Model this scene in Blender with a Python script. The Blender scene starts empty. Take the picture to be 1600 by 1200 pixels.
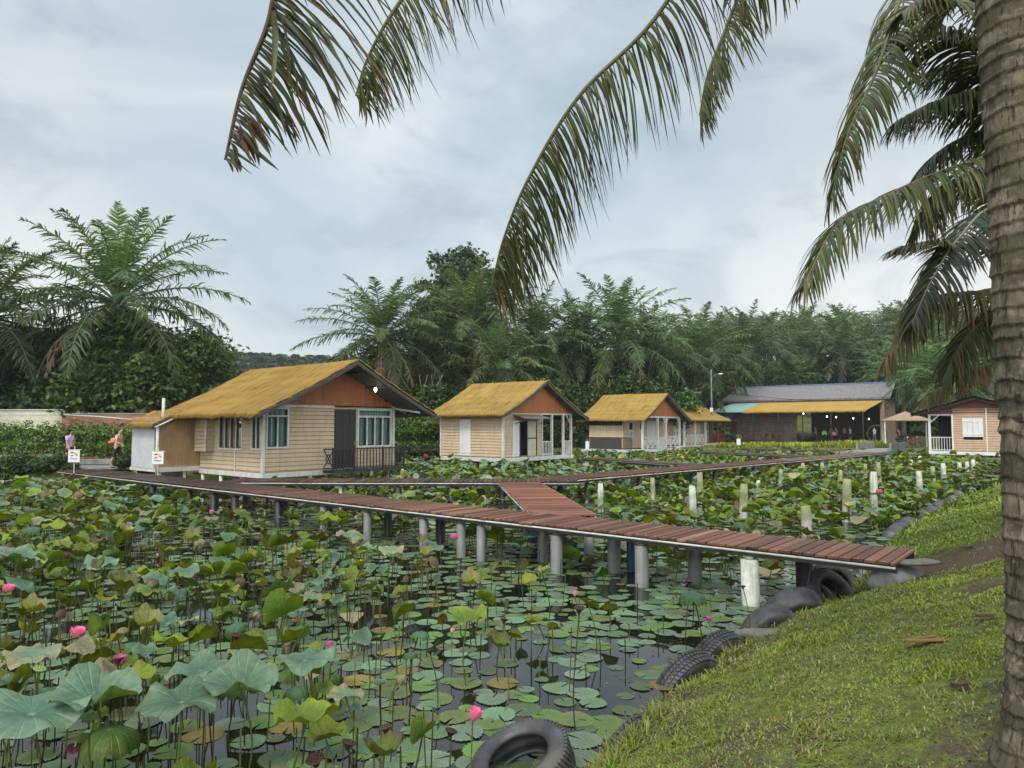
import bpy, math, random
import numpy as np
from mathutils import Vector, Matrix, Euler
R = math.radians
random.seed(7)
rng = np.random.default_rng(11)
scene = bpy.context.scene
col = scene.collection
# ------------------------------------------------------------------ camera
F_PX = 1110.0
PITCH = math.atan(64 / F_PX)
EYE = 2.76
cd = bpy.data.cameras.new('camera'); cam = bpy.data.objects.new('camera', cd); col.objects.link(cam)
cam.location = (0, 0, EYE)
cam.rotation_euler = (math.pi / 2 + PITCH, 0, 0)
cd.sensor_width = 36; cd.lens = 36 * F_PX / 1600
cd.clip_start = 0.05; cd.clip_end = 6000
scene.camera = cam
# ------------------------------------------------------------------ world, sun, exposure
SUN_EL, SUN_AZ = R(52), R(205)          # azimuth clockwise from +Y: behind the camera, a little left
w = bpy.data.worlds.new("World"); scene.world = w; w.use_nodes = True
nt = w.node_tree; N = nt.nodes; L = nt.links; N.clear()
out = N.new('ShaderNodeOutputWorld')
sky = N.new('ShaderNodeTexSky'); sky.sky_type = 'NISHITA'; sky.sun_disc = False
sky.sun_elevation = SUN_EL; sky.sun_rotation = SUN_AZ; sky.air_density = 1.2; sky.dust_density = 3.0
bg1 = N.new('ShaderNodeBackground'); bg1.inputs[1].default_value = 0.10
L.new(sky.outputs[0], bg1.inputs[0])
tc = N.new('ShaderNodeTexCoord')
def wmath(op, a, b=None, c=None, clamp=False):
    n = N.new('ShaderNodeMath'); n.operation = op; n.use_clamp = clamp
    for i, x in enumerate((a, b, c)):
        if x is None: continue
        if isinstance(x, (int, float)): n.inputs[i].default_value = x
        else: L.new(x, n.inputs[i])
    return n.outputs[0]
def wnoise(scale, detail, rough, zs, off=(0, 0, 0), dist=0.0):
    m = N.new('ShaderNodeMapping'); m.inputs['Scale'].default_value = (1, 1, zs); m.inputs['Location'].default_value = off
    L.new(tc.outputs['Generated'], m.inputs[0])
    n = N.new('ShaderNodeTexNoise'); n.inputs['Scale'].default_value = scale
    n.inputs['Detail'].default_value = detail; n.inputs['Roughness'].default_value = rough; n.inputs['Distortion'].default_value = dist
    L.new(m.outputs[0], n.inputs[0]); return n.outputs[0]
def wdot(v):
    n = N.new('ShaderNodeVectorMath'); n.operation = 'DOT_PRODUCT'
    L.new(tc.outputs['Generated'], n.inputs[0]); v = Vector(v).normalized(); n.inputs[1].default_value = v
    return n.outputs['Value']
def wramp(fac, stops):
    n = N.new('ShaderNodeValToRGB'); L.new(fac, n.inputs[0])
    e = n.color_ramp.elements
    while len(e) < len(stops): e.new(0.5)
    for i, (p, c) in enumerate(stops):
        e[i].position = p; e[i].color = (*c, 1)
    return n.outputs[0]
def wmix(f, a, b, bt='MIX'):
    n = N.new('ShaderNodeMix'); n.data_type = 'RGBA'; n.blend_type = bt
    for i, x in ((0, f), (6, a), (7, b)):
        if isinstance(x, (int, float)): n.inputs[i].default_value = x
        elif isinstance(x, tuple): n.inputs[i].default_value = (*x, 1)
        else: L.new(x, n.inputs[i])
    return n.outputs[2]
sep = N.new('ShaderNodeSeparateXYZ'); L.new(tc.outputs['Generated'], sep.inputs[0])
el = sep.outputs[2]
big = wnoise(1.6, 5, 0.55, 2.2, (2.3, 0.4, 0.0), 0.4)
fine = wnoise(4.5, 8, 0.6, 2.0, (0.7, 1.2, 0.3), 0.6)
# layered cloud: pale near the horizon, grey blue overhead
base = wramp(el, [(0.0, (0.78, 0.76, 0.71)), (0.16, (0.62, 0.635, 0.63)), (0.36, (0.43, 0.475, 0.505)), (0.8, (0.50, 0.54, 0.57))])
d1 = wramp(wdot((-0.10, 1, 0.36)), [(0.90, (0, 0, 0)), (0.995, (1, 1, 1))])
blue = wmix(wmath('MULTIPLY', d1, 0.9), base, (0.265, 0.365, 0.44))
brt = wramp(big, [(0.44, (0, 0, 0)), (0.66, (1, 1, 1))])
c2 = wmix(wmath('MULTIPLY', brt, 0.8), blue, (0.62, 0.64, 0.64))
drk = wramp(fine, [(0.53, (0, 0, 0)), (0.66, (1, 1, 1))])
c3 = wmix(wmath('MULTIPLY', drk, 0.55), c2, (0.30, 0.345, 0.395))
# sky gain raised behind and above the camera to brighten the house fronts
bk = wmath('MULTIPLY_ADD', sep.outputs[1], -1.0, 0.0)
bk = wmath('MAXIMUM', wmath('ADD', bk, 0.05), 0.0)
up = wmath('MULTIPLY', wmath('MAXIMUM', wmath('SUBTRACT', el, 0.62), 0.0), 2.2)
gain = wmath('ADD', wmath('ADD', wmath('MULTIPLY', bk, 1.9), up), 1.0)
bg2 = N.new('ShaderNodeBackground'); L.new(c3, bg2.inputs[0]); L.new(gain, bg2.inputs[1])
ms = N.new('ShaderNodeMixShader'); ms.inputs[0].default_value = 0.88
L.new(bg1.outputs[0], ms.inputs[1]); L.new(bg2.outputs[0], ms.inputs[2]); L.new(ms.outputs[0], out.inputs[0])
sd = bpy.data.lights.new('sun', 'SUN'); sd.energy = 1.5; sd.angle = R(14); sd.color = (1.0, 0.93, 0.82)
sun = bpy.data.objects.new('sun', sd); col.objects.link(sun)
_sv = Vector((math.sin(SUN_AZ) * math.cos(SUN_EL), math.cos(SUN_AZ) * math.cos(SUN_EL), math.sin(SUN_EL)))
sun.rotation_euler = _sv.to_track_quat('Z', 'Y').to_euler()
scene.view_settings.view_transform = 'Standard'; scene.view_settings.look = 'None'
scene.view_settings.exposure = 0.62; scene.view_settings.gamma = 1.0
scene.cycles.max_bounces = 6; scene.cycles.diffuse_bounces = 3; scene.cycles.glossy_bounces = 3
scene.cycles.transmission_bounces = 3; scene.cycles.transparent_max_bounces = 6; scene.cycles.volume_bounces = 0
scene.cycles.use_denoising = True
scene.cycles.caustics_reflective = False; scene.cycles.caustics_refractive = False

# ------------------------------------------------------------------ helpers
def ray(px, py):
    dx, du = (px - 800) / F_PX, (600 - py) / F_PX
    c, s = math.cos(PITCH), math.sin(PITCH)
    return Vector((dx, c - du * s, s + du * c))
def at(px, py, D=None, z=None):
    """point seen at photo pixel (px, py), at depth D metres or at height z"""
    r = ray(px, py)
    t = D / r.y if D is not None else (z - EYE) / r.z
    return Vector((0, 0, EYE)) + r * t
def project(x, y, z):
    c, s = math.cos(PITCH), math.sin(PITCH)
    zz = z - EYE
    f = y * c + zz * s; u = -y * s + zz * c
    return 800 + F_PX * x / f, 600 - F_PX * u / f, f
def tag(o, label=None, cat=None, group=None, kind=None):
    if label: o['label'] = label
    if cat: o['category'] = cat
    if group: o['group'] = group
    if kind: o['kind'] = kind
    return o
def empty(name, loc, rz=0.0, label=None, cat=None, group=None, rot=None):
    o = bpy.data.objects.new(name, None); col.objects.link(o); o.location = loc
    o.rotation_euler = rot if rot else (0, 0, rz); o.empty_display_size = 0.1
    return tag(o, label, cat, group)
def copy_tree(o, parent=None):
    c = o.copy(); col.objects.link(c)
    if parent is not None: c.parent = parent
    for ch in list(o.children): copy_tree(ch, c)
    return c
def link(name, me, mats, parent=None, smooth=False):
    for m in (mats if isinstance(mats, (list, tuple)) else [mats]): me.materials.append(m)
    if smooth: me.shade_smooth()
    o = bpy.data.objects.new(name, me); col.objects.link(o)
    if parent is not None: o.parent = parent
    return o
def np_mesh(name, V, Fq, colr=None, uv=None, mat_idx=None):
    """V (n,3); Fq (m,k) single face size, or list of such arrays"""
    me = bpy.data.meshes.new(name)
    V = np.ascontiguousarray(V, dtype=np.float32)
    Fs = Fq if isinstance(Fq, list) else [Fq]
    Fs = [np.asarray(f, dtype=np.int32) for f in Fs if len(f)]
    me.vertices.add(len(V)); me.vertices.foreach_set('co', V.ravel())
    idx = np.concatenate([f.ravel() for f in Fs])
    tot = np.concatenate([np.full(len(f), f.shape[1], dtype=np.int32) for f in Fs])
    st = np.concatenate([[0], np.cumsum(tot)[:-1]]).astype(np.int32)
    me.loops.add(len(idx)); me.loops.foreach_set('vertex_index', idx)
    me.polygons.add(len(tot)); me.polygons.foreach_set('loop_start', st)
    try: me.polygons.foreach_set('loop_total', tot)
    except Exception: pass
    if mat_idx is not None: me.polygons.foreach_set('material_index', np.asarray(mat_idx, dtype=np.int32))
    if colr is not None:
        a = me.color_attributes.new('Col', 'FLOAT_COLOR', 'POINT')
        c = np.ones((len(V), 4), dtype=np.float32); c[:, :3] = colr; a.data.foreach_set('color', c.ravel())
    if uv is not None:
        u = me.uv_layers.new(name='UVMap')
        u.data.foreach_set('uv', np.asarray(uv, dtype=np.float32)[idx].ravel())
    me.update(calc_edges=True)
    return me
class MB:
    def __init__(s): s.v = []; s.f = []; s.m = []; s.c = []; s.n = 0
    def add(s, V, Fc, mi=0, c=None):
        s.v.extend([tuple(p) for p in V]); s.f.extend([tuple(i + s.n for i in f) for f in Fc]); s.m.extend([mi] * len(Fc))
        s.c.extend([c or (1, 1, 1)] * len(V)); s.n += len(V); return s
    def box(s, x0, x1, y0, y1, z0, z1, mi=0, c=None):
        V = [(x, y, z) for z in (z0, z1) for y in (y0, y1) for x in (x0, x1)]
        return s.add(V, [(0, 2, 3, 1), (4, 5, 7, 6), (0, 1, 5, 4), (2, 6, 7, 3), (0, 4, 6, 2), (1, 3, 7, 5)], mi, c)
    def bar(s, a, b, w_=0.05, h=None, mi=0, c=None):
        """square-section bar from a to b"""
        a = Vector(a); b = Vector(b); h = h or w_; d = (b - a)
        if d.length < 1e-6: return s
        d.normalize(); up = Vector((0, 0, 1)) if abs(d.z) < 0.95 else Vector((0, 1, 0))
        x = d.cross(up).normalized(); y = x.cross(d).normalized()
        V = []
        for p in (a, b):
            for i, j in ((-1, -1), (1, -1), (1, 1), (-1, 1)): V.append(p + x * i * w_ / 2 + y * j * h / 2)
        return s.add(V, [(3, 2, 1, 0), (4, 5, 6, 7), (0, 1, 5, 4), (1, 2, 6, 5), (2, 3, 7, 6), (3, 0, 4, 7)], mi, c)
    def tube(s, pts, rad, n=8, mi=0, c=None, cap=True):
        pts = [Vector(p) for p in pts]; k = len(pts)
        rads = rad if isinstance(rad, (list, tuple)) else [rad] * k
        V = []; Fc = []
        for i, p in enumerate(pts):
            d = (pts[min(i + 1, k - 1)] - pts[max(i - 1, 0)]).normalized()
            up = Vector((0, 0, 1)) if abs(d.z) < 0.95 else Vector((0, 1, 0))
            x = d.cross(up).normalized(); y = x.cross(d).normalized()
            for j in range(n):
                a = 2 * math.pi * j / n; V.append(p + (x * math.cos(a) + y * math.sin(a)) * rads[i])
        for i in range(k - 1):
            for j in range(n):
                j2 = (j + 1) % n; Fc.append((i * n + j, i * n + j2, (i + 1) * n + j2, (i + 1) * n + j))
        if cap: Fc.append(tuple(range(n - 1, -1, -1))); Fc.append(tuple((k - 1) * n + j for j in range(n)))
        return s.add(V, Fc, mi, c)
    def poly(s, pts, mi=0, c=None): return s.add(pts, [tuple(range(len(pts)))], mi, c)
    def prism(s, outline, y0, y1, mi=0, c=None):
        """outline in (x, z), extruded along y"""
        n = len(outline); V = [(x, y0, z) for x, z in outline] + [(x, y1, z) for x, z in outline]
        Fc = [tuple(range(n)), tuple(range(2 * n - 1, n - 1, -1))] + [(i, i + n, (i + 1) % n + n, (i + 1) % n) for i in range(n)]
        return s.add(V, Fc, mi, c)
    def build(s, name, mats, parent=None, smooth=False, bevel=0):
        me = bpy.data.meshes.new(name); me.from_pydata(s.v, [], s.f)
        if any(c != (1, 1, 1) for c in s.c):
            a = me.color_attributes.new('Col', 'FLOAT_COLOR', 'POINT')
            a.data.foreach_set('color', np.array([(*c, 1) for c in s.c], dtype=np.float32).ravel())
        me.polygons.foreach_set('material_index', s.m); me.update()
        o = link(name, me, mats, parent, smooth)
        if bevel:
            b = o.modifiers.new('b', 'BEVEL'); b.width = bevel; b.segments = 2; b.limit_method = 'ANGLE'
        return o
def _h(ix, iy, seed):
    n = (ix.astype(np.int64) * 374761393 + iy.astype(np.int64) * 668265263 + seed * 982451653) & 0x7fffffff
    n = ((n ^ (n >> 13)) * 1274126177) & 0x7fffffff
    return ((n ^ (n >> 16)) & 0xffff) / 65535.0
def vn(x, y, seed=0):
    x = np.asarray(x, float); y = np.asarray(y, float)
    ix, iy = np.floor(x), np.floor(y); fx, fy = x - ix, y - iy
    fx = fx * fx * (3 - 2 * fx); fy = fy * fy * (3 - 2 * fy)
    a, b, c, d = _h(ix, iy, seed), _h(ix + 1, iy, seed), _h(ix, iy + 1, seed), _h(ix + 1, iy + 1, seed)
    return (a * (1 - fx) + b * fx) * (1 - fy) + (c * (1 - fx) + d * fx) * fy
def fbm(x, y, seed=0, o=4):
    s = 0; a = 0.5
    for k in range(o): s = s + a * vn(x * 2 ** k, y * 2 ** k, seed + k); a *= 0.5
    return s / (1 - 0.5 ** o)
def sstep(a, b, x):
    t = np.clip((x - a) / (b - a), 0, 1); return t * t * (3 - 2 * t)

# ------------------------------------------------------------------ materials
class NT:
    def __init__(s, name):
        s.m = bpy.data.materials.new(name); s.m.use_nodes = True; s.n = s.m.node_tree.nodes; s.l = s.m.node_tree.links
        s.p = s.n['Principled BSDF']; s.out = s.n['Material Output']
    def node(s, t, **k):
        n = s.n.new(t)
        for a, b in k.items(): setattr(n, a, b)
        return n
    def put(s, sock, x):
        if isinstance(x, (int, float)): sock.default_value = x
        elif isinstance(x, tuple): sock.default_value = (*x, 1) if len(x) == 3 and len(sock.default_value) == 4 else x
        else: s.l.new(x, sock)
    def coord(s, kind='Object', scale=(1, 1, 1)):
        t = s.node('ShaderNodeTexCoord'); m = s.node('ShaderNodeMapping'); m.inputs['Scale'].default_value = scale
        s.l.new(t.outputs[kind], m.inputs[0]); return m.outputs[0]
    def noise(s, vec, scale, detail=4, rough=0.55, dist=0):
        n = s.node('ShaderNodeTexNoise'); s.put(n.inputs['Scale'], scale); s.put(n.inputs['Detail'], detail)
        s.put(n.inputs['Roughness'], rough); s.put(n.inputs['Distortion'], dist)
        if vec is not None: s.l.new(vec, n.inputs['Vector'])
        return n.outputs[0]
    def ramp(s, f, stops):
        n = s.node('ShaderNodeValToRGB'); s.put(n.inputs[0], f); e = n.color_ramp.elements
        while len(e) < len(stops): e.new(0.5)
        for i, (p, c) in enumerate(stops):
            e[i].position = p; e[i].color = (*c, 1) if isinstance(c, tuple) else (c, c, c, 1)
        return n.outputs[0]
    def mix(s, f, a, b, bt='MIX'):
        n = s.node('ShaderNodeMix'); n.data_type = 'RGBA'; n.blend_type = bt
        s.put(n.inputs[0], f); s.put(n.inputs[6], a); s.put(n.inputs[7], b); return n.outputs[2]
    def math(s, op, a, b=0.0, clamp=False):
        n = s.node('ShaderNodeMath', operation=op); n.use_clamp = clamp; s.put(n.inputs[0], a); s.put(n.inputs[1], b); return n.outputs[0]
    def attr(s, name='Col'):
        n = s.node('ShaderNodeAttribute'); n.attribute_name = name; return n.outputs['Color']
    def rand(s): return s.node('ShaderNodeObjectInfo').outputs['Random']
    def bump(s, h, strength=0.3, dist=0.02):
        b = s.node('ShaderNodeBump'); b.inputs['Strength'].default_value = strength; b.inputs['Distance'].default_value = dist
        s.put(b.inputs['Height'], h); s.l.new(b.outputs[0], s.p.inputs['Normal']); return b.outputs[0]
    def done(s, c=None, rough=0.6, metal=0.0, spec=None):
        if c is not None: s.put(s.p.inputs['Base Color'], c)
        s.put(s.p.inputs['Roughness'], rough); s.put(s.p.inputs['Metallic'], metal)
        if spec is not None: s.put(s.p.inputs['Specular IOR Level'], spec)
        return s.m
def paint(name, c, rough=0.55, dirt=0.25, dc=None, scale=3.0, spec=0.4, bump=0.1):
    """paint with uneven dirt and streaks"""
    t = NT(name); v = t.coord(); n = t.noise(v, scale, 6, 0.62); st = t.noise(t.coord(scale=(7, 7, 0.6)), 2.0, 4, 0.6)
    f = t.ramp(t.math('MULTIPLY', n, st), [(0.16, 1.0), (0.36, 0.0)])
    dcol = dc or tuple(x * 0.45 for x in c)
    cc = t.mix(t.math('MULTIPLY', f, dirt), c, dcol)
    cc = t.mix(0.25, cc, t.ramp(n, [(0.3, tuple(x * 0.7 for x in c)), (0.7, tuple(min(1, x * 1.15) for x in c))]))
    t.bump(t.noise(v, 60, 3), bump, 0.004)
    return t.done(cc, rough, 0, spec)
def flat(name, c, rough=0.6, metal=0.0, spec=0.4):
    t = NT(name); v = t.coord(); n = t.noise(v, 9, 4)
    cc = t.ramp(n, [(0.3, tuple(x * 0.8 for x in c)), (0.7, tuple(min(1, x * 1.12) for x in c))])
    return t.done(cc, rough, metal, spec)
def leafmat(name, rough=0.5, trans=0.3, spec=0.35, vein=False, gloss_noise=False, tint=(1.25, 1.2, 0.6)):
    """foliage: colour from the mesh's own leaf colours; each plant a little different"""
    t = NT(name); c = t.attr()
    hs = t.node('ShaderNodeHueSaturation'); t.l.new(c, hs.inputs['Color'])
    r = t.rand(); hs.inputs['Saturation'].default_value = 1.04
    t.put(hs.inputs['Hue'], t.math('ADD', t.math('MULTIPLY', r, 0.03), 0.485))
    t.put(hs.inputs['Value'], t.math('ADD', t.math('MULTIPLY', r, 0.45), 0.72)); c = hs.outputs[0]
    if vein:
        uvn = t.node('ShaderNodeTexCoord'); sp = t.node('ShaderNodeSeparateXYZ'); t.l.new(uvn.outputs['UV'], sp.inputs[0])
        u, vv = sp.outputs[0], sp.outputs[1]
        wv = t.math('ABSOLUTE', t.math('SUBTRACT', t.math('FRACT', t.math('MULTIPLY', u, 21.0)), 0.5))
        wd = t.math('DIVIDE', wv, t.math('ADD', vv, 0.05)) if False else wv
        line = t.ramp(wd, [(0.0, 1.0), (0.05, 0.55), (0.13, 0.0)])
        ctr = t.ramp(vv, [(0.03, 1.0), (0.10, 0.0)])
        big = t.noise(t.coord('Object', (6, 6, 6)), 1.0, 5)
        c = t.mix(t.math('MULTIPLY', line, 0.55), c, t.mix(0.45, c, (0.34, 0.42, 0.24)))
        c = t.mix(t.math('MULTIPLY', ctr, 0.5), c, (0.30, 0.38, 0.20))
        c = t.mix(0.3, c, t.mix(1.0, c, t.ramp(big, [(0.3, 0.25), (0.7, 1.55)]), 'MULTIPLY'))
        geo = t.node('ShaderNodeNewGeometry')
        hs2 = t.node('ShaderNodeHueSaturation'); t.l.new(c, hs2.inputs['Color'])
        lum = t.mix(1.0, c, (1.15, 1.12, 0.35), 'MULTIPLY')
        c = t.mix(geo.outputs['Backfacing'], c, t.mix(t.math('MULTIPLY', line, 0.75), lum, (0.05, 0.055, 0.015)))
        t.bump(t.math('ADD', t.math('MULTIPLY', line, -0.6), big), 0.5, 0.02)
        if gloss_noise:
            vor = t.node('ShaderNodeTexVoronoi'); t.l.new(t.coord('Object', (1, 1, 1)), vor.inputs['Vector']); vor.inputs['Scale'].default_value = 16
            nz = t.noise(t.coord('Object'), 3.0, 2)
            thr = t.math('MULTIPLY', t.ramp(nz, [(0.48, 0.0), (0.85, 1.0)]), 0.20)
            spk = t.math('LESS_THAN', vor.outputs['Distance'], thr)
            spk = t.math('MULTIPLY', spk, t.math('LESS_THAN', t.node('ShaderNodeNewGeometry').outputs['Backfacing'], 0.5))
            c = t.mix(t.math('MULTIPLY', spk, 0.75), c, (0.72, 0.80, 0.78))
            t.put(t.p.inputs['Roughness'], t.math('SUBTRACT', rough, t.math('MULTIPLY', spk, rough - 0.12)))
    t.put(t.p.inputs['Base Color'], c)
    if not gloss_noise: t.p.inputs['Roughness'].default_value = rough
    t.p.inputs['Specular IOR Level'].default_value = spec
    tr = t.node('ShaderNodeBsdfTranslucent'); t.l.new(t.mix(1.0, c, tint, 'MULTIPLY'), tr.inputs[0])
    mx = t.node('ShaderNodeMixShader'); mx.inputs[0].default_value = trans
    t.l.new(t.p.outputs[0], mx.inputs[1]); t.l.new(tr.outputs[0], mx.inputs[2]); t.l.new(mx.outputs[0], t.out.inputs[0])
    return t.m
M = {}
def siding_mat():
    t = NT('beige painted boards'); v = t.coord()
    n = t.noise(v, 1.3, 5, 0.6); f = t.noise(t.coord(scale=(1, 1, 9)), 5, 6, 0.7); big = t.noise(v, 0.45, 3)
    c = t.ramp(n, [(0.3, (0.49, 0.375, 0.24)), (0.7, (0.59, 0.465, 0.32))])
    oi = t.node('ShaderNodeTexCoord'); sp = t.node('ShaderNodeSeparateXYZ'); t.l.new(oi.outputs['Object'], sp.inputs[0])
    bd = t.node('ShaderNodeTexWhiteNoise'); bd.noise_dimensions = '1D'
    t.l.new(t.math('FLOOR', t.math('DIVIDE', sp.outputs[2], 0.165)), bd.inputs['W'])
    c = t.mix(0.22, c, t.mix(1.0, c, t.ramp(bd.outputs['Value'], [(0.0, 0.72), (1.0, 1.2)]), 'MULTIPLY'))
    low = t.ramp(sp.outputs[2], [(0.95 / 4, 1.0), (1.9 / 4, 0.0)])
    zz = t.math('DIVIDE', sp.outputs[2], 4.0); low = t.ramp(zz, [(0.24, 1.0), (0.42, 0.0)])
    peel = t.ramp(t.math('MULTIPLY', f, t.math('ADD', t.math('MULTIPLY', low, 0.22), 0.84)), [(0.585, 0.0), (0.61, 1.0)])
    peel = t.math('MULTIPLY', peel, t.ramp(big, [(0.45, 0.0), (0.55, 1.0)]))
    c = t.mix(t.math('MULTIPLY', peel, 0.8), c, (0.24, 0.17, 0.11))
    stv = t.noise(t.coord(scale=(6, 6, .5)), 2.0, 5, 0.65); c = t.mix(t.math('MULTIPLY', t.ramp(stv, [(0.5, 0.0), (0.68, 1.0)]), .4), c, (0.22, 0.165, 0.10))
    t.bump(t.math('ADD', f, t.math('MULTIPLY', peel, -0.5)), 0.25, 0.006)
    return t.done(c, 0.62, 0, 0.3)
def thatch_mat(name, a, b, d):
    t = NT(name); v = t.coord()
    at_ = t.attr()
    n = t.noise(t.coord(scale=(9, 30, 9)), 3.0, 6, 0.75); n2 = t.noise(v, 0.7, 4); n3 = t.noise(t.coord(scale=(4, 60, 4)), 3, 3, 0.7)
    c = t.ramp(n, [(0.28, d), (0.45, a), (0.68, b)])
    c = t.mix(0.35, c, t.mix(1.0, c, t.ramp(n2, [(0.3, 0.7), (0.7, 1.25)]), 'MULTIPLY'))
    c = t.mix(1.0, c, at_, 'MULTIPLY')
    t.bump(t.math('ADD', n, n3), 0.9, 0.035)
    return t.done(c, 0.75, 0, 0.15)
def corrug(name, c, c2, scale=1.0, rough=0.5, metal=0.0):
    t = NT(name); n = t.noise(t.coord(scale=(3, 3, 0.5)), 2.0, 6, 0.65)
    cc = t.ramp(n, [(0.32, c2), (0.62, c)]); t.bump(t.noise(t.coord(), 40, 3), 0.1, 0.005)
    return t.done(cc, rough, metal)
def deck_mat():
    t = NT('wet reddish hardwood'); c = t.attr()
    g = t.noise(t.coord(scale=(2.5, 40, 10)), 2.2, 6, 0.7); st = t.noise(t.coord(), 0.55, 4, 0.6)
    c = t.mix(0.55, c, t.mix(1.0, c, t.ramp(g, [(0.3, 0.45), (0.7, 1.5)]), 'MULTIPLY'))
    c = t.mix(0.6, c, t.mix(1.0, c, t.ramp(st, [(0.35, 0.55), (0.6, 1.15)]), 'MULTIPLY'))
    t.bump(g, 0.35, 0.006); t.put(t.p.inputs['Roughness'], t.ramp(st, [(0.35, 0.34), (0.65, 0.62)]))
    t.put(t.p.inputs['Base Color'], c); t.p.inputs['Specular IOR Level'].default_value = 0.22
    return t.m
def brick_mat(name, a, b, mortar, sc=1.0):
    t = NT(name); tcn = t.node('ShaderNodeTexCoord'); sp = t.node('ShaderNodeSeparateXYZ'); t.l.new(tcn.outputs['Object'], sp.inputs[0])
    cb = t.node('ShaderNodeCombineXYZ'); t.l.new(t.math('ADD', sp.outputs[0], sp.outputs[1]), cb.inputs[0]); t.l.new(sp.outputs[2], cb.inputs[1])
    br = t.node('ShaderNodeTexBrick'); t.l.new(cb.outputs[0], br.inputs['Vector'])
    br.inputs['Color1'].default_value = (*a, 1); br.inputs['Color2'].default_value = (*b, 1); br.inputs['Mortar'].default_value = (*mortar, 1)
    br.inputs['Scale'].default_value = 1.0; br.inputs['Brick Width'].default_value = 0.24; br.inputs['Row Height'].default_value = 0.085; br.inputs['Mortar Size'].default_value = 0.009
    n = t.noise(t.coord(), 1.5, 5); c = t.mix(0.5, br.outputs[0], t.mix(1.0, br.outputs[0], t.ramp(n, [(0.3, 0.5), (0.7, 1.4)]), 'MULTIPLY'))
    t.bump(br.outputs['Fac'], -0.4, 0.01); return t.done(c, 0.85)
def glass_mat():
    t = NT('dark window glass'); return t.done((0.02, 0.03, 0.03), 0.06, 0, 0.6)
def build_mats():
    M['siding'] = siding_mat()
    M['siding_pink'] = paint('pinkish beige boards', (0.50, 0.345, 0.225), 0.6, 0.3, None, 2.0)
    M['teal_frame'] = flat('greenish frame', (0.12, 0.22, 0.20), 0.5)
    M['wood_dark'] = flat('dark wicker', (0.07, 0.045, 0.025), 0.7)
    M['tan_sheet'] = paint('tan canvas', (0.30, 0.22, 0.14), 0.8, 0.5)
    M['white_panel'] = paint('pale grey white sheet', (0.50, 0.53, 0.54), 0.5, 0.3)
    M['plaster'] = paint('stained ochre plaster', (0.42, 0.27, 0.14), 0.8, 0.6, (0.20, 0.13, 0.08), 1.2, 0.2, 0.3)
    M['white'] = paint('white paint', (0.66, 0.66, 0.62), 0.5, 0.5, (0.26, 0.27, 0.22), 2.5)
    M['white_clean'] = paint('clean white paint', (0.70, 0.71, 0.70), 0.4, 0.2, None, 2.5)
    M['dark'] = paint('charcoal paint', (0.035, 0.036, 0.04), 0.45, 0.3, (0.02, 0.02, 0.02))
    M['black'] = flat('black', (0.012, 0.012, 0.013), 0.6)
    M['rust'] = corrug('orange brown sheet', (0.40, 0.125, 0.035), (0.28, 0.08, 0.025), 1, 0.5)
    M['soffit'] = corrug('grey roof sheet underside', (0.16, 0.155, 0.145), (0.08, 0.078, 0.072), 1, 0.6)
    M['zinc'] = corrug('weathered zinc roof', (0.22, 0.215, 0.215), (0.11, 0.10, 0.10), 1, 0.45, 0.3)
    M['blue_trim'] = flat('blue ridge flashing', (0.12, 0.25, 0.5), 0.5)
    M['thatch'] = thatch_mat('golden palm thatch', (0.33, 0.205, 0.050), (0.44, 0.285, 0.078), (0.14, 0.08, 0.02))
    M['thatch_pale'] = thatch_mat('ochre palm thatch', (0.36, 0.235, 0.058), (0.46, 0.32, 0.095), (0.17, 0.10, 0.03))
    M['deck'] = deck_mat()
    M['post_grey'] = paint('grey pipe post', (0.19, 0.20, 0.205), 0.55, 0.7, (0.10, 0.11, 0.08), 3)
    M['post_white'] = paint('white pipe post', (0.60, 0.61, 0.56), 0.6, 0.9, (0.16, 0.18, 0.07), 3.5)
    t = NT('mossy old post'); n = t.noise(t.coord(), 4, 5); sp = t.node('ShaderNodeSeparateXYZ'); t.l.new(t.coord(), sp.inputs[0])
    up_ = t.ramp(t.math('ADD', sp.outputs[2], t.math('MULTIPLY', n, .9)), [(0.75, 0.0), (1.0, 1.0)])
    c = t.mix(t.math('MULTIPLY', up_, .85), t.ramp(n, [(0.3, (0.36, 0.36, 0.32)), (0.6, (0.58, 0.58, 0.54))]), t.ramp(n, [(0.3, (0.10, 0.12, 0.03)), (0.7, (0.26, 0.28, 0.10))]))
    t.bump(n, 0.5, 0.01); M['post_mossy'] = t.done(c, 0.85)
    M['post_black'] = paint('black pipe post', (0.018, 0.019, 0.021), 0.5, 0.5, (0.05, 0.05, 0.04), 3)
    M['post_blue'] = paint('blue pipe post', (0.022, 0.06, 0.125), 0.55, 0.5, (0.02, 0.03, 0.03), 3)
    M['pipe_white'] = flat('white plastic pipe', (0.50, 0.50, 0.46), 0.5)
    M['pipe_grey'] = flat('grey plastic pipe', (0.22, 0.23, 0.23), 0.4)
    M['glass'] = glass_mat()
    M['curtain'] = flat('pale teal curtain', (0.24, 0.42, 0.42), 0.9)
    t = NT('pleated teal curtain'); wv = t.node('ShaderNodeTexWave'); wv.inputs['Scale'].default_value = 5.5; wv.inputs['Distortion'].default_value = 1.2
    mp = t.coord(scale=(1, 1, 0.08)); t.l.new(mp, wv.inputs['Vector'])
    c = t.ramp(wv.outputs[0], [(0.1, (0.22, 0.40, 0.40)), (0.8, (0.60, 0.76, 0.72))]); t.bump(wv.outputs[0], 0.5, 0.03); M['curtain'] = t.done(c, 0.5)
    M['brick'] = brick_mat('red brick', (0.33, 0.12, 0.075), (0.24, 0.085, 0.055), (0.22, 0.17, 0.14))
    M['brick_dull'] = brick_mat('dull brick', (0.30, 0.19, 0.14), (0.22, 0.14, 0.10), (0.22, 0.19, 0.16))
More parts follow.
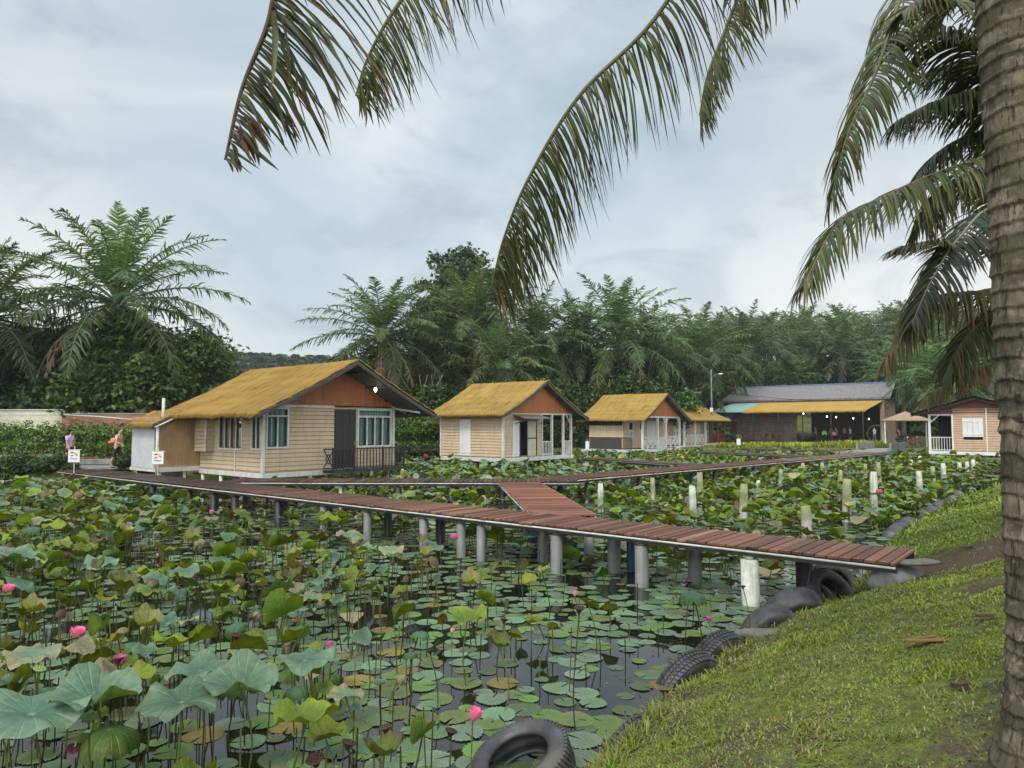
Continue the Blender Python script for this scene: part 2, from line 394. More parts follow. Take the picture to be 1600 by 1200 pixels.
    M['cream'] = paint('cream metal sheet', (0.56, 0.53, 0.42), 0.5, 0.3)
    M['concrete'] = paint('weathered concrete', (0.27, 0.28, 0.27), 0.85, 0.7, (0.09, 0.095, 0.085), 1.4, 0.2, 0.4)
    M['stone'] = paint('rough pale stone', (0.20, 0.19, 0.165), 0.9, 0.8, (0.07, 0.07, 0.055), 3, 0.2, 0.6)
    M['rubber'] = None
    t = NT('old tyre rubber'); n = t.noise(t.coord(), 5, 6); c = t.ramp(n, [(0.35, (0.022, 0.023, 0.027)), (0.7, (0.075, 0.077, 0.082))])
    mud = t.ramp(t.noise(t.coord(), 2.2, 5), [(0.56, 0.0), (0.68, 1.0)]); c = t.mix(t.math('MULTIPLY', mud, 0.6), c, (0.13, 0.115, 0.08))
    t.bump(n, 0.3, 0.004); M['rubber'] = t.done(c, 0.5, 0, 0.45)
    M['wood_red'] = paint('reddish brown timber', (0.17, 0.055, 0.035), 0.6)
    M['teal_sheet'] = corrug('pale teal roof sheet', (0.22, 0.38, 0.34), (0.15, 0.27, 0.25), 1, 0.5)
    M['tan'] = thatch_mat('tan thatch', (0.30, 0.21, 0.12), (0.40, 0.29, 0.17), (0.18, 0.12, 0.07))
    M['leaf'] = leafmat('foliage', 0.5, 0.28, 0.35)
    M['lotus'] = leafmat('lotus leaf', 0.5, 0.16, 0.26, vein=True, gloss_noise=True)
    M['lily'] = leafmat('lily pad', 0.42, 0.05, 0.3, vein=True, gloss_noise=True)
    M['stem'] = leafmat('stem', 0.5, 0.05, 0.3)
    M['petal'] = leafmat('petal', 0.45, 0.35, 0.3, tint=(1.0, 0.9, 1.0))
    M['frond'] = leafmat('coconut frond', 0.42, 0.30, 0.4)
    M['grass'] = leafmat('short grass', 0.6, 0.25, 0.2)
    M['bark'] = paint('palm bark', (0.15, 0.13, 0.10), 0.9, 0.9, (0.05, 0.048, 0.035), 4, 0.15, 0.8)
    t = NT('lit bulb'); t.p.inputs['Emission Color'].default_value = (1, 0.93, 0.75, 1); t.p.inputs['Emission Strength'].default_value = 7; M['bulb'] = t.done((1, 1, 1))
    M['skin'] = flat('skin', (0.46, 0.27, 0.18), 0.55)
    M['hair'] = flat('dark hair', (0.015, 0.012, 0.01), 0.5)
build_mats()
cloth_cache = {}
def cloth(c):
    if c not in cloth_cache: cloth_cache[c] = flat('cloth %d' % len(cloth_cache), c, 0.85)
    return cloth_cache[c]
# ------------------------------------------------------------------ pond outline and terrain
POND = [(-7, -7), (-1.2, 3.2), (.45, 5.6), (1.2, 6.8), (2.26, 8.3), (3.3, 9.75), (5.3, 11.6), (7.0, 13.9), (9.1, 17.2), (12.9, 22),
        (17.5, 27.5), (21, 31), (25, 33), (36, 36), (50, 44), (52, 54), (34, 56), (29, 55.5), (26, 57.5), (22, 60), (17, 59.5), (12, 62), (7, 57.5), (3, 52), (-3, 46),
        (-8, 40), (-12.5, 34.5), (-16.6, 31.0), (-19, 29.6), (-23, 30.5), (-30, 31), (-46, 30), (-70, 12), (-50, -25)]
PP = np.array(POND, float)
def pond_sd(X, Y):
    """signed distance: negative inside the pond"""
    X = np.asarray(X, float); Y = np.asarray(Y, float)
    d2 = np.full(X.shape, 1e9); ins = np.zeros(X.shape, bool)
    for i in range(len(PP)):
        a = PP[i]; b = PP[(i + 1) % len(PP)]; e = b - a
        t = np.clip(((X - a[0]) * e[0] + (Y - a[1]) * e[1]) / (e @ e), 0, 1)
        d2 = np.minimum(d2, (X - a[0] - t * e[0]) ** 2 + (Y - a[1] - t * e[1]) ** 2)
        c = ((a[1] > Y) != (b[1] > Y)) & (X < (b[0] - a[0]) * (Y - a[1]) / (b[1] - a[1] + 1e-12) + a[0])
        ins ^= c
    d = np.sqrt(d2); return np.where(ins, -d, d)
def hill(X, Y):
    az = np.degrees(np.arctan2(X, np.maximum(Y, 1)))
    r = np.hypot(X, Y)
    right = 15.5 * sstep(80, 165, r) * sstep(3, 17, az) + 3.0 * sstep(150, 210, r) * sstep(6, 20, az)
    left = 23.0 * sstep(190, 330, r) * (1 - sstep(4, 14, az)) * (0.75 + 0.4 * vn(az * 0.12 + 7, az * 0, 5))
    return np.where(Y > 0, right + left, 0)
def ground_z(X, Y):
    d = pond_sd(X, Y) + (fbm(np.asarray(X) * .9, np.asarray(Y) * .9, 3) - .5) * .35
    near = (np.asarray(X) > -3) & (np.asarray(Y) < 45) & (np.asarray(X) + 4 > (np.asarray(Y) - 20) * .55)
    top = np.where(near, 1.15 - .42 * sstep(12, 25, np.asarray(Y)), 0.82)
    wd = np.where(near, 3.1, 1.1)
    t = np.clip(d / wd, 0, 1)
    z = np.where(d > 0, 0.04 + (top - .04) * (1 - (1 - t) ** np.where(near, 1.3, 1.7)), np.maximum(-1.0, d * 0.8))
    bump = (fbm(np.asarray(X) * 1.7, np.asarray(Y) * 1.7, 9) - .5) * .10 * sstep(0, .6, d)
    return z + bump + hill(X, Y)
def axis(segs):
    o = []
    for a, b, st in segs: o.extend(np.arange(a, b, st))
    return np.array(o)
gx = axis([(-1500, -300, 80), (-300, -90, 10), (-90, -30, 2.0), (-30, -2, .7), (-2, 11, .16), (11, 30, .5), (30, 90, 2.0), (90, 300, 8), (300, 1501, 80)])
gy = axis([(-600, -60, 60), (-60, -4, 4), (-4, 2, .5), (2, 20, .16), (20, 64, .6), (64, 120, 2.5), (120, 360, 7), (360, 2400, 90)])
GX, GY = np.meshgrid(gx, gy); GZ = ground_z(GX, GY)
ni, nj = len(gx), len(gy)
V = np.stack([GX, GY, GZ], -1).reshape(-1, 3)
ii, jj = np.meshgrid(np.arange(ni - 1), np.arange(nj - 1)); q = (jj * ni + ii).ravel()
Fq = np.stack([q, q + 1, q + 1 + ni, q + ni], -1)
t = NT('earth and turf'); v = t.coord()
n1 = t.noise(v, 0.55, 6, 0.65); n2 = t.noise(v, 7, 6, 0.7); n3 = t.noise(v, 40, 3, 0.7)
soil = t.ramp(n3, [(0.3, (0.045, 0.036, 0.026)), (0.7, (0.13, 0.105, 0.075))])
turf = t.ramp(n2, [(0.3, (0.055, 0.075, 0.02)), (0.7, (0.16, 0.20, 0.045))])
c = t.mix(t.ramp(t.math('ADD', t.math('MULTIPLY', n1, .6), t.math('MULTIPLY', n2, .4)), [(0.44, 0.0), (0.54, 1.0)]), soil, turf)
sp = t.node('ShaderNodeSeparateXYZ'); t.l.new(v, sp.inputs[0])
mud = t.ramp(sp.outputs[2], [(0.0, 1.0), (0.25, 0.0)]); c = t.mix(t.math('MULTIPLY', mud, .8), c, (0.035, 0.032, 0.022))
def blob(cx, cy, rx, ry):
    a = t.math('DIVIDE', t.math('SUBTRACT', sp.outputs[0], cx), rx); b = t.math('DIVIDE', t.math('SUBTRACT', sp.outputs[1], cy), ry)
    return t.math('ADD', t.math('ADD', t.math('MULTIPLY', a, a), t.math('MULTIPLY', b, b)), t.math('MULTIPLY', n2, .9))
pat = t.ramp(t.math('MULTIPLY', blob(7.3, 10.7, 2.3, 1.5), .5), [(0.55, 1.0), (0.8, 0.0)])
c = t.mix(pat, c, t.ramp(n3, [(0.3, (0.05, 0.036, 0.025)), (0.7, (0.15, 0.11, 0.075))]))
t.bump(t.math('ADD', n2, n3), 0.8, 0.03)
tag(link('ground', np_mesh('ground', V, Fq), t.done(c, 0.95, 0, 0.1), smooth=True), kind='structure')
# water
t = NT('dark pond water'); v = t.coord()
b_ = t.bump(t.noise(v, 1.2, 3, 0.5), 0.03, 0.02)
fr = t.ramp(t.noise(v, 3.0, 5, 0.7), [(0.5, (0.008, 0.010, 0.006)), (0.8, (0.022, 0.024, 0.012))])
t.p.inputs['IOR'].default_value = 1.36
wm = t.done(fr, 0.035, 0, 0.8)
me = bpy.data.meshes.new('pond_water'); wp = [(-70, -25), (-5, -25), (6, 3), (14, 17), (25, 27), (55, 38), (55, 66), (-60, 66), (-80, 30)]
me.from_pydata([(x, y, 0.0) for x, y in wp], [], [tuple(range(len(wp)))]); me.update()
tag(link('pond_water', me, wm), kind='structure')

# ------------------------------------------------------------------ foliage generators (numpy)
class Acc:
    """gathers strips of leaf quads"""
    def __init__(s): s.V = []; s.F = []; s.C = []; s.UV = []; s.n = 0
    def add(s, V, F, C, UV=None):
        s.V.append(V); s.F.append(F + s.n); s.C.append(C); s.n += len(V)
        if UV is not None: s.UV.append(UV)
    def mesh(s, name):
        return np_mesh(name, np.concatenate(s.V), np.concatenate(s.F), np.concatenate(s.C), np.concatenate(s.UV) if s.UV else None)
def norm(a): return a / np.maximum(np.linalg.norm(a, axis=-1, keepdims=True), 1e-9)
def strips(acc, P, W, wd, colr):
    """P (n,k,3) centre lines, W (n,k,3) width directions, wd (n,k) half widths, colr (n,k,3)"""
    n, k, _ = P.shape
    A = P + W * wd[..., None]; B = P - W * wd[..., None]
    V = np.stack([A, B], 2).reshape(-1, 3); C = np.repeat(colr.reshape(-1, 3), 2, axis=0)
    base = (np.arange(n) * k * 2)[:, None] + (np.arange(k - 1) * 2)[None, :]
    F = np.stack([base, base + 1, base + 3, base + 2], -1).reshape(-1, 4)
    acc.add(V, F, C)
def tube_np(acc, P, r, colr, n=4):
    P = np.asarray(P, float); k = len(P)
    T = norm(np.gradient(P, axis=0)); up = np.array([0.13, 0.07, 1.0]); X = norm(np.cross(T, up)); Y = norm(np.cross(X, T))
    a = np.arange(n) * 2 * np.pi / n
    V = (P[:, None] + (X[:, None] * np.cos(a)[None, :, None] + Y[:, None] * np.sin(a)[None, :, None]) * np.asarray(r).reshape(-1, 1, 1)).reshape(-1, 3)
    i, j = np.meshgrid(np.arange(k - 1), np.arange(n), indexing='ij'); j2 = (j + 1) % n
    F = np.stack([i * n + j, i * n + j2, (i + 1) * n + j2, (i + 1) * n + j], -1).reshape(-1, 4)
    acc.add(V, F, np.tile(np.asarray(colr, float), (len(V), 1)))
def spline(pts, m):
    pts = np.asarray(pts, float); n = len(pts)
    P = np.vstack([2 * pts[0] - pts[1], pts, 2 * pts[-1] - pts[-2]])
    u = np.linspace(0, n - 1, m); i = np.minimum(u.astype(int), n - 2); f = (u - i)[:, None]
    p0, p1, p2, p3 = P[i], P[i + 1], P[i + 2], P[i + 3]
    return .5 * ((2 * p1) + (-p0 + p2) * f + (2 * p0 - 5 * p1 + 4 * p2 - p3) * f ** 2 + (-p0 + 3 * p1 - 3 * p2 + p3) * f ** 3)
def palm_frond(acc, base, az, e0, Lf, bend, r, nl=50, ll=1.0, lw=.035, colr=(.05, .09, .03), droop=.5, k=3, plum=.5):
    m = 16; s = np.linspace(0, 1, m); e = e0 - bend * s ** 1.25
    d = np.stack([np.cos(e) * np.cos(az), np.cos(e) * np.sin(az), np.sin(e)], -1)
    P = np.asarray(base) + np.vstack([[0, 0, 0], np.cumsum(d[:-1] * Lf / (m - 1), axis=0)])
    tube_np(acc, P, np.linspace(.075, .016, m), np.array(colr) * 1.7 + .03, 3)
    u = np.linspace(.16, .995, nl); u = np.clip(u + r.uniform(-.5, .5, nl) / nl * .6, .1, .998)
    u = np.concatenate([u, u]); sg = np.repeat([1., -1.], nl); n = 2 * nl
    keep = r.random(n) > .05; u, sg = u[keep], sg[keep]; n = len(u)
    f = u * (m - 1); i = np.minimum(f.astype(int), m - 2); w_ = (f - i)[:, None]
    Q = P[i] * (1 - w_) + P[i + 1] * w_; T = norm(d[i] * (1 - w_) + d[np.minimum(i + 1, m - 1)] * w_)
    side = norm(np.cross(T, [0, 0, 1.])) * sg[:, None]; nrm = np.cross(side, T) * sg[:, None]
    pl = r.uniform(-plum, plum + .25, n)[:, None]
    dirn = norm(side + T * (.35 + .9 * u[:, None] ** 3) + nrm * pl + r.normal(0, .08, (n, 3)))
    Ls = ll * np.clip(np.sin(np.pi * np.clip(u * .86 + .12, 0, 1)) ** .6, .25, 1) * r.uniform(.8, 1.1, n)
    st = np.linspace(0, 1, k)[None, :, None]
    g = np.array([0, 0, -1.]); dr = droop * r.uniform(.6, 1.4, n)[:, None, None]
    LP = Q[:, None] + dirn[:, None] * Ls[:, None, None] * st * (1 - .25 * dr * st) + g * Ls[:, None, None] * st ** 2 * dr
    Wd = norm(np.cross(dirn, nrm + r.normal(0, .4, (n, 3))))[:, None].repeat(k, 1)
    prof = np.interp(np.linspace(0, 1, k), [0, .4, 1], [.55, 1, .12])[None, :] * lw * r.uniform(.8, 1.2, n)[:, None]
    cc = np.asarray(colr)[None, None] * r.uniform(.7, 1.35, n)[:, None, None] * np.ones((1, k, 1))
    strips(acc, LP, Wd, prof, cc)
def oil_palm_crown(name, seed, nf=40, Lf=6.3, nl=56, ll=1.05, dead=5, lw=.045, spike=1.0):
    r = np.random.default_rng(seed); acc = Acc()
    for i in range(nf):
        q = (i + .5) / nf; az = i * 2.39996 + r.normal(0, .12)
        e0 = R(88) - R(104) * q ** .9 + r.normal(0, .07)
        young = 1 - q
        colr = np.array([.090, .142, .052]) * (1.32 - .85 * q) * r.uniform(.55, 1.35) + np.array([.022, .018, 0]) * (r.random() < .25)
        L_ = Lf * (.72 + .28 * min(1, q * 2.5)) * r.uniform(.9, 1.08)
        bs = np.array([math.cos(az) * .28 * q, math.sin(az) * .28 * q, .5 * (1 - q)])
        palm_frond(acc, bs, az, e0, L_, R(34) + R(26) * q * r.uniform(.5, 1.5) + R(26) * r.random() ** 2, r, nl, ll * r.uniform(.8, 1.0), lw, colr, .12 + .40 * q, 3, .5)
    for i in range(dead):
        az = r.uniform(0, 6.28)
        palm_frond(acc, (math.cos(az) * .3, math.sin(az) * .3, -.3), az, R(-25), Lf * .75, R(55), r, nl // 2, ll * .6, lw, (.14, .10, .06), 1.0, 3, .5)
    return acc.mesh(name)
def clump(acc, c, rad, n, size, cols, r, flatten=1.0, shell=.55):
    """n leaf-sized quads spread through an ellipsoid, denser towards its outside"""
    d = norm(r.normal(0, 1, (n, 3))); rr = r.uniform(0, 1, n) ** (1 - shell)
    lump = 1 + .35 * np.sin(d[:, 0] * 5 + c[0]) * np.sin(d[:, 1] * 4 + c[1] * 2) + .2 * np.sin(d[:, 2] * 7 + c[2])
    P = np.asarray(c) + d * np.asarray(rad) * (rr * lump)[:, None]
    nr = norm(d * .5 + r.normal(0, .55, (n, 3)) + [0, 0, .5]); a = norm(np.cross(nr, r.normal(0, 1, (n, 3)))); b = np.cross(nr, a)
    sz = size * r.uniform(.6, 1.4, n)[:, None]
    V = np.stack([P - a * sz, P - b * sz * .55 + nr * sz * .12, P + a * sz, P + b * sz * .55 + nr * sz * .12], 1).reshape(-1, 3)
    cols = np.asarray(cols); ci = cols[r.integers(0, len(cols), n)] * r.uniform(.7, 1.3, n)[:, None]
    acc.add(V, np.arange(4 * n).reshape(-1, 4), np.repeat(ci, 4, axis=0))
DARKG = [(.034, .066, .022), (.045, .088, .028), (.024, .046, .018), (.062, .11, .032)]
MIDG = [(.06, .12, .03), (.085, .155, .035), (.045, .085, .022), (.12, .18, .04)]
YELG = [(.20, .22, .04), (.13, .18, .035), (.26, .26, .06), (.08, .13, .03)]
HILLG = [(.05, .085, .035), (.065, .105, .045), (.04, .07, .03)]

crowns = [oil_palm_crown('palm_crown', 20 + i) for i in range(5)]
crowns_far = [oil_palm_crown('palm_crown_far', 60 + i, 32, 5.8, 24, 1.2, 2, .09) for i in range(5)]
for m_ in crowns + crowns_far: m_.materials.append(M['leaf'])
def palm_trunk_mesh(seed, h=1.0, r0=.32, vine=0):
    mb = MB(); rr = random.Random(seed); k = 14
    mb.tube([(rr.uniform(-.03, .03), rr.uniform(-.03, .03), h * i / (k - 1)) for i in range(k)], [r0 * (1.15 - .1 * i / k + rr.uniform(-.06, .06)) for i in range(k)], 10)
    return mb
def ball_mesh():
    mb = palm_trunk_mesh(3); return mb
def oil_palm(px, py, D, label, scale=1.0, variant=0, rz=0.0, group=None, trunk_r=.34, far=False, tilt=0.0, x=None, y=None, z=None):
    if x is None: p = at(px, py, D=D); x, y, z = p
    g = float(ground_z(np.array([x]), np.array([y]))[0]); h = z - g
    root = empty('oil_palm', (x, y, g), rz, label, 'palm tree', group)
    mb = palm_trunk_mesh(variant, h + .3, trunk_r * (scale ** .5)); mb.build('trunk', M['bark'], root, True)
    o = bpy.data.objects.new('crown', (crowns_far if far else crowns)[variant % 5]); col.objects.link(o); o.parent = root
    o.location = (0, 0, h); o.scale = (scale,) * 3; o.rotation_euler = (tilt, 0, 0)
    return root, h
# --- creeper coats on trunks, as a part of the palm
def vine_part(root, h, r, n, seed, cols=MIDG, size=.17, name='creeper'):
    r_ = np.random.default_rng(seed); a = Acc()
    k = max(3, int(h / 1.1))
    for i in range(k):
        z = h * (i + .4) / k; rr = r * (1.0 + .5 * r_.random()) * (1.25 - .5 * i / k)
        clump(a, (r_.normal(0, .25), r_.normal(0, .25), z), (rr, rr, h / k * .85), n // k, size, cols, r_, shell=.7)
    for i in range(12):      # hanging strands
        az = r_.uniform(0, 6.28); zz = r_.uniform(.5, 1) * h; L_ = r_.uniform(.2, .5) * h; q = np.linspace(0, 1, 8)
        P = np.stack([np.cos(az) * r * (1.1 + .2 * np.sin(q * 6)), np.sin(az) * r * 1.2 + 0 * q, zz - q * L_], -1)
        tube_np(a, P, np.full(8, .03), (.07, .08, .035), 3)
    o = link(name, a.mesh(name), M['leaf'], root); return o
# --- the big palm on the left, and the row behind the houses
rt, h = oil_palm(183, 478, 45, 'tall oil palm draped in creepers at the left, its arching fronds above the dark thicket', 1.28, 0, .3)
vine_part(rt, h * .93, 1.5, 9000, 5)
rt, h = oil_palm(-22, 500, 43, 'oil palm cut by the left edge, dark fronds reaching in beside the tall creeper palm', 1.1, 1, 1.1)
vine_part(rt, h * .8, 1.0, 3000, 6, DARKG)
rt, h = oil_palm(598, 530, 60, 'oil palm with upright crown standing directly behind the largest thatched house', 1.12, 2, .5)
vine_part(rt, h * .95, 2.0, 9000, 7)
row = [(735, 525, 66, 1.12, 3, 0.2, 'oil palm with creeper covered trunk in front of the tall open broadleaf tree'),
       (838, 545, 68, .95, 4, 2.1, 'oil palm rising behind the ridge of the second thatched house'),
       (905, 560, 72, 1.05, 0, 3.3, 'oil palm between the second and third thatched houses, its crown low and wide'),
       (968, 548, 70, 1.18, 1, .9, 'bushy oil palm with steep top fronds behind the third thatched house'),
       (1018, 565, 76, 1.0, 2, 4.0, 'oil palm tucked behind the right shoulder of the bushy palm by the third house'),
       (1092, 570, 84, 1.15, 3, 5.2, 'oil palm with spreading fronds just left of the thin utility pole'),
       (1170, 560, 97, 1.15, 4, 1.5, 'oil palm standing above the left end of the long zinc roof'),
       (662, 590, 64, .9, 0, 2.8, 'low oil palm in the gap between the first two thatched houses'),
       (782, 590, 62, .8, 1, 5.0, 'short oil palm filling the space above the second thatched roof')]
for px, py, D, s, vr, rz, lab in row:
    s *= 1.14; py -= 10
    rt, h = oil_palm(px, py, D, lab, s, vr, rz)
    vine_part(rt, h * .9, 1.5 * s, 5500, int(px), DARKG + MIDG)
for i, (px, py, D, s, vr, rz, lab) in enumerate([(1408, 590, 78, .95, 2, 1.0, 'oil palm with drooping dark fronds beside the right end of the zinc roof'),
       (1475, 600, 66, .9, 3, 2.2, 'low oil palm behind the tan thatched shelter'), (1545, 560, 74, 1.05, 4, .3, 'oil palm half hidden by the ringed coconut trunk'),
       (1440, 560, 92, 1.05, 0, 2.9, 'oil palm on the slope above the tan thatched shelter')]):
    oil_palm(px, py, D, lab, s, vr, rz)
# plantation on the slope
HG = 'oil palms of the plantation on the slope'
r_ = np.random.default_rng(5); cand = []
for yy in np.arange(84, 215, 9.0):
    for xx in np.arange(-10, 190, 9.0):
        x_ = xx + r_.normal(0, 1.6) + (4.5 if int(yy / 9) % 2 else 0); y_ = yy + r_.normal(0, 1.6)
        g = float(ground_z(np.array([x_]), np.array([y_]))[0]); px, py, f = project(x_, y_, g + 8)
        if 660 < px < 1590 and not (y_ < 96 and 1120 < px < 1400): cand.append((x_, y_, g))
r_.shuffle(cand)
trunk_me = palm_trunk_mesh(9, 8.0, .33); _t0 = trunk_me.build('trunk', M['bark'], None, True); tm = _t0.data; bpy.data.objects.remove(_t0)
for i, (x_, y_, g) in enumerate(sorted(cand, key=lambda c: c[1])[:200]):
    s = r_.uniform(.8, 1.1)
    root = empty('oil_palm', (x_, y_, g - .2), r_.uniform(0, 6.28), 'oil palm among many alike on the plantation slope beyond the zinc roofed hall', 'palm tree', HG)
    root.scale = (s,) * 3
    o = bpy.data.objects.new('trunk', tm); col.objects.link(o); o.parent = root
    hh = r_.uniform(5.2, 7.6); o.scale = (1, 1, hh / 8)
    o = bpy.data.objects.new('crown', crowns_far[i % 5]); col.objects.link(o); o.parent = root; o.location = (0, 0, hh)
# undergrowth at the foot of the plantation and palms
a = Acc(); r_ = np.random.default_rng(8)
for i in range(190):
    px = r_.uniform(560, 1620); D = r_.uniform(76, 130); p = at(px, 640, D=D); g = float(ground_z(np.array([p.x]), np.array([p.y]))[0])
    if 1120 < px < 1400 and D < 96: continue
    clump(a, (p.x, p.y, g + .8), (4.0, 2.5, r_.uniform(1.4, 3.2)), 420, .42, DARKG, r_)
for i in range(120):
    px = r_.uniform(-60, 560); D = r_.uniform(62, 120); p = at(px, 640, D=D); g = float(ground_z(np.array([p.x]), np.array([p.y]))[0])
    clump(a, (p.x, p.y, g + .8), (5.0, 2.5, r_.uniform(1.4, 2.8)), 300, .45, DARKG, r_)
tag(link('undergrowth', a.mesh('undergrowth'), M['leaf']), kind='stuff')
# far wooded hill
a = Acc(); r_ = np.random.default_rng(18)
for i in range(1500):
    px = r_.uniform(-80, 1050); D = r_.uniform(200, 345); x_ = (px - 800) / F_PX * D; g = float(ground_z(np.array([x_]), np.array([D]))[0])
    if i % 3: palm = True
    for j in range(14):
        az = r_.uniform(0, 6.28); q = np.linspace(0, 1, 5)[None, :, None]; e = r_.uniform(.2, 1.3)
        d = np.array([math.cos(az) * math.cos(e), math.sin(az) * math.cos(e), math.sin(e)])
        P = np.array([x_, D, g + 6.5]) + d * q * 5.5 + np.array([0, 0, -3.2]) * q ** 2
        strips(a, P.reshape(1, 5, 3), norm(np.cross(d, [0, 0, 1.])).reshape(1, 1, 3).repeat(5, 1), np.array([[.5, .95, .9, .6, .1]]), np.array(HILLG[j % 3])[None, None].repeat(5, 1))
    clump(a, (x_, D, g + 4), (3.5, 3.5, 3), 40, 1.0, HILLG, r_)
tag(link('far_wooded_hill', a.mesh('far_wooded_hill'), M['leaf']), kind='stuff')

# ------------------------------------------------------------------ broadleaf trees and thickets
def broadleaf(px, py_top, D, label, w_, crown_h, nclump, nleaf, size, cols, seed, gap=1.0, name='broadleaf_tree', base_py=None, open_=False):
    r_ = np.random.default_rng(seed); p = at(px, py_top, D=D); g = float(ground_z(np.array([p.x]), np.array([p.y]))[0]); H = p.z - g
    root = empty(name, (p.x, p.y, g), 0, label, 'tree')
    a = Acc(); mb = MB()
    mb.tube([(0, 0, -.2), (.1, 0, H * .3), (-.1, .1, H * .6), (.1, 0, H * .85)], [H * .028, H * .022, H * .015, H * .008], 9)
    for i in range(nclump):
        az = i * 2.4 + r_.normal(0, .3); q = (i + .5) / nclump
        zz = H - crown_h * (1 - q) * r_.uniform(.8, 1.0) - size
        rad = w_ * .5 * math.sin(min(1, .25 + (1 - q) * 1.0) * math.pi * .62) * r_.uniform(.45, 1.0)
        c = np.array([math.cos(az) * rad, math.sin(az) * rad, zz])
        cr = w_ * r_.uniform(.10, .17) * gap
        clump(a, c, (cr, cr, cr * .6), nleaf, size, cols, r_, shell=.35)
        st = max(.25 * H, zz - rad * .8 - 1)
        mb.tube([(0, 0, st), tuple(c * [.5, .5, 0] + [0, 0, (st + zz) / 2 + .1]), tuple(c)], [H * .009, H * .006, .03], 5)
    mb.build('trunk', M['bark'], root, True); link('crown', a.mesh('crown'), M['leaf'], root)
    return root
broadleaf(722, 392, 78, 'tall open crowned broadleaf tree rising above the palms behind the second house', 10.5, 10, 46, 170, .27, [(.04, .075, .03), (.055, .095, .04)], 31)
broadleaf(690, 470, 80, 'smaller broadleaf tree with loose crown at the left foot of the tall open one', 9, 8, 34, 170, .26, [(.04, .075, .03), (.05, .09, .035)], 35)
broadleaf(860, 520, 86, 'broadleaf tree showing through the palms right of the tall open one', 9, 9, 34, 170, .28, [(.045, .08, .03), (.05, .09, .035)], 36)
for i, (px, pt, D, w_, lab, cols) in enumerate([(30, 528, 50, 12, 'dark dense tree above the cream metal fence at the left edge', DARKG),
        (95, 520, 48, 10, 'blackish green tree between the left edge and the creeper palm', DARKG),
        (262, 520, 49, 11, 'leafy tree with bright tips right of the creeper palm', MIDG), (318, 575, 54, 8, 'rounded green tree ending the thicket above the thatched roof', MIDG),
        (-50, 520, 52, 12, 'dark tree running out of the frame on the left', DARKG), (200, 560, 44, 8, 'leafy tree over the brick wall at the foot of the creeper palm', MIDG)]):
    broadleaf(px, pt, D, lab, w_, 8.5, 70, 330, .17, cols, 50 + i, 1.25)
# dense creeper-covered thickets between the palms and the houses
def thicket(px, D, w_, h, label, seed, cols=DARKG, n=9000, size=.16, y_off=0):
    p = at(px, 660, D=D); g = float(ground_z(np.array([p.x]), np.array([p.y]))[0]); r_ = np.random.default_rng(seed)
    root = empty('thicket', (p.x, p.y, g), 0, label, 'thicket'); a = Acc(); k = 16
    for i in range(k):
        f = r_.random(); cx = r_.uniform(-.5, .5) * w_
        clump(a, (cx, r_.normal(0, .7), h * f * r_.uniform(.35, .95)), (w_ * .17, 1.2, h * .2), n // k, size, cols, r_)
    mb = MB()
    for i in range(6): mb.tube([(r_.uniform(-.4, .4) * w_, .5, -.2), (r_.uniform(-.4, .4) * w_, .5, h * .8)], [.10, .04], 6)
    mb.build('stems', M['bark'], root); link('foliage', a.mesh('foliage'), M['leaf'], root); return root
for i, (px, D, w_, h, lab) in enumerate([(640, 57, 7, 7.5, 'creeper clad thicket behind the right eave of the largest house'), (712, 60, 8, 6.5, 'creeper clad thicket above the ridge start of the second house'),
        (790, 61, 8, 7.0, 'dark creeper thicket over the middle of the second roof'), (865, 62, 8, 6.8, 'dark creeper thicket right of the second roof'),
        (935, 64, 8, 7.6, 'tall curtain of creepers above the third roof'), (1005, 66, 8, 6.8, 'creeper thicket behind the gable of the third house'),
        (1070, 86, 10, 6.4, 'green thicket above the paired small thatched roofs'), (1135, 96, 8, 6.0, 'thicket at the left end of the zinc roofed hall'),
        (560, 62, 7, 6.0, 'creeper clad thicket hidden behind the largest roof ridge')]):
    thicket(px, D, w_, h, lab, 100 + i, DARKG + MIDG if i % 2 else DARKG + MIDG[:2])
for i, (px, D, lab) in enumerate([(-30, 46, 'lowest dark thicket at the left edge behind the cream fence'), (45, 45, 'dark thicket right behind the cream metal fence'),
        (125, 43.5, 'dark thicket behind the left part of the brick wall'), (215, 43, 'leafy thicket behind the brick wall, near the thatched roof edge'), (290, 47, 'leafy thicket showing over the thatched roof of the largest house')]):
    thicket(px, D, 6.5, 5.2, lab, 140 + i, DARKG if i < 3 else MIDG, 10000, .13)
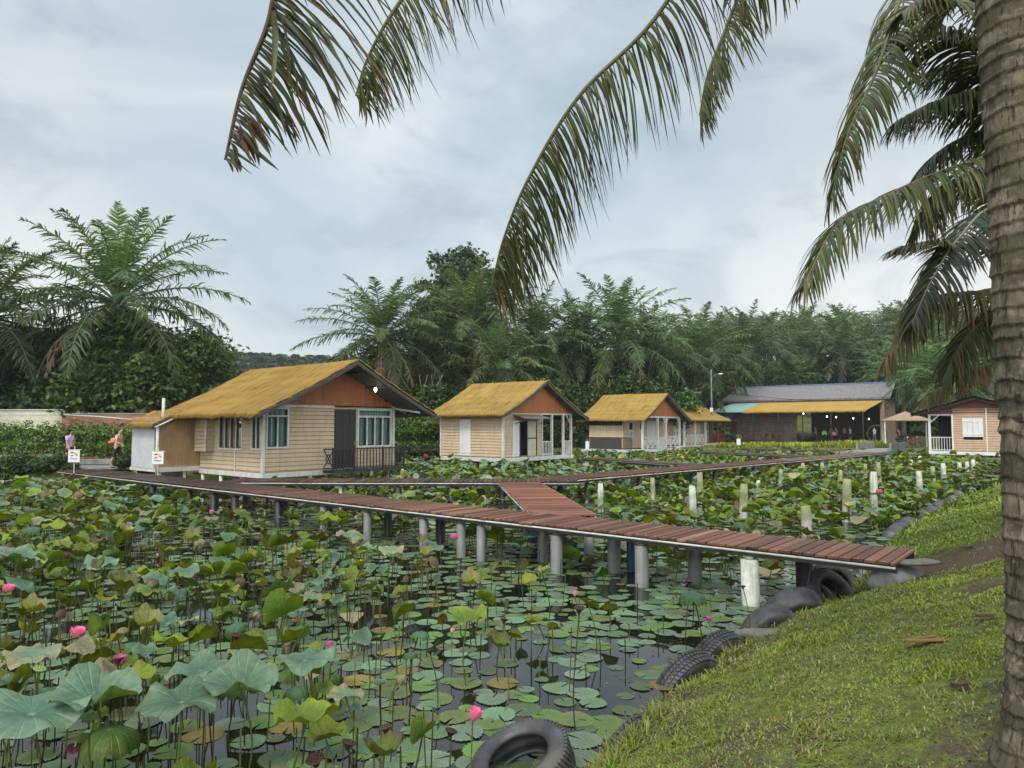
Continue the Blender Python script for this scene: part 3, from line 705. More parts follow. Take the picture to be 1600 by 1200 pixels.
# ------------------------------------------------------------------ walkways
DZ = 0.90
def hit_col(px, p0, p1):
    """parameter along the ground line p0-p1 where it is seen at photo column px"""
    k = (px - 800) / F_PX
    dx, dy = p1[0] - p0[0], p1[1] - p0[1]
    return (k * p0[1] - p0[0]) / (dx - k * dy)
POSTS = []
def walkway(label, a, b, wd, tone, edge='pipe_white', posts=(), plank=.155, s0=0, z=DZ, rails=True):
    """a-b is the near edge; the deck lies to the left of a->b"""
    a = Vector((*a, 0)); b = Vector((*b, 0)); Ln = (b - a).length; rz = math.atan2(b.y - a.y, b.x - a.x)
    root = empty('boardwalk', (a.x, a.y, 0), rz, label, 'boardwalk')
    rr = random.Random(s0); mb = MB(); x = 0.0
    while x < Ln - .02:
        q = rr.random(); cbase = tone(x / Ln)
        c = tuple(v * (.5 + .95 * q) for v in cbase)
        if rr.random() < .06: c = (c[0] * 1.2, c[1] * 1.5, c[2] * 1.6)
        e0, e1, dz = rr.uniform(-.035, .035), rr.uniform(-.035, .035), rr.uniform(-.004, .004)
        mb.box(x, min(x + plank - .020, Ln), -.0 + e0, wd + e1, z - .032 + dz, z + dz, 0, c); x += plank
    for yy in ((.0, wd) if rails else ()):
        xx = .08
        while xx < Ln: mb.box(xx - .008, xx + .008, yy - .008 + .02, yy + .028, z + .0045, z + .009, 0, (.5, .5, .48)); xx += plank
    mb.build('deck', M['deck'], root)
    for yy in (.10, wd - .10):
        mb = MB(); mb.box(0, Ln, yy - .03, yy + .03, z - .15, z - .036); mb.build('joist', M['dark'], root)
    if rails:
        for yy in (.0, wd):
            mb = MB(); mb.tube([(0, yy, z - .065), (Ln * .33, yy, z - .072), (Ln * .66, yy, z - .066), (Ln, yy, z - .07)], .017, 8)
            mb.build('edge_pipe', M[edge], root, True)
    for (px, yo, mat, r) in posts:
        t_ = hit_col(px, (a.x, a.y), (b.x, b.y)) if px > 5 else px
        xx = max(.12, min(Ln - .12, t_ * Ln)); mb = MB(); r = r * rr.uniform(.94, 1.05); lean = rr.uniform(-.02, .02)
        mb.tube([(xx + lean, yo, -1.2), (xx, yo, z - .20)], r, 20)
        mb.tube([(xx, yo, z - .195), (xx, yo, z - .155)], r * .55, 12)
        mb.build('post', M[mat], root, True).data.shade_smooth()
    return root
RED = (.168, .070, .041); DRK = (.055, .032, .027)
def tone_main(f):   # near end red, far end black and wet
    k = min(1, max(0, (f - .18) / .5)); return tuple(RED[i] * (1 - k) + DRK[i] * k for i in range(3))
A0, A1 = (5.16, 9.69), (-18.6, 29.2)       # near edge, near end first; deck must lie on its far side
dirA = Vector((A1[0] - A0[0], A1[1] - A0[1], 0)).normalized()
# reverse the order so that the deck lies to the left of travel: far -> near has the deck on the left (+normal)
mp = [(c_, .16, 'post_grey', .095) for c_ in (500, 568, 655, 713, 744)] + [(861, .16, 'post_grey', .108), (993, .16, 'post_grey', .115), (1162, .12, 'post_white', .13)]
mp += [(c_, 1.15, 'post_black', .10) for c_ in (333, 393, 460, 551, 632)] + [(c_, .16, 'post_black', .10) for c_ in (235, 292, 330, 363, 430)]
mp += [(805, .9, 'post_grey', .12), (917, .9, 'post_grey', .12), (1043, .95, 'post_grey', .12), (1214, 1.1, 'post_black', .13), (958, 1.0, 'post_blue', .09), (900, 1.25, 'post_blue', .08), (930, 1.2, 'post_blue', .08)]
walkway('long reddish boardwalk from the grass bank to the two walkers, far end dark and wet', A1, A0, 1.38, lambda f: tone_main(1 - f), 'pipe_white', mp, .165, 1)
mid = lambda f: (.21, .075, .045)
walkway('short broad reddish boardwalk linking the long one to the one behind it', (1.75, 15.0), (.9, 23.45), 1.35, lambda f: (.19, .072, .042), 'pipe_white',
        [(-1, .12, 'post_grey', .11)], .16, 2, DZ - .004)
for (px, D) in ((811, 22.0), (820, 20.5), (833, 18.2), (848, 17.0)):
    pass
walkway('boardwalk passing level in front of the largest thatched house', (-9.6, 23.6), (2.2, 23.4), 1.35, lambda f: (.075, .036, .028), 'pipe_white',
        [(c_, .15, 'post_black', .11) for c_ in (395, 470, 540, 622, 705, 786)] + [(c_, .2, 'post_white', .07) for c_ in (532, 541)], .16, 3, DZ + .004)
walkway('boardwalk climbing away from the junction to the concrete ramp by the hall', (1.5, 24.0), (25.6, 48.2), 1.35, lambda f: (.115, .042, .027) if f < .55 else (.15, .085, .065), 'pipe_white',
        [(c_, .15, 'post_black', .11) for c_ in (880, 922, 965, 1003, 1047, 1085, 1120, 1152, 1180, 1205, 1232, 1262, 1290)] + [(c_, .15, 'post_white', .13) for c_ in (1322, 1345, 1366, 1386)], .17, 4)
walkway('boardwalk from the porch of the second house across to the ramp boardwalk', (3.9, 40.6), (8.6, 32.6), 1.2, lambda f: (.09, .05, .04), 'pipe_grey',
        [(c_, .15, 'post_black', .1) for c_ in (930, 962, 1000, 1040)], .17, 5, DZ - .004)
walkway('boardwalk from the third house porch toward the ramp boardwalk', (12.6, 50.8), (17.6, 42.3), 1.2, lambda f: (.09, .05, .04), 'pipe_grey',
        [(c_, .15, 'post_black', .1) for c_ in (1095, 1130, 1165, 1200)], .17, 6, DZ - .004)
walkway('farthest boardwalk running below the paired small houses', (18.3, 57.2), (25.2, 49.6), 1.1, lambda f: (.09, .05, .04), 'pipe_grey',
        [(c_, .15, 'post_black', .1) for c_ in (1165, 1200, 1235, 1270, 1300)], .17, 7, DZ - .006)
# blue and grey posts bunched under the junction
for i, (px, D, mat, lab) in enumerate([(811, 20.6, 'post_grey', 'grey pipe post left of the two blue posts under the link boardwalk'), (820, 19.4, 'post_grey', 'second grey pipe post beside the blue posts under the link boardwalk'),
        (833, 18.0, 'post_blue', 'blue pipe post, farther of the pair under the link boardwalk'), (849, 17.0, 'post_blue', 'blue pipe post, nearer of the pair under the link boardwalk')]):
    p = at(px, 700, D=D); mb = MB(); mb.tube([(p.x, p.y, -1), (p.x, p.y, .70)], .11, 18)
    tag(mb.build('pipe_post', M[mat], None, True), lab, 'post', 'pipe posts under the link boardwalk')
# free standing old posts in the right hand part of the pond
fp = [(1022, 23.9, .80, .10, 0), (1092, 24.8, .95, .13, 0), (1083, 19.8, .80, .12, 1), (1158, 20.8, .85, .14, 0), (1260, 17.6, .72, .15, 0), (1318, 20.5, 1.0, .15, 0), (1362, 22.3, 1.0, .13, 1),
      (1218, 29.6, .8, .10, 0), (1253, 33, .8, .11, 0), (1284, 34, .8, .11, 0), (1373, 31, .95, .12, 0), (1437, 27.5, .75, .13, 1), (1457, 30.5, .75, .12, 0), (1475, 31, .9, .12, 1), (1420, 37, .7, .13, 1),
      (1500, 34.5, .75, .12, 1), (1509, 35.2, .8, .12, 1), (1521, 36, .85, .12, 1), (1435, 42, .8, .12, 1), (1350, 33, .75, .10, 0), (1182, 26, .6, .09, 1), (938, 22.8, .65, .11, 1), (1310, 29, .7, .1, 0)]
wear = {0: 'with a mossy green top', 1: 'bleached pale all over'}
wherep = ['nearest the link junction', 'third from the junction, slim', 'close behind the long boardwalk, cracked', 'broad, beyond the middle of the long boardwalk', 'stout, nearest the grass bank end of the long boardwalk',
          'tallest and thickest of those before the bank', 'tall and slender, right of the tallest one', 'in the middle of the dense leaves', 'left of a pair far out in the leaves', 'right of a pair far out in the leaves', 'standing alone below the ramp boardwalk end',
          'left of three near the tyres', 'middle of three near the tyres', 'right of three near the tyres', 'short, below the concrete ramp', 'first of three short ones below the far right house',
          'second of three short ones below the far right house', 'third of three short ones below the far right house', 'far one beside the concrete ramp supports', 'thin, in leaves left of the ramp', 'low, half buried in leaves', 'tucked against the ramp boardwalk start', 'small, deep in the leaves before the bank']
for (px, D, h, r, kd), wh in zip(fp, wherep):
    p = at(px, 700, D=D); rr = random.Random(px); mb = MB(); r *= .85; lx, ly = rr.uniform(-.08, .08), rr.uniform(-.08, .08); h *= rr.uniform(.88, 1.12); k = 8
    h = h + .05 if D < 18 else h + .22
    mb.tube([(lx * i / k, ly * i / k, -1 + (h + 1) * i / k) for i in range(k + 1)], [r * rr.uniform(.93, 1.06) for _ in range(k)] + [r * .8], 16)
    t = M['post_mossy'] if (kd == 0 and 'post_mossy' in M) else M['post_white']
    o = mb.build('old_post', t, None, True); o.location = (p.x, p.y, 0)
    tag(o, ('old post %s, %s' % (wear[kd], wh)).replace(' of those before the bank', ', before the bank').replace(' end of the long boardwalk', ' end of the boardwalk'), 'post', 'free standing old posts in the pond')

# ------------------------------------------------------------------ lotus leaves
def lotus_leaf(kind, seed, nr=9, na=40, colr=None):
    """radius 1 leaf: V, F(quads), UV, C"""
    r_ = np.random.default_rng(seed)
    rr = np.concatenate([[.02], np.linspace(.12, 1, nr - 1)]); th = np.arange(na) * 2 * np.pi / na
    Rr, T = np.meshgrid(rr, th, indexing='ij')
    ph = r_.uniform(0, 6.28, 6); k1, k2, k3 = r_.integers(3, 6), r_.integers(6, 9), r_.integers(10, 15)
    wave = np.sin(k1 * T + ph[0]) * .55 + np.sin(k2 * T + ph[1]) * .35 + np.sin(k3 * T + ph[2]) * .2 + np.sin(2 * T + ph[3]) * .5
    edge = 1 + .05 * np.sin(3 * T + ph[4]) + .035 * np.sin(7 * T + ph[5]) + .02 * np.sin(21 * T)
    rad = Rr * np.where(Rr > .6, edge, 1)
    X, Y = rad * np.cos(T), rad * np.sin(T); rib = .012 * np.abs(np.sin(10.5 * T)) * Rr
    if kind == 'flat':   Z = .34 * Rr ** .8 - .24 * Rr ** 2.4 + wave * .22 * Rr ** 2.4
    elif kind == 'bowl': Z = .42 * Rr ** 1.2 + wave * .22 * Rr ** 2.3
    elif kind == 'cup':  X *= 1 - .25 * Rr ** 2; Y *= 1 - .25 * Rr ** 2; Z = .62 * Rr ** 1.3 + wave * .22 * Rr ** 2 + .25 * Rr * np.cos(T)
    elif kind == 'fold':
        a_ = 1.05; s_ = np.sign(Y); Z = np.abs(Y) * math.sin(a_) * (.6 + .4 * Rr) + wave * .10 * Rr ** 2; Y = Y * math.cos(a_)
    elif kind == 'tent':
        a_ = .75; Z = -np.abs(Y) * math.sin(a_) + wave * .10 * Rr ** 2; Y = Y * math.cos(a_) + .03
    elif kind == 'droop':
        X *= 1 - .28 * Rr ** 2; Y *= 1 - .28 * Rr ** 2; Z = .08 * Rr - .62 * Rr ** 2.2 + wave * .15 * Rr ** 2 + .05 * np.sin(11 * T) * Rr ** 2
    else:               # wilt
        X *= 1 - .45 * Rr ** 1.5; Y *= 1 - .45 * Rr ** 1.5; Z = -.75 * Rr ** 1.6 + wave * .3 * Rr ** 1.6 + .09 * np.sin(9 * T + ph[4]) * Rr
    Z = Z + rib + (fbm(X * 3 + seed, Y * 3, seed % 97, 3) - .5) * .10 * Rr
    V = np.stack([X, Y, Z], -1).reshape(-1, 3)
    i, j = np.meshgrid(np.arange(nr - 1), np.arange(na), indexing='ij'); j2 = (j + 1) % na
    F = np.stack([i * na + j, (i + 1) * na + j, (i + 1) * na + j2, i * na + j2], -1).reshape(-1, 4)
    UV = np.stack([T / (2 * np.pi), Rr], -1).reshape(-1, 2)
    c0, c1 = colr; f = Rr.reshape(-1)[:, None] ** 2.2
    blot = np.clip((fbm(X * 2.2 + 9, Y * 2.2 + seed, 5, 3).reshape(-1)[:, None] - .5) * 5, 0, 1)
    f = np.clip(f * .8 + f * blot * .9, 0, 1)
    C = np.array(c0) * (1 - f) + np.array(c1) * f
    return V, F, UV, C
BLU = (.065, .135, .090); BLU2 = (.135, .215, .135); GRN = (.050, .120, .022); YGR = (.17, .21, .022); OLV = (.085, .125, .018); TAN = (.27, .245, .14); BRN = (.10, .065, .035); PINK = (.22, .20, .135)
VARS = [('flat', BLU, BLU2, 'blue green'), ('bowl', BLU, BLU2, 'blue green'), ('flat', BLU2, TAN, 'tan rimmed pale'), ('cup', YGR, TAN, 'yellow green'), ('fold', YGR, OLV, 'yellow green'),
        ('bowl', OLV, YGR, 'olive green'), ('droop', GRN, OLV, 'dark green'), ('droop', BLU, GRN, 'blue green'), ('tent', PINK, TAN, 'faded tan'), ('wilt', BRN, BRN, 'brown'), ('cup', OLV, BRN, 'brown rimmed olive'),
        ('flat', GRN, YGR, 'mid green'), ('bowl', YGR, YGR, 'bright yellow green'), ('wilt', TAN, BRN, 'tan and brown'), ('tent', BLU, BLU2, 'blue green'), ('fold', GRN, YGR, 'mid green')]
SHAPE = {'flat': 'spread flat', 'bowl': 'bowl shaped', 'cup': 'upturned', 'fold': 'folded upward', 'droop': 'drooping', 'tent': 'folded down', 'wilt': 'shrivelled'}
WTS = np.array([8, 8, 7, 6, 13, 11, 6, 6, 5, 6, 6, 11, 9, 4, 5, 11], float); WTS /= WTS.sum()
hi = []
for i, (kd, c0, c1, cn) in enumerate(VARS):
    V, F, UV, C = lotus_leaf(kd, 300 + i, 10, 44, (c0, c1)); me = np_mesh('lotus_blade', V, F, C, UV); me.materials.append(M['lotus']); me.shade_smooth(); hi.append(me)
lo = [lotus_leaf(kd, 300 + i, 4, 15, (c0, c1)) for i, (kd, c0, c1, cn) in enumerate(VARS)]
vlo = [lotus_leaf(kd, 300 + i, 3, 9, (c0, c1)) for i, (kd, c0, c1, cn) in enumerate(VARS)]
# scatter
r_ = np.random.default_rng(77)
def scatter(n, x0, x1, y0, y1):
    return r_.uniform(x0, x1, n), r_.uniform(y0, y1, n)
X, Y = scatter(60000, -34, 34, 4.2, 62)
d = pond_sd(X, Y); PX, PY, Ff = project(X, Y, np.full(X.shape, .6))
ok = (d < -.25) & (PX > -80) & (PX < 1600); X, Y, d, PX, PY = X[ok], Y[ok], d[ok], PX[ok], PY[ok]
# density map (leaves per square metre), from open water near the bank to dense thickets
shore_near = -d
nA = -((X - A0[0]) * (-dirA.y) + (Y - A0[1]) * dirA.x)      # signed distance from the long boardwalk's near edge
front = nA < 0
side = (X - A0[0]) * (-.634) * 0
def walk_n(X, Y):  # >0 : beyond the long boardwalk
    return (X - A0[0]) * .634 + (Y - A0[1]) * .773
wn = walk_n(X, Y)
base = np.where(wn < 0, np.where(Y < 8, 4.0, 5.4), np.where(Y < 28, 4.4, 5.8))
openw = sstep(-60, 420, PX - 560 - (PY - 900) * .05) * (PY > 800) * (wn < .3)       # open water toward the bank on the camera side
dens = base * (1 - .80 * openw)
dens *= np.where((wn < 0), sstep(.15, 2.2, shore_near) , 1)
dens *= np.where((wn < 0) & (wn > -2.2) & (PX > 420), .35, 1)
dens *= np.where((wn > 0) & (wn < 3.5) & (PX > 950), .75, 1)
dens *= .55 + .9 * sstep(.35, .6, fbm(X * .45, Y * .45, 21))
dens *= np.where(Y > 36, .75, 1) * np.where((Y < 7.0) & (PX < 560), 1.25, 1)
A_tot = 68 * 57.8; keep = r_.random(len(X)) < dens / (60000 / A_tot)
X, Y, PX, PY, wn, d = [q_[keep] for q_ in (X, Y, PX, PY, wn, d)]; n = len(X)
rad = r_.uniform(.11, .26, n) * np.where(r_.random(n) < .2, 1.2, 1); rad *= np.where((PX > 560) & (wn < 0), .75, 1) * np.where(Y < 11, .74, .90)
hgt = r_.uniform(.22, .72, n) ** 1.0 * np.where(Y > 22, 1.05, .95); hgt = np.where((wn > .5) & (Y < 30) & (PX > 900), hgt * .72, hgt); hgt += .12 * (fbm(X * .3, Y * .3, 8) - .5)
def seg_d(X, Y, a, b):
    e = np.array(b) - np.array(a); t = np.clip(((X - a[0]) * e[0] + (Y - a[1]) * e[1]) / (e @ e), 0, 1); return np.hypot(X - a[0] - t * e[0], Y - a[1] - t * e[1])
wd_ = np.full(n, 99.)
for a_, b_ in (((-18.2, 29.9), (5.9, 10.0)), ((1.1, 15.0), (.2, 23.5)), ((-9.6, 24.3), (2.2, 24.1)), ((1.0, 24.4), (25.1, 48.7)), ((4.4, 40.9), (9.1, 32.9)), ((13.1, 51.1), (18.1, 42.6)), ((18.7, 57.6), (25.6, 50))):
    wd_ = np.minimum(wd_, seg_d(X, Y, a_, b_))
hgt = np.where(wd_ < 1.0, np.minimum(hgt, .48), np.minimum(hgt, .80)); keep = ~((wd_ < .9) & (r_.random(n) < .6))
U_, V_ = np.array([.642, .767]), np.array([-.767, .642])
for (P0, u0, u1, v0, v1) in (((-9.38, 26.9), -1.8, 6.5, -.1, 7.4), ((-.49, 39), -.1, 6.6, -.1, 4.9), ((9.7, 53), -.1, 6.1, -.1, 4.9), ((15.2, 60), -.1, 7, -.1, 5)):
    q1 = (X - P0[0]) * U_[0] + (Y - P0[1]) * U_[1]; q2 = (X - P0[0]) * V_[0] + (Y - P0[1]) * V_[1]
    ins = (q1 > u0) & (q1 < u1) & (q2 > v0) & (q2 < v1); keep &= ~(ins & ((q1 > u0 + .8) & (q2 > v0 + .8))); hgt = np.where(ins, np.minimum(hgt, .5), hgt)
hi_mask = (wn > 1.5) & (Y > 36) & (wd_ > 1.4); hgt = np.where(hi_mask, hgt + .10, hgt)
X, Y, PX, PY, wn, d, rad, hgt = [q_[keep] for q_ in (X, Y, PX, PY, wn, d, rad, hgt)]; n = len(X)
var = r_.choice(len(VARS), n, p=WTS); blue_near = (Y < 6.3) & (PX < 520); var = np.where(blue_near & (r_.random(n) < .5), r_.choice([0, 1, 0, 2, 7], n), var)
leftfar = (Y > 22) & (PX < 330) & (r_.random(n) < .45); var = np.where(leftfar, r_.choice([0, 1, 2, 14], n), var)
leftfar = (Y > 24) & (PX < 1000) & (wn > 0) & (r_.random(n) < .35); var = np.where(leftfar, r_.choice([0, 1, 2, 14], n), var)
rz = r_.uniform(0, 6.28, n); ta = r_.uniform(0, 6.28, n); tl = np.abs(r_.normal(0, .36, n))
# hero leaves seen large at the bottom left; (px, py, radius px, variant, tilt deg, height, label)
HERO = [(48, 1120, 92, 0, 12, .62, 'huge blue green lotus leaf with drops at the lower left corner'), (150, 1098, 70, 1, 14, .66, 'blue green lotus leaf with wavy rim overlapping the corner leaf'),
        (172, 1140, 62, 6, 10, .52, 'dark shaded blue green lotus leaf hanging under its neighbours at the lower left'), (282, 1100, 66, 0, 14, .66, 'big blue green lotus leaf with a deep centre, right of the corner leaves'),
        (376, 1078, 62, 1, 24, .68, 'big smooth blue green lotus leaf tipped toward the viewer'), (312, 1050, 52, 0, 8, .66, 'pale blue green lotus leaf behind the two biggest leaves'),
        (476, 1034, 46, 0, 10, .72, 'jagged blue green lotus leaf sprinkled with drops above tall stems'), (462, 1074, 28, 7, 6, .60, 'small drooping blue green umbrella leaf on four thin stems'),
        (442, 962, 42, 15, 22, .80, 'dark green folded lotus leaf with ragged upper edge in the middle of the field'), (285, 895, 28, 0, 10, .78, 'round blue green lotus leaf standing clear in the mid field'),
        (612, 860, 22, 2, 22, .85, 'pale round lotus leaf with brown rim held up on one stem'), (1082, 925, 33, 7, 6, .80, 'large drooping green leaf near the white post, a seed head on top of it'),
        (735, 912, 22, 3, 25, .70, 'pale cupped lotus leaf alone above the dark water'), (730, 970, 34, 5, 20, .66, 'ragged dark olive leaf over the middle water'), (600, 1180, 45, 10, 30, .55, 'torn olive leaf with brown edges at the bottom centre'),
        (660, 1150, 30, 15, 20, .5, 'curled green leaf right of the torn olive one'), (560, 985, 30, 14, 6, .8, 'grey green leaf folded down over its stem in the middle field'), (155, 985, 30, 4, 12, .7, 'yellow green folded leaf left of the pink bloom'),
        (50, 1025, 42, 2, 14, .74, 'pale rimmed lotus leaf at the left edge above the big ones'), (160, 1035, 38, 8, 8, .74, 'faded rolled leaf lying over its stem left of the pink flower'), (120, 1000, 32, 8, 6, .72, 'faded tan rolled leaf at the left edge'),
        (230, 978, 30, 3, 16, .72, 'yellow green cupped leaf with dark veins in the left field'), (780, 1010, 26, 10, 20, .55, 'brown edged leaf over the central open water'), (215, 1060, 28, 12, 26, .62, 'bright yellow green small leaf with dark veins beside the rolled leaves')]
def individual(x, y, h, r, vi, rz_, ta_, tl_, label, group=None):
    kd = VARS[vi][0]
    root = empty('lotus_leaf', (x, y, 0), rz_, label, 'lotus leaf', group)
    o = bpy.data.objects.new('blade', hi[vi]); col.objects.link(o); o.parent = root; o.location = (0, 0, h)
    o.scale = (r, r, r); o.rotation_euler = Euler((tl_ * math.cos(ta_), tl_ * math.sin(ta_), 0))
    s = bpy.data.objects.new('stem', stem_me[vi % 4]); col.objects.link(s); s.parent = root; s.location = (0, 0, -.3); s.scale = (1.0, 1.0, h + .3)
stem_me = []
for i in range(4):
    a = Acc(); q = np.linspace(0, 1, 8); off = .10 * np.sin(q * 3.14) * (1 if i % 2 else -1)
    tube_np(a, np.stack([off, .05 * np.sin(q * 4 + i) * (1 - q) , q], -1), np.full(8, .0075), [(.11, .14, .035), (.09, .11, .03), (.13, .15, .04), (.06, .055, .025)][i], 6)
    me = a.mesh('lotus_stem'); me.materials.append(M['stem']); me.shade_smooth(); stem_me.append(me)
hx = []
for (px, py, rp, vi, tl_, h, lab) in HERO:
    p = at(px, py, z=h); rr_ = rp / F_PX * p.y * .9; hx.append((p.x, p.y))
    tn = R(tl_ * .35)     # tip the blade toward the camera
    rz0 = (px * 7) % 6.28
    root_dir = math.atan2(-p.y, -p.x) - rz0 + math.pi / 2
    individual(p.x, p.y, h, rr_, vi, rz0, root_dir, tn, lab, None)
hx = np.array(hx)
dm = np.min(np.hypot(X[:, None] - hx[:, 0], Y[:, None] - hx[:, 1]), axis=1); keep = dm > .24
# keep the lens clear: nothing standing very close to the camera covers the picture
keep &= ~((Y < 5.2) & (PY < 1000))
X, Y, PX, PY, wn, d, rad, hgt, var, rz, ta, tl = [q_[keep] for q_ in (X, Y, PX, PY, wn, d, rad, hgt, var, rz, ta, tl)]; n = len(X)
px_size = rad / Y; inview = (PX > -10) & (PX < 1560) & (PY < 1230); order = np.argsort(-px_size * inview)
IND = 270; ind, rest = order[:IND], order[IND:]
LM = [(1162, 900, 'the near white post'), (738, 1116, 'the large pink bloom'), (815, 1165, 'the bottom tyre'), (833, 870, 'the blue posts'), (1082, 925, 'the big drooping leaf'), (905, 950, 'the tallest dark seed head'), (735, 912, 'the pale cupped leaf'),
      (612, 860, 'the pale round leaf'), (442, 962, 'the dark folded leaf'), (285, 895, 'the round blue leaf'), (476, 1034, 'the jagged blue leaf'), (376, 1078, 'the smooth tipped leaf'), (100, 1110, 'the lower left corner leaves'), (188, 1031, 'the pink and white bloom'), (12, 919, 'the left edge bloom'),
      (148, 868, 'the far left seed head'), (517, 1008, 'the bright pink bud'), (655, 820, 'the grey posts'), (440, 880, 'the far middle seed head'), (1000, 830, 'the long boardwalk bend'), (120, 987, 'the shedding bloom'), (590, 1165, 'the bottom seed heads'), (1107, 967, 'the small pink bloom'), (1318, 790, 'the tallest old post'), (1100, 780, 'the slim old posts'), (1268, 872, 'the bank end bloom')]
def region_name(px, py, wn_=0):
    q = min(LM, key=lambda l: (l[0] - px) ** 2 + (2 * (l[1] - py)) ** 2); dx, dy = px - q[0], (py - q[1]) * 2
    w_ = ('right of' if dx > 0 else 'left of') if abs(dx) > abs(dy) else ('in front of' if dy > 0 else 'behind'); d_ = math.hypot(dx, dy)
    return ('just ' if d_ < 45 else 'well ' if d_ > 130 else '') + w_ + ' ' + q[2]
for i in ind:
    kd, _, _, cn = VARS[var[i]]
    individual(X[i], Y[i], hgt[i], rad[i], int(var[i]), rz[i], ta[i], tl[i], '%s%s lotus leaf %s, %s' % ('' , cn, SHAPE[kd], region_name(PX[i], PY[i])), 'lotus leaves standing on stems above the pond')
def merge(name, protos, idx, X, Y, Z, S, var, rz, ta, tl, mat, cj, smooth=True, kind='stuff'):
    Vs, Fs, Cs, Us = [], [], [], []; n0 = 0
    for k, (V, F, UV, C) in enumerate(protos):
        s = idx[var[idx] == k]
        if len(s) == 0: continue
        m = len(s); P = V[None] * S[s][:, None, None]
        cx, sx = np.cos(tl[s])[:, None], np.sin(tl[s])[:, None]
        # tilt about horizontal axis of angle ta, then spin
        ca, sa = np.cos(ta[s])[:, None], np.sin(ta[s])[:, None]; x, y, z = P[..., 0], P[..., 1], P[..., 2]
        u = x * ca + y * sa; v = -x * sa + y * ca; v, z = v * cx - z * sx, v * sx + z * cx; x, y = u * ca - v * sa, u * sa + v * ca
        cr, sr = np.cos(rz[s])[:, None], np.sin(rz[s])[:, None]; x, y = x * cr - y * sr, x * sr + y * cr
        W = np.stack([x + X[s][:, None], y + Y[s][:, None], z + Z[s][:, None]], -1).reshape(-1, 3)
        Ff_ = (F[None] + (np.arange(m) * len(V))[:, None, None]).reshape(-1, F.shape[1]) + n0
        Cc = (C[None] * cj[s][:, None, None]).reshape(-1, 3); Vs.append(W); Fs.append(Ff_); Cs.append(Cc); Us.append(np.tile(UV, (m, 1))); n0 += len(W)
    o = link(name, np_mesh(name, np.concatenate(Vs), np.concatenate(Fs), np.concatenate(Cs), np.concatenate(Us)), mat, None, smooth)
    return tag(o, kind=kind) if kind else o
cj = r_.uniform(.65, 1.3, n)
near = rest[Y[rest] < 19]; far = rest[Y[rest] >= 19]
merge('lotus_leaves', lo, near, X, Y, hgt, rad, var, rz, ta, tl, M['lotus'], cj)
far2 = far
# distant leaves get a few lower companions each
Xf = np.concatenate([X, X[far] + r_.normal(0, .3, len(far))]); Yf = np.concatenate([Y, Y[far] + r_.normal(0, .3, len(far))]); Hf = np.concatenate([hgt, hgt[far] * .5])
Rf = np.concatenate([rad, rad[far] * .8]); vf = np.concatenate([var, r_.permutation(var[far])]); rzf = np.concatenate([rz, rz[far]]); taf = np.concatenate([ta, ta[far]]); tlf = np.concatenate([tl, tl[far]]); cjf = np.concatenate([cj, cj[far] * .9])
merge('lotus_leaves', vlo, np.concatenate([far, np.arange(n, n + len(far))]), Xf, Yf, Hf, Rf, vf, rzf, taf, tlf, M['lotus'], cjf)
# stems of the massed leaves and bare dead stems
def stems(name, xs, ys, hs, r0, cols, nseg=3):
    a = Acc(); m = len(xs); q = np.linspace(0, 1, nseg + 1)
    lean = r_.normal(0, .07, (m, 2)) * hs[:, None]; P = np.zeros((m, nseg + 1, 3))
    P[..., 0] = xs[:, None] + lean[:, :1] * (1 - q) ** 1.5; P[..., 1] = ys[:, None] + lean[:, 1:] * (1 - q) ** 1.5; P[..., 2] = -.15 + (hs[:, None] + .15) * q
    cc = np.asarray(cols)[r_.integers(0, len(cols), m)][:, None].repeat(nseg + 1, 1)
    for w_ in ((1., 0, 0), (0, 1., 0)):
        strips(a, P, np.tile(np.array(w_), (m, nseg + 1, 1)), np.full((m, nseg + 1), r0), cc)
    return tag(link(name, a.mesh(name), M['stem']), kind='stuff')
STC = [(.12, .15, .04), (.09, .12, .03), (.15, .16, .05), (.05, .04, .02), (.13, .10, .05)]
stems('lotus_stems', X[near], Y[near], hgt[near], .0075, STC); stems('lotus_stems', X[far], Y[far], hgt[far], .010, STC, 1)
sx, sy = scatter(4200, -14, 9, 4.8, 18); sd_ = pond_sd(sx, sy); spx, spy, _ = project(sx, sy, sx * 0); sw = walk_n(sx, sy)
k_ = (sd_ < -.5) & (sw < 1.5) & (spx > -20) & (r_.random(len(sx)) < .75 * (.35 + .65 * (fbm(sx * .6, sy * .6, 31) > .5)) * (1 - .72 * sstep(500, 900, spx)))
stems('bare_lotus_stems', sx[k_], sy[k_], r_.uniform(.12, .66, k_.sum()), .0060, [(.05, .045, .02), (.10, .10, .035), (.03, .022, .014), (.13, .14, .05)])

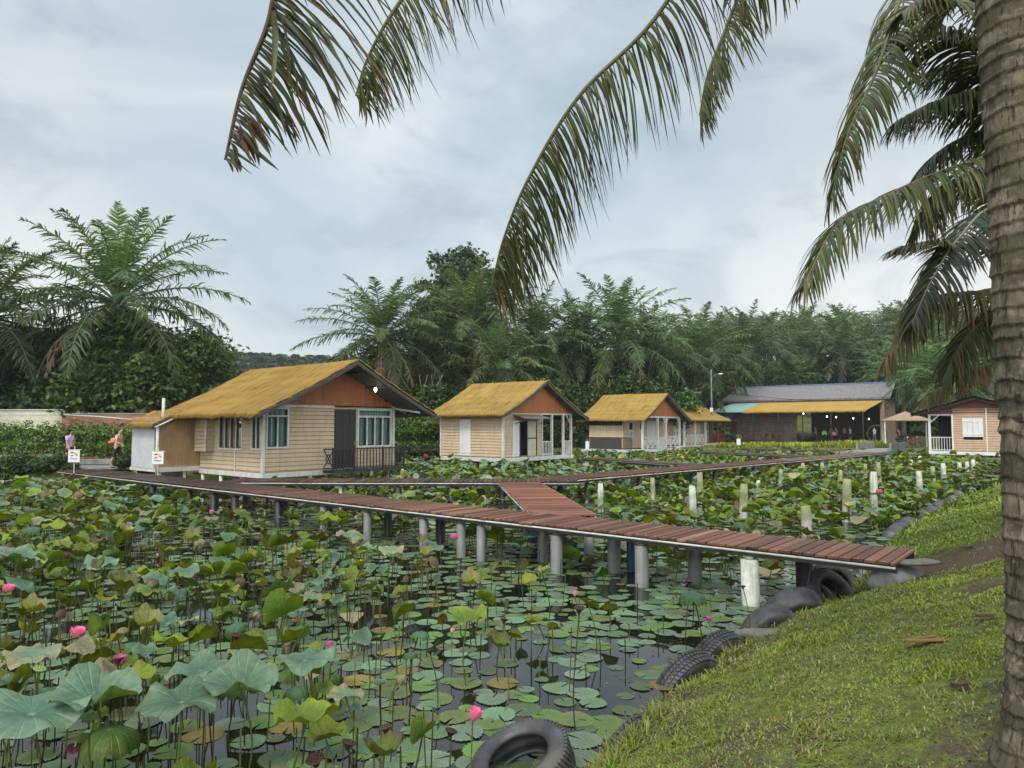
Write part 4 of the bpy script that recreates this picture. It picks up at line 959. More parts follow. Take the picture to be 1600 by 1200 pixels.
# ------------------------------------------------------------------ water lily pads
def pad(seed, na=30, fine=True, c0=(.085, .135, .055), c1=(.11, .16, .06)):
    r_p = np.random.default_rng(seed); th = np.linspace(.10, 2 * np.pi - .10, na); rs = [.015, .5, .93, 1.0]
    V, UV, C = [], [], []; ser = 1 + (.045 * np.sign(np.sin(th * 26)) if fine else 0) + .03 * np.sin(3 * th + seed)
    for k, q in enumerate(rs):
        e = ser if q > .95 else 1
        z = .006 + .01 * np.sin(4 * th + seed) * q + (.018 * q if q > .95 else 0) * np.sin(2 * th + seed * 2)
        V.append(np.stack([q * e * np.cos(th), q * e * np.sin(th), z + 0 * th], -1)); UV.append(np.stack([th / 6.283, 0 * th + q], -1))
        C.append(np.tile(np.array(c0) * (1 - q ** 3) + np.array(c1) * q ** 3, (na, 1)))
    i, j = np.meshgrid(np.arange(len(rs) - 1), np.arange(na - 1), indexing='ij')
    F = np.stack([i * na + j, (i + 1) * na + j, (i + 1) * na + j + 1, i * na + j + 1], -1).reshape(-1, 4)
    return np.concatenate(V), F, np.concatenate(UV), np.concatenate(C)
PC = [((.12, .21, .060), (.14, .235, .07)), ((.13, .215, .125), (.16, .25, .145)), ((.10, .15, .06), (.16, .17, .05)), ((.15, .21, .145), (.18, .24, .165)), ((.19, .17, .05), (.22, .15, .05)), ((.09, .145, .075), (.11, .15, .06))]
PN = ['fresh green', 'pale blue green', 'olive rimmed green', 'milky green', 'yellowing', 'mid green']
pads_hi = [pad(i, 80, True, *PC[i]) for i in range(6)]; pads_lo = [pad(i, 12, False, *PC[i]) for i in range(6)]
pad_me = []
for p_ in pads_hi:
    me = np_mesh('lily_pad', p_[0], p_[1], p_[3], p_[2]); me.materials.append(M['lily']); me.shade_smooth(); pad_me.append(me)
lx, ly = scatter(60000, -18, 10, 4.3, 26); ld = pond_sd(lx, ly); lpx, lpy, _ = project(lx, ly, lx * 0); lw = walk_n(lx, ly)
bias = np.clip(sstep(.28, .45, fbm(lx * .55, ly * .55, 41)), .2, 1); band = np.where(ly < 9.5, 36.0, 24.0) * np.where(lpx < 420, .35, 1) * np.where(lw > 2, .4, 1)
openhole = 1 - .35 * np.exp(-(((lpx - 905) / 120) ** 2 + ((lpy - 1060) / 45) ** 2)); k_ = (ld < -.12) & (lpx > -40) & (lpx < 1560) & (r_.random(len(lx)) < band * bias * openhole / (60000 / (28 * 21.7)) * 1.6)
lx, ly, lpx, lpy = lx[k_], ly[k_], lpx[k_], lpy[k_]
lr = r_.uniform(.07, .17, len(lx)) * np.where(ly < 8, 1.05, .98)
# push overlaps away: accept pads greedily on a coarse grid
o_ = np.argsort(-lr); acc_i = []; cell = {}
for i in o_:
    c_ = (int(lx[i] / .4), int(ly[i] / .4)); bad = False
    for a_ in (-1, 0, 1):
        for b_ in (-1, 0, 1):
            for j in cell.get((c_[0] + a_, c_[1] + b_), ()):
                if (lx[i] - lx[j]) ** 2 + (ly[i] - ly[j]) ** 2 < ((lr[i] + lr[j]- .01) * .74) ** 2: bad = True
    if not bad: acc_i.append(i); cell.setdefault(c_, []).append(i)
acc_i = np.array(acc_i); lx, ly, lr, lpx, lpy = lx[acc_i], ly[acc_i], lr[acc_i], lpx[acc_i], lpy[acc_i]; m = len(lx)
lv = r_.choice(6, m, p=[.24, .22, .14, .18, .06, .16]); lv = np.where((ly > 9) & (r_.random(m) < .5), 1, lv); lrz = r_.uniform(0, 6.28, m); z0 = np.zeros(m) + r_.uniform(.002, .012, m)
o_ = np.argsort(-(lr / ly) * ((lpx > 0) & (lpx < 1550) & (lpy < 1200))); pi_, pr_ = o_[:280], o_[280:]
for i in pi_:
    o = bpy.data.objects.new('lily_pad', pad_me[lv[i]]); col.objects.link(o); o.location = (lx[i], ly[i], z0[i]); o.scale = (lr[i], lr[i], lr[i] * .8); o.rotation_euler = (0, 0, lrz[i])
    tag(o, '%s %s floating lily pad %s' % ('small' if lr[i] < .115 else 'large' if lr[i] > .15 else 'middling', PN[lv[i]], region_name(lpx[i], lpy[i])), 'lily pad', 'lily pads floating on the pond')
merge('lily_pads', pads_lo, pr_, lx, ly, z0, lr, lv, lrz, lrz * 0, lrz * 0, M['lily'], r_.uniform(.75, 1.25, m))

# floating bits: fallen brown leaf scraps and scum specks
a = Acc(); fx, fy = scatter(9000, -14, 8, 4.5, 20); fd = pond_sd(fx, fy); k_ = (fd < -.08) & (r_.random(9000) < .25 + .75 * (fd > -.8)) & (fbm(fx * .9, fy * .9, 91) > .42); fx, fy = fx[k_], fy[k_]; n_ = len(fx)
an = r_.uniform(0, 6.28, n_); sz = r_.uniform(.006, .03, n_); ax_ = np.stack([np.cos(an), np.sin(an), 0 * an], -1) * sz[:, None]; bx_ = np.stack([-np.sin(an), np.cos(an), 0 * an], -1) * sz[:, None] * .6; P_ = np.stack([fx, fy, 0 * fx + .004], -1)
a.add(np.stack([P_ - ax_, P_ - bx_, P_ + ax_, P_ + bx_], 1).reshape(-1, 3), np.arange(4 * n_).reshape(-1, 4), np.repeat(np.array([(.10, .12, .03), (.13, .09, .05), (.20, .19, .12), (.05, .06, .02)])[r_.integers(0, 4, n_)], 4, axis=0))
tag(link('floating_debris', a.mesh('floating_debris'), M['stem']), kind='stuff')
# ------------------------------------------------------------------ flowers and seed heads
def petal_ring(acc, n, L_, w_, open_, r_p, c0, c1, z=0):
    for i in range(n):
        az = i * 6.283 / n + r_p.uniform(-.15, .15); k = 7; q = np.linspace(0, 1, k); e = open_ + r_p.uniform(-.12, .12)
        ang = e * (1 - .75 * q)            # leaning out at the base, closing in at the tip
        rr = np.concatenate([[0], np.cumsum(np.sin(ang[:-1] + .1) * L_ / (k - 1))]); zz = np.concatenate([[0], np.cumsum(np.cos(ang[:-1]) * L_ / (k - 1))])
        wdt = w_ * np.sin(np.pi * np.clip(q * .88 + .08, 0, 1)) ** .8
        c, s = math.cos(az), math.sin(az); V = []; C = []
        for j in range(k):
            for sd in (-1, 0, 1):
                x = rr[j] - abs(sd) * wdt[j] * .28 * -1 * -.6 + .004; y = sd * wdt[j]
                V.append((x * c - y * s, x * s + y * c, zz[j] + z + abs(sd) * .1 * wdt[j])); C.append(np.array(c0) * (1 - q[j]) + np.array(c1) * q[j])
        F = [(j * 3 + b, j * 3 + b + 1, j * 3 + b + 4, j * 3 + b + 3) for j in range(k - 1) for b in (0, 1)]
        acc.add(np.array(V), np.array(F), np.array(C))
PK0, PK1 = (.82, .52, .58), (.78, .20, .40)
def flower(px, py, h, D, size, openness, label, pale=False):
    p = at(px, py, D=D) if D else at(px, py, z=h); h = p.z; r_p = np.random.default_rng(int(px * 3 + py))
    root = empty('lotus_flower', (p.x, p.y, 0), r_p.uniform(0, 6), label, 'flower', 'pink lotus flowers in the pond')
    a = Acc(); c0, c1 = (PK0, PK1) if not pale else ((.85, .7, .68), (.75, .45, .5))
    size *= .8
    petal_ring(a, 6, size * 1.0, size * .36, .35 * openness + .15, r_p, c0, c1); petal_ring(a, 7, size * 1.05, size * .40, .62 * openness + .2, r_p, c0, c1); petal_ring(a, 7, size * .95, size * .38, 1.05 * openness + .2, r_p, c0, c1)
    o = link('petals', a.mesh('petals'), M['petal'], root, True); o.location = (0, 0, h - size * .5); o.rotation_euler = (r_p.normal(0, .2), r_p.normal(0, .2), 0)
    if openness > .6:
        mb = MB(); mb.tube([(0, 0, size * .1), (0, 0, size * .42)], [size * .12, size * .2], 10, 0, (.5, .45, .08)); q = mb.build('seed_head', M['stem'], root); q.location = (0, 0, h - size * .5)
    s = bpy.data.objects.new('stem', stem_me[2]); col.objects.link(s); s.parent = root; s.location = (0, 0, -.3); s.scale = (.8, .8, h + .3 - size * .5)
for a_ in [(738, 1116, 0, 5.6, .125, .5, 'large pink lotus bloom low over the water near the bottom tyre'), (1268, 872, 0, 10.6, .13, 1.0, 'open pink lotus bloom under the bank end of the boardwalk'),
           (1107, 967, 0, 8.7, .075, .7, 'small pink lotus bloom beside the half sunk tyres'), (898, 927, 0, 9.6, .085, .2, 'pink pointed lotus bud above the central water'), (709, 838, 0, 13.2, .15, 1.0, 'pink lotus bloom beside the grey boardwalk post'),
           (517, 1008, 0, 7.2, .09, .35, 'bright pink half open bud right of the jagged leaf'), (188, 1031, 0, 6.9, .12, .8, 'pink and white lotus bloom between rolled leaves at the left'), (120, 987, 0, 7.6, .14, 1.0, 'shedding pink lotus bloom in the left field'),
           (12, 919, 0, 9.2, .13, .8, 'pink lotus bloom at the left edge of the field'), (122, 775, 0, 20, .17, .9, 'far pink lotus bloom near the bushes at the left'), (1375, 768, 0, 21.5, .18, 1.1, 'pink lotus bloom low among leaves beside the pale posts'),
           (706, 985, 0, 8.4, .06, .4, 'faded pink bud in the middle of the pond', True), (330, 800, 0, 17, .12, .5, 'pink bud under the far half of the boardwalk'), (664, 712, 0, 33, .2, .8, 'distant pink bloom in leaves before the second house')]:
    flower(*a_)
def seedpod(px, py, D, size, label, c, tilt=0.15):
    p = at(px, py, D=D); rr = random.Random(px); root = empty('seed_head', (p.x, p.y, 0), rr.uniform(0, 6), label, 'seed head', 'lotus seed heads on stalks')
    mb = MB(); k = 16; prof = [(0.10, -1.0), (.25, -.85), (.55, -.35), (.92, -.05), (1.0, .06), (.93, .14)]
    for i, (r0, z0_) in enumerate(prof): pass
    V = [(math.cos(6.283 * j / k) * r0 * size, math.sin(6.283 * j / k) * r0 * size, z_ * size) for r0, z_ in prof for j in range(k)]
    F = [(i * k + j, i * k + (j + 1) % k, (i + 1) * k + (j + 1) % k, (i + 1) * k + j) for i in range(len(prof) - 1) for j in range(k)] + [tuple((len(prof) - 1) * k + j for j in range(k))]
    mb.add(V, F, 0, c)
    for i in range(11):
        an = i * 2.4; q = .85 * math.sqrt((i + .5) / 11) * size; x, y = q * math.cos(an), q * math.sin(an)
        mb.tube([(x, y, .13 * size), (x, y, .22 * size)], [size * .13, size * .09], 7, 0, tuple(v * .45 for v in c))
    o = mb.build('pod', M['stem'], root, False); o.location = (0, 0, p.z); o.rotation_euler = (rr.uniform(-tilt, tilt) * 2, rr.uniform(-tilt, tilt) * 2, 0)
    s = bpy.data.objects.new('stem', stem_me[3 if c[0] > c[1] * .95 else 0]); col.objects.link(s); s.parent = root; s.location = (0, 0, -.3); s.scale = (.8, .8, p.z + .3 - size * .8)
PB = (.055, .025, .02); PG = (.22, .28, .07)
for a_ in [(905, 950, 6.7, .055, 'dark seed head with clear holes on the tallest stalk of the open water', PB), (836, 934 + 40, 8.0, .05, 'green seed head over the open water left of the tall dark one', PG), (1077, 908, 8.9, .055, 'brown seed head resting over the drooping green leaf', PB),
           (1161, 916, 9.2, .035, 'small dark seed head in front of the white post', PB), (602, 1136, 5.4, .05, 'brown seed head at the bottom centre, tipped to the left', PB), (545, 1160, 5.2, .055, 'dark seed head on a short stalk left of the tipped one', PB),
           (492, 1186, 5.0, .065, 'black dried seed head at the bottom edge', PB), (705, 1142, 5.4, .05, 'shrivelled black seed head left of the large pink bloom', PB), (788, 968, 7.8, .045, 'dark seed head behind the green one', PB), (370, 992, 7.1, .055, 'dark seed head above olive leaves in the left middle', PB),
           (326, 1016, 6.6, .05, 'flat green seed head over the big blue leaf', PG), (283, 912, 9.5, .05, 'black seed head above the round blue green leaf', PB), (184, 1030, 6.2, .05, 'dark seed head by the rolled leaves', PB), (572, 1002, 7.4, .045, 'small dark seed head in the middle field', PB),
           (62, 1045, 6.0, .05, 'green seed head near the left edge', PG), (440, 880, 11, .05, 'dark seed head in the far middle field', PB), (148, 868, 12, .055, 'dark seed head in the far left field', PB), (672, 1016, 7.0, .04, 'small brown seed head above lily pads', PB)]:
    seedpod(*a_)

# ------------------------------------------------------------------ tyres along the bank
def tyre_mesh(Ro, wd, seed):
    """axis along z; returns MB with carcass and tread blocks"""
    k = 72; pr = [(.60, -.30), (.62, -.42), (.72, -.5), (.88, -.5), (.955, -.44), (.985, -.36), (1.0, -.2), (1.005, 0), (1.0, .2), (.985, .36), (.955, .44), (.88, .5), (.72, .5), (.62, .42), (.60, .30), (.66, .30), (.80, .40), (.93, .30), (.95, 0), (.93, -.30), (.80, -.40), (.66, -.30)]
    V = [(math.cos(6.2832 * j / k) * r * Ro, math.sin(6.2832 * j / k) * r * Ro, z * wd) for r, z in pr for j in range(k)]; n = len(pr)
    F = [(i * k + j, i * k + (j + 1) % k, ((i + 1) % n) * k + (j + 1) % k, ((i + 1) % n) * k + j) for i in range(n) for j in range(k)]
    return V, F
def tread_mb(Ro, wd):
    mb = MB(); nb = 60
    for row_, (z0_, z1_, off) in enumerate([(-.42, -.24, 0), (-.2, -.04, .5), (.04, .2, 0), (.24, .42, .5)]):
        for j in range(nb):
            a0 = 6.2832 * (j + off) / nb; a1 = a0 + 6.2832 / nb * .72; sh = .035 * (1 if row_ < 2 else -1)
            V = []
            for rr in (.985, 1.035):
                for (a_, z_) in ((a0, z0_), (a1, z0_), (a1 + sh, z1_), (a0 + sh, z1_)):
                    r_q = rr - (.02 if abs(z_) > .35 else 0); V.append((math.cos(a_) * r_q * Ro, math.sin(a_) * r_q * Ro, z_ * wd))
            mb.add(V, [(4, 5, 6, 7), (0, 1, 5, 4), (1, 2, 6, 5), (2, 3, 7, 6), (3, 0, 4, 7)])
    return mb
def tyre(label, loc, Ro, wd, rot, worn=False):
    root = empty('old_tyre_ring', loc, 0, label, 'tyre', 'old tyres edging the bank', rot)
    V, F = tyre_mesh(Ro, wd, 0); mb = MB(); mb.add(V, F); mb.build('casing', M['rubber'], root, True)
    if not worn: tread_mb(Ro, wd).build('tread', M['rubber'], root)
tyre('whole treaded tyre lying tilted in the water at the bottom of the bank', (.08, 5.72, .10), .40, .25, (R(12), R(-20), 0))
tyre('half buried treaded tyre slanting up from the water below the small pink bloom', (1.92, 8.0, -.20), .48, .24, (R(108), 0, R(36)))
tyre('treaded tyre standing out of the water nearest the white post', (2.48, 8.75, -.18), .46, .24, (R(106), R(0), R(34)))
0 and tyre('buried tyre showing only a grey treaded rim in the turf', (2.72, 8.35, -.10), .46, .2, (R(112), 0, R(38)))
tyre('smooth worn black tyre leaning flat faced beside the white post', (3.42, 9.55, -.04), .44, .28, (R(108), R(4), R(16)), True)
tyre('big dirty tyre lying on its side at the water edge below the deck', (4.05, 10.4, .04), .44, .32, (R(128), R(8), R(20)), True)
tyre('open dark tyre standing tilted under the boardwalk end', (4.85, 11.0, .12), .44, .26, (R(58), R(0), R(30)))
tyre('tyre behind the open dark one, half hidden in weeds', (5.35, 11.9, .08), .44, .24, (R(60), 0, R(30)))
for i, (px, py, lab) in enumerate([(1395, 825, 'long grey tyre edge just beyond the boardwalk end'), (1412, 815, 'tyre edge a little farther along the bank than the boardwalk end'), (1450, 797, 'middle grey tyre of the far bank row'), (1462, 788, 'grey tyre overlapping the middle one of the far bank row'),
        (1490, 772, 'far grey tyre below the short posts'), (1518, 757, 'farthest grey tyre before the bank turns behind the trunk')]):
    p = at(px, py, z=.16); tyre(lab, (p.x, p.y, -.24), .56, .3, (R(112), R(5 * (i % 3)), R(38)), True)
tyre('sunken tyre rim showing between the bottom tyre and the slope', (1.02, 6.42, -.22), .46, .2, (R(112), 0, R(44)))
# stones and scraps by the tyres
def rock(name, loc, s, label, cat='stone', mat='stone', grp=None, seed=1):
    import bmesh
    bm = bmesh.new(); bmesh.ops.create_icosphere(bm, subdivisions=3, radius=1)
    for v in bm.verts:
        q = 1 + .35 * (fbm(np.array([v.co.x * 1.3 + seed]), np.array([v.co.y * 1.3 + v.co.z]), seed, 3)[0] - .5); v.co = Vector((v.co.x * s[0] * q, v.co.y * s[1] * q, v.co.z * s[2] * q))
    me = bpy.data.meshes.new(name); bm.to_mesh(me); bm.free(); o = link(name, me, M[mat], None, True); o.location = loc; o.rotation_euler = (0, 0, seed); return tag(o, label, cat, grp)
rock('stone', (3.2, 9.0, .16), (.42, .14, .07), 'pale flat stone slab between two tyres near the white post', seed=3)
rock('stone', (5.45, 10.2, .56), (.22, .46, .22), 'dark stone block under the bank end of the boardwalk', mat='concrete', seed=5)
rock('stone', (5.66, 10.08, .84), (.13, .40, .045), 'rough pale stone step where the boardwalk meets the grass', seed=8)
# ------------------------------------------------------------------ turf blades on the bank
r_ = np.random.default_rng(99)
def blades(name, x0, x1, y0, y1, per_m2, hgt_, wdt, dry=.25):
    n = int((x1 - x0) * (y1 - y0) * per_m2); x = r_.uniform(x0, x1, n); y = r_.uniform(y0, y1, n); dd = pond_sd(x, y); px, py, f = project(x, y, np.full(n, 1.0))
    mud = fbm(x * .9 + 3, y * .9, 61, 5); patch = ((x - 7.3) / 2.4) ** 2 + ((y - 10.7) / 1.35) ** 2 + (fbm(x * 2, y * 2, 5) - .5) * 1.3; shade = sstep(1.0, 2.8, x - (y - 3) * .42) * (y < 9)
    pr_ = np.where(patch < 1, .06, 1) * (1 - .93 * sstep(.43, .54, mud) * (.40 + .60 * shade)) * (.45 + .55 * sstep(.3, .5, fbm(x * 5, y * 5, 66, 2))) * sstep(-.05, .25, dd)
    k_ = (dd > .02) & (px > 560) & (px < 1640) & (py > 690) & (py < 1260) & (r_.random(n) < pr_); x, y, dd, mud = x[k_], y[k_], dd[k_], mud[k_]; n = len(x)
    z = ground_z(x, y) - .004; az = r_.uniform(0, 6.28, n); tiltv = r_.uniform(.35, 1.25, n); L_ = hgt_ * r_.uniform(.5, 1.5, n); L_ *= np.where(dd < .35, 2.4, 1) * np.where(fbm(x * 1.6, y * 1.6, 44, 3) > .60, 1.9, 1)
    d0 = np.stack([np.cos(az) * np.sin(tiltv), np.sin(az) * np.sin(tiltv), np.cos(tiltv)], -1); q = np.array([0, .55, 1.])[None, :, None]
    P = np.stack([x, y, z], -1)[:, None] + d0[:, None] * L_[:, None, None] * q - np.array([0, 0, 1.]) * (q ** 2) * L_[:, None, None] * .25
    W = np.stack([-np.sin(az), np.cos(az), 0 * az], -1)[:, None].repeat(3, 1); wd2 = wdt * np.array([.8, 1, .15])[None] * r_.uniform(.6, 1.4, n)[:, None]
    g1, g2, g3 = np.array([.27, .36, .055]), np.array([.13, .20, .035]), np.array([.32, .30, .13]); t1 = np.clip((fbm(x * .8, y * .8, 71) - .35) * 2.6, 0, 1)[:, None]
    c = g2 * (1 - t1) + g1 * t1; isd = (r_.random(n) < dry * (1 + 1.5 * (mud > .52)))[:, None]; c = np.where(isd, g3 * r_.uniform(.5, 1.1, (n, 1)), c) * r_.uniform(.7, 1.3, (n, 1))
    a = Acc(); strips(a, P, W, wd2, c[:, None].repeat(3, 1)); tag(link(name, a.mesh(name), M['grass']), kind='stuff')
blades('turf_grass', .2, 6, 3.0, 7.5, 5200, .030, .0045)
blades('turf_grass', .8, 12, 7.5, 13, 2100, .040, .007)
blades('turf_grass', 4, 19, 13, 20, 650, .055, .013, .15)
blades('turf_grass', 8, 26, 20, 33, 220, .08, .03, .12)
# fallen debris on the turf
def scrap(px, py, L_, label, c, seed, name='dead_frond_piece'):
    p = at(px, py, z=1.1); g = float(ground_z(np.array([p.x]), np.array([p.y]))[0]); mb = MB(); rr = random.Random(seed)
    for i in range(9):
        y0 = rr.uniform(-.05, .05) * L_; mb.bar((-L_ / 2 * rr.uniform(.5, 1), y0, .02 + rr.uniform(0, .02)), (L_ / 2 * rr.uniform(.5, 1), y0 + rr.uniform(-.06, .06) * L_, .02 + rr.uniform(0, .03)), .03, .008, 0, tuple(v * rr.uniform(.7, 1.2) for v in c))
    o = mb.build(name, M['stem']); o.location = (p.x, p.y, g + .01); o.rotation_euler = (0, 0, rr.uniform(-.2, .4)); tag(o, label, 'debris')
scrap(1445, 976, .42, 'orange brown husk fragment lying on the turf', (.22, .11, .045), 1, 'palm_husk')
scrap(1540, 966, .16, 'thin dry brown twig bundle on the turf near the trunk', (.10, .07, .045), 2, 'dry_twigs')
scrap(1510, 824, .3, 'dark stick lying on the bare earth patch', (.06, .045, .035), 3, 'fallen_stick')
scrap(1500, 1062, .14, 'dark dry leaf strips on the shaded turf', (.08, .06, .04), 4, 'dry_twigs')

# ------------------------------------------------------------------ coconut palm with ringed trunk, and its fronds
t = NT('ringed coconut bark'); v = t.coord(); n1 = t.noise(t.coord(scale=(1, 1, 1.6)), 3.2, 7, 0.68); n2 = t.noise(t.coord(scale=(1, 1, .25)), 26, 6, 0.7); n3 = t.noise(v, 1.1, 3)
c = t.ramp(n2, [(0.3, (0.11, 0.09, 0.065)), (0.7, (0.34, 0.295, 0.23))]); c = t.mix(1.0, c, t.attr(), 'MULTIPLY')
lic = t.ramp(n1, [(0.45, 0.0), (0.53, 1.0)]); c = t.mix(t.math('MULTIPLY', lic, .72), c, (0.05, 0.045, 0.033)); c = t.mix(t.math('MULTIPLY', t.ramp(n3, [(0.5, 0.0), (0.66, 1.0)]), .35), c, (0.13, 0.125, 0.06))
crk = t.ramp(t.noise(t.coord(scale=(1, 1, .10)), 30, 4, 0.8), [(0.36, 1.0), (0.42, 0.0)]); c = t.mix(t.math('MULTIPLY', crk, .6), c, (0.03, 0.025, 0.02))
t.bump(t.math('SUBTRACT', n2, t.math('MULTIPLY', crk, .8)), 0.9, 0.02); M['coco'] = t.done(c, 0.9, 0, 0.15)
def coco_trunk(root, base, top, r0, r1, seed, flare=.16, na=120, dz=.009, tall=None):
    r_t = np.random.default_rng(seed); H = top[2] - base[2]; nz = int(H / dz); zz = np.linspace(0, H, nz); th = np.linspace(0, 2 * np.pi, na, endpoint=False); Z, T = np.meshgrid(zz, th, indexing='ij')
    # ring scars of uneven spacing, each a little tilted
    edges = [0.0]
    while edges[-1] < H: edges.append(edges[-1] + r_t.uniform(.055, .115))
    E = np.array(edges); wob = .020 * np.sin(T + Z * .9 + 1) + .022 * (vn(T * 2.2 + 5, Z * 1.3, seed) - .5) + .010 * (vn(T * 9, Z * 3, seed + 1) - .5); Zs = Z + wob + .5 * 0
    k = np.clip(np.searchsorted(E, Zs) - 1, 0, len(E) - 2); fr = (Zs - E[k]) / (E[k + 1] - E[k]); rs = _h(k, k * 0, 3)
    ring = (.006 + .008 * rs) * (1 - fr) ** 1.8 + .006 * np.exp(-((fr - .04) / .05) ** 2); crack = np.clip(1 - np.abs(fr - .02) / .05, 0, 1)
    rad_ = r0 + (r1 - r0) * (Z / H) + flare * np.exp(-Z / .30) + ring - .010 * crack + .010 * (fbm(T * 6 + 3, Z * 22, seed + 5, 3) - .5) + .022 * (fbm(np.cos(T) * 1.5 + 4, Z * 1.4 + np.sin(T), seed + 7, 3) - .5)
    cx = base[0] + (top[0] - base[0]) * (Z / H) ** 1.3; cy = base[1] + (top[1] - base[1]) * (Z / H) ** 1.3
    V = np.stack([cx + rad_ * np.cos(T), cy + rad_ * np.sin(T), base[2] + Z], -1).reshape(-1, 3)
    i, j = np.meshgrid(np.arange(nz - 1), np.arange(na), indexing='ij'); j2 = (j + 1) % na; F = np.stack([i * na + j, i * na + j2, (i + 1) * na + j2, (i + 1) * na + j], -1).reshape(-1, 4)
    tone = (.62 + .5 * rs + .28 * (fr - .5)) * (1 - .55 * crack) * (.8 + .4 * fbm(T * 1.5, Z * 5, seed + 2, 3)); C = np.stack([tone, tone * .985, tone * .96], -1).reshape(-1, 3)
    return link('trunk', np_mesh('trunk', V, F, C), M['coco'], root, True)
CO1 = (2.605, 3.42); gz = float(ground_z(np.array([CO1[0]]), np.array([CO1[1]]))[0])
co1 = empty('coconut_palm', (0, 0, 0), 0, 'coconut palm whose thick ringed trunk stands close at the right edge', 'palm tree')
coco_trunk(co1, (CO1[0], CO1[1], gz - .1), (CO1[0] - .10, CO1[1] + .1, 9.4), .205, .18, 4)
TOP1 = np.array([CO1[0] - .10, CO1[1] + .1, 9.3])
def coco_frond(root, pts, ll, seed, hang=1.0, nl=85, lw=.021, c_mid=(.095, .122, .042), c_tip=(.16, .12, .05), c_r=(.16, .17, .06), brown=.15, start=.12, spread=.25, tear=.1, both=True, sweep=0., lens=(.55, .85, 1, .85), end_ll=.45, r0=.035, side_bias=0., off=.15):
    """coconut frond along world points pts, with long ribbon leaflets that hang by their own weight"""
    r_p = np.random.default_rng(seed); m = 60; P = spline(pts, m); T = norm(np.gradient(P, axis=0)); acc = Acc(); tube_np(acc, P, np.linspace(r0, .007, m), c_r, 6)
    u = np.linspace(start, .995, nl); n = nl * 2; u = np.concatenate([u, u]) + r_p.normal(0, .002, n); u = np.clip(u, 0, .999); sg = np.repeat([1., -1.], nl)
    f = u * (m - 1); i = np.minimum(f.astype(int), m - 2); w_ = (f - i)[:, None]; Q = P[i] * (1 - w_) + P[i + 1] * w_; Tt = norm(T[i] * (1 - w_) + T[i + 1] * w_)
    side = norm(np.cross(Tt, [0, 0, 1.]) + 1e-6) * sg[:, None]; upn = np.cross(side, Tt) * sg[:, None]
    d0 = norm(side * (1 + side_bias * sg[:, None]) + Tt * (.45 + .7 * u[:, None] ** 2) + upn * r_p.normal(.12, spread * .5, (n, 1)) + r_p.normal(0, .06, (n, 3)))
    d0 = norm(d0 * (1 - sweep) - upn * sweep * 1.1)
    Ls = ll * np.interp(u, [0, .12, .35, .75, 1], [*lens, end_ll]) * r_p.uniform(.86, 1.08, n); Ls *= np.where(r_p.random(n) < tear, r_p.uniform(.3, .8, n), 1); k = 8; s = np.linspace(0, 1, k)
    hg = hang * r_p.uniform(.75, 1.3, n)
    dirs = norm(d0[:, None] * (1 - np.clip(s[None, :, None] * 1.15 * hg[:, None, None], 0, .97)) + np.array([0, 0, -1.]) * (np.clip(s[None, :, None] * 1.5, 0, 1) ** .8 * hg[:, None, None]) + Tt[:, None] * .05 - upn[:, None] * off)
    seg = Ls[:, None, None] / (k - 1); LP = Q[:, None] + np.concatenate([np.zeros((n, 1, 3)), np.cumsum(dirs[:, :-1] * seg, axis=1)], 1)
    LP[..., 0] += (r_p.normal(0, .035, (n, 1)) * s[None] ** 2); LP[..., 1] += (r_p.normal(0, .035, (n, 1)) * s[None] ** 2)
    wn_ = norm(np.cross(dirs, norm(np.cross(Tt, side))[:, None])); wn_ = norm(wn_ + 0 * Tt[:, None] + r_p.normal(0, .25, (n, 1, 3)))
    prof = np.interp(s, [0, .12, .5, .85, 1], [.5, .95, 1, .55, .06])[None] * lw * r_p.uniform(.75, 1.2, n)[:, None]
    isb = (r_p.random(n) < brown)[:, None, None]; tipf = np.clip((s - .62) / .38, 0, 1)[None, :, None] ** 1.3 * r_p.uniform(.2, 1, (n, 1, 1)); cm = np.asarray(c_mid) * r_p.uniform(.6, 1.45, (n, 1, 1)); ct = np.asarray(c_tip) * r_p.uniform(.6, 1.2, (n, 1, 1))
    C = cm * (1 - tipf) + ct * tipf; C = np.where(isb, ct * .95, C); mid = LP + np.cross(wn_, dirs) * prof[..., None] * .5
    A = LP + wn_ * prof[..., None]; B = LP - wn_ * prof[..., None]; V = np.stack([A, mid, B], 2).reshape(-1, 3); base = (np.arange(n) * k * 3)[:, None] + (np.arange(k - 1) * 3)[None]
    F = np.concatenate([np.stack([base, base + 1, base + 4, base + 3], -1).reshape(-1, 4), np.stack([base + 1, base + 2, base + 5, base + 4], -1).reshape(-1, 4)]); CC = np.stack([C * .95, C * 1.25 + .01, C * .95], 2).reshape(-1, 3)
    acc.add(V, F, CC); return link('frond', acc.mesh('frond'), M['frond'], root)
def W3(lst): return [tuple(at(px, py, D=D)) for px, py, D in lst]
co1c = tuple(TOP1)
coco_frond(co1, [co1c, (2.2, 4.2, 8.9), (1.75, 5.0, 7.6)] + W3([(1052, -15, 5.4), (905, 150, 5.5), (828, 275, 5.6), (788, 370, 5.7), (767, 452, 5.75)]), .92, 1, .95, 190, .0155, start=.10, brown=.13, r0=.026, off=.26, sweep=.5)
coco_frond(co1, [co1c, (1.6, 3.6, 9.3), (.2, 3.5, 7.8), (-.7, 3.4, 6.2)] + W3([(448, -60, 3.4), (418, 40, 3.45), (378, 140, 3.5), (352, 250, 3.55)]), 1.12, 2, .66, 80, .0165, off=.42, sweep=.66, lens=(.4, .8, 1, .62), end_ll=.14, spread=.5, c_mid=(.085, .098, .045), c_tip=(.15, .095, .055), c_r=(.16, .11, .065), brown=.22)
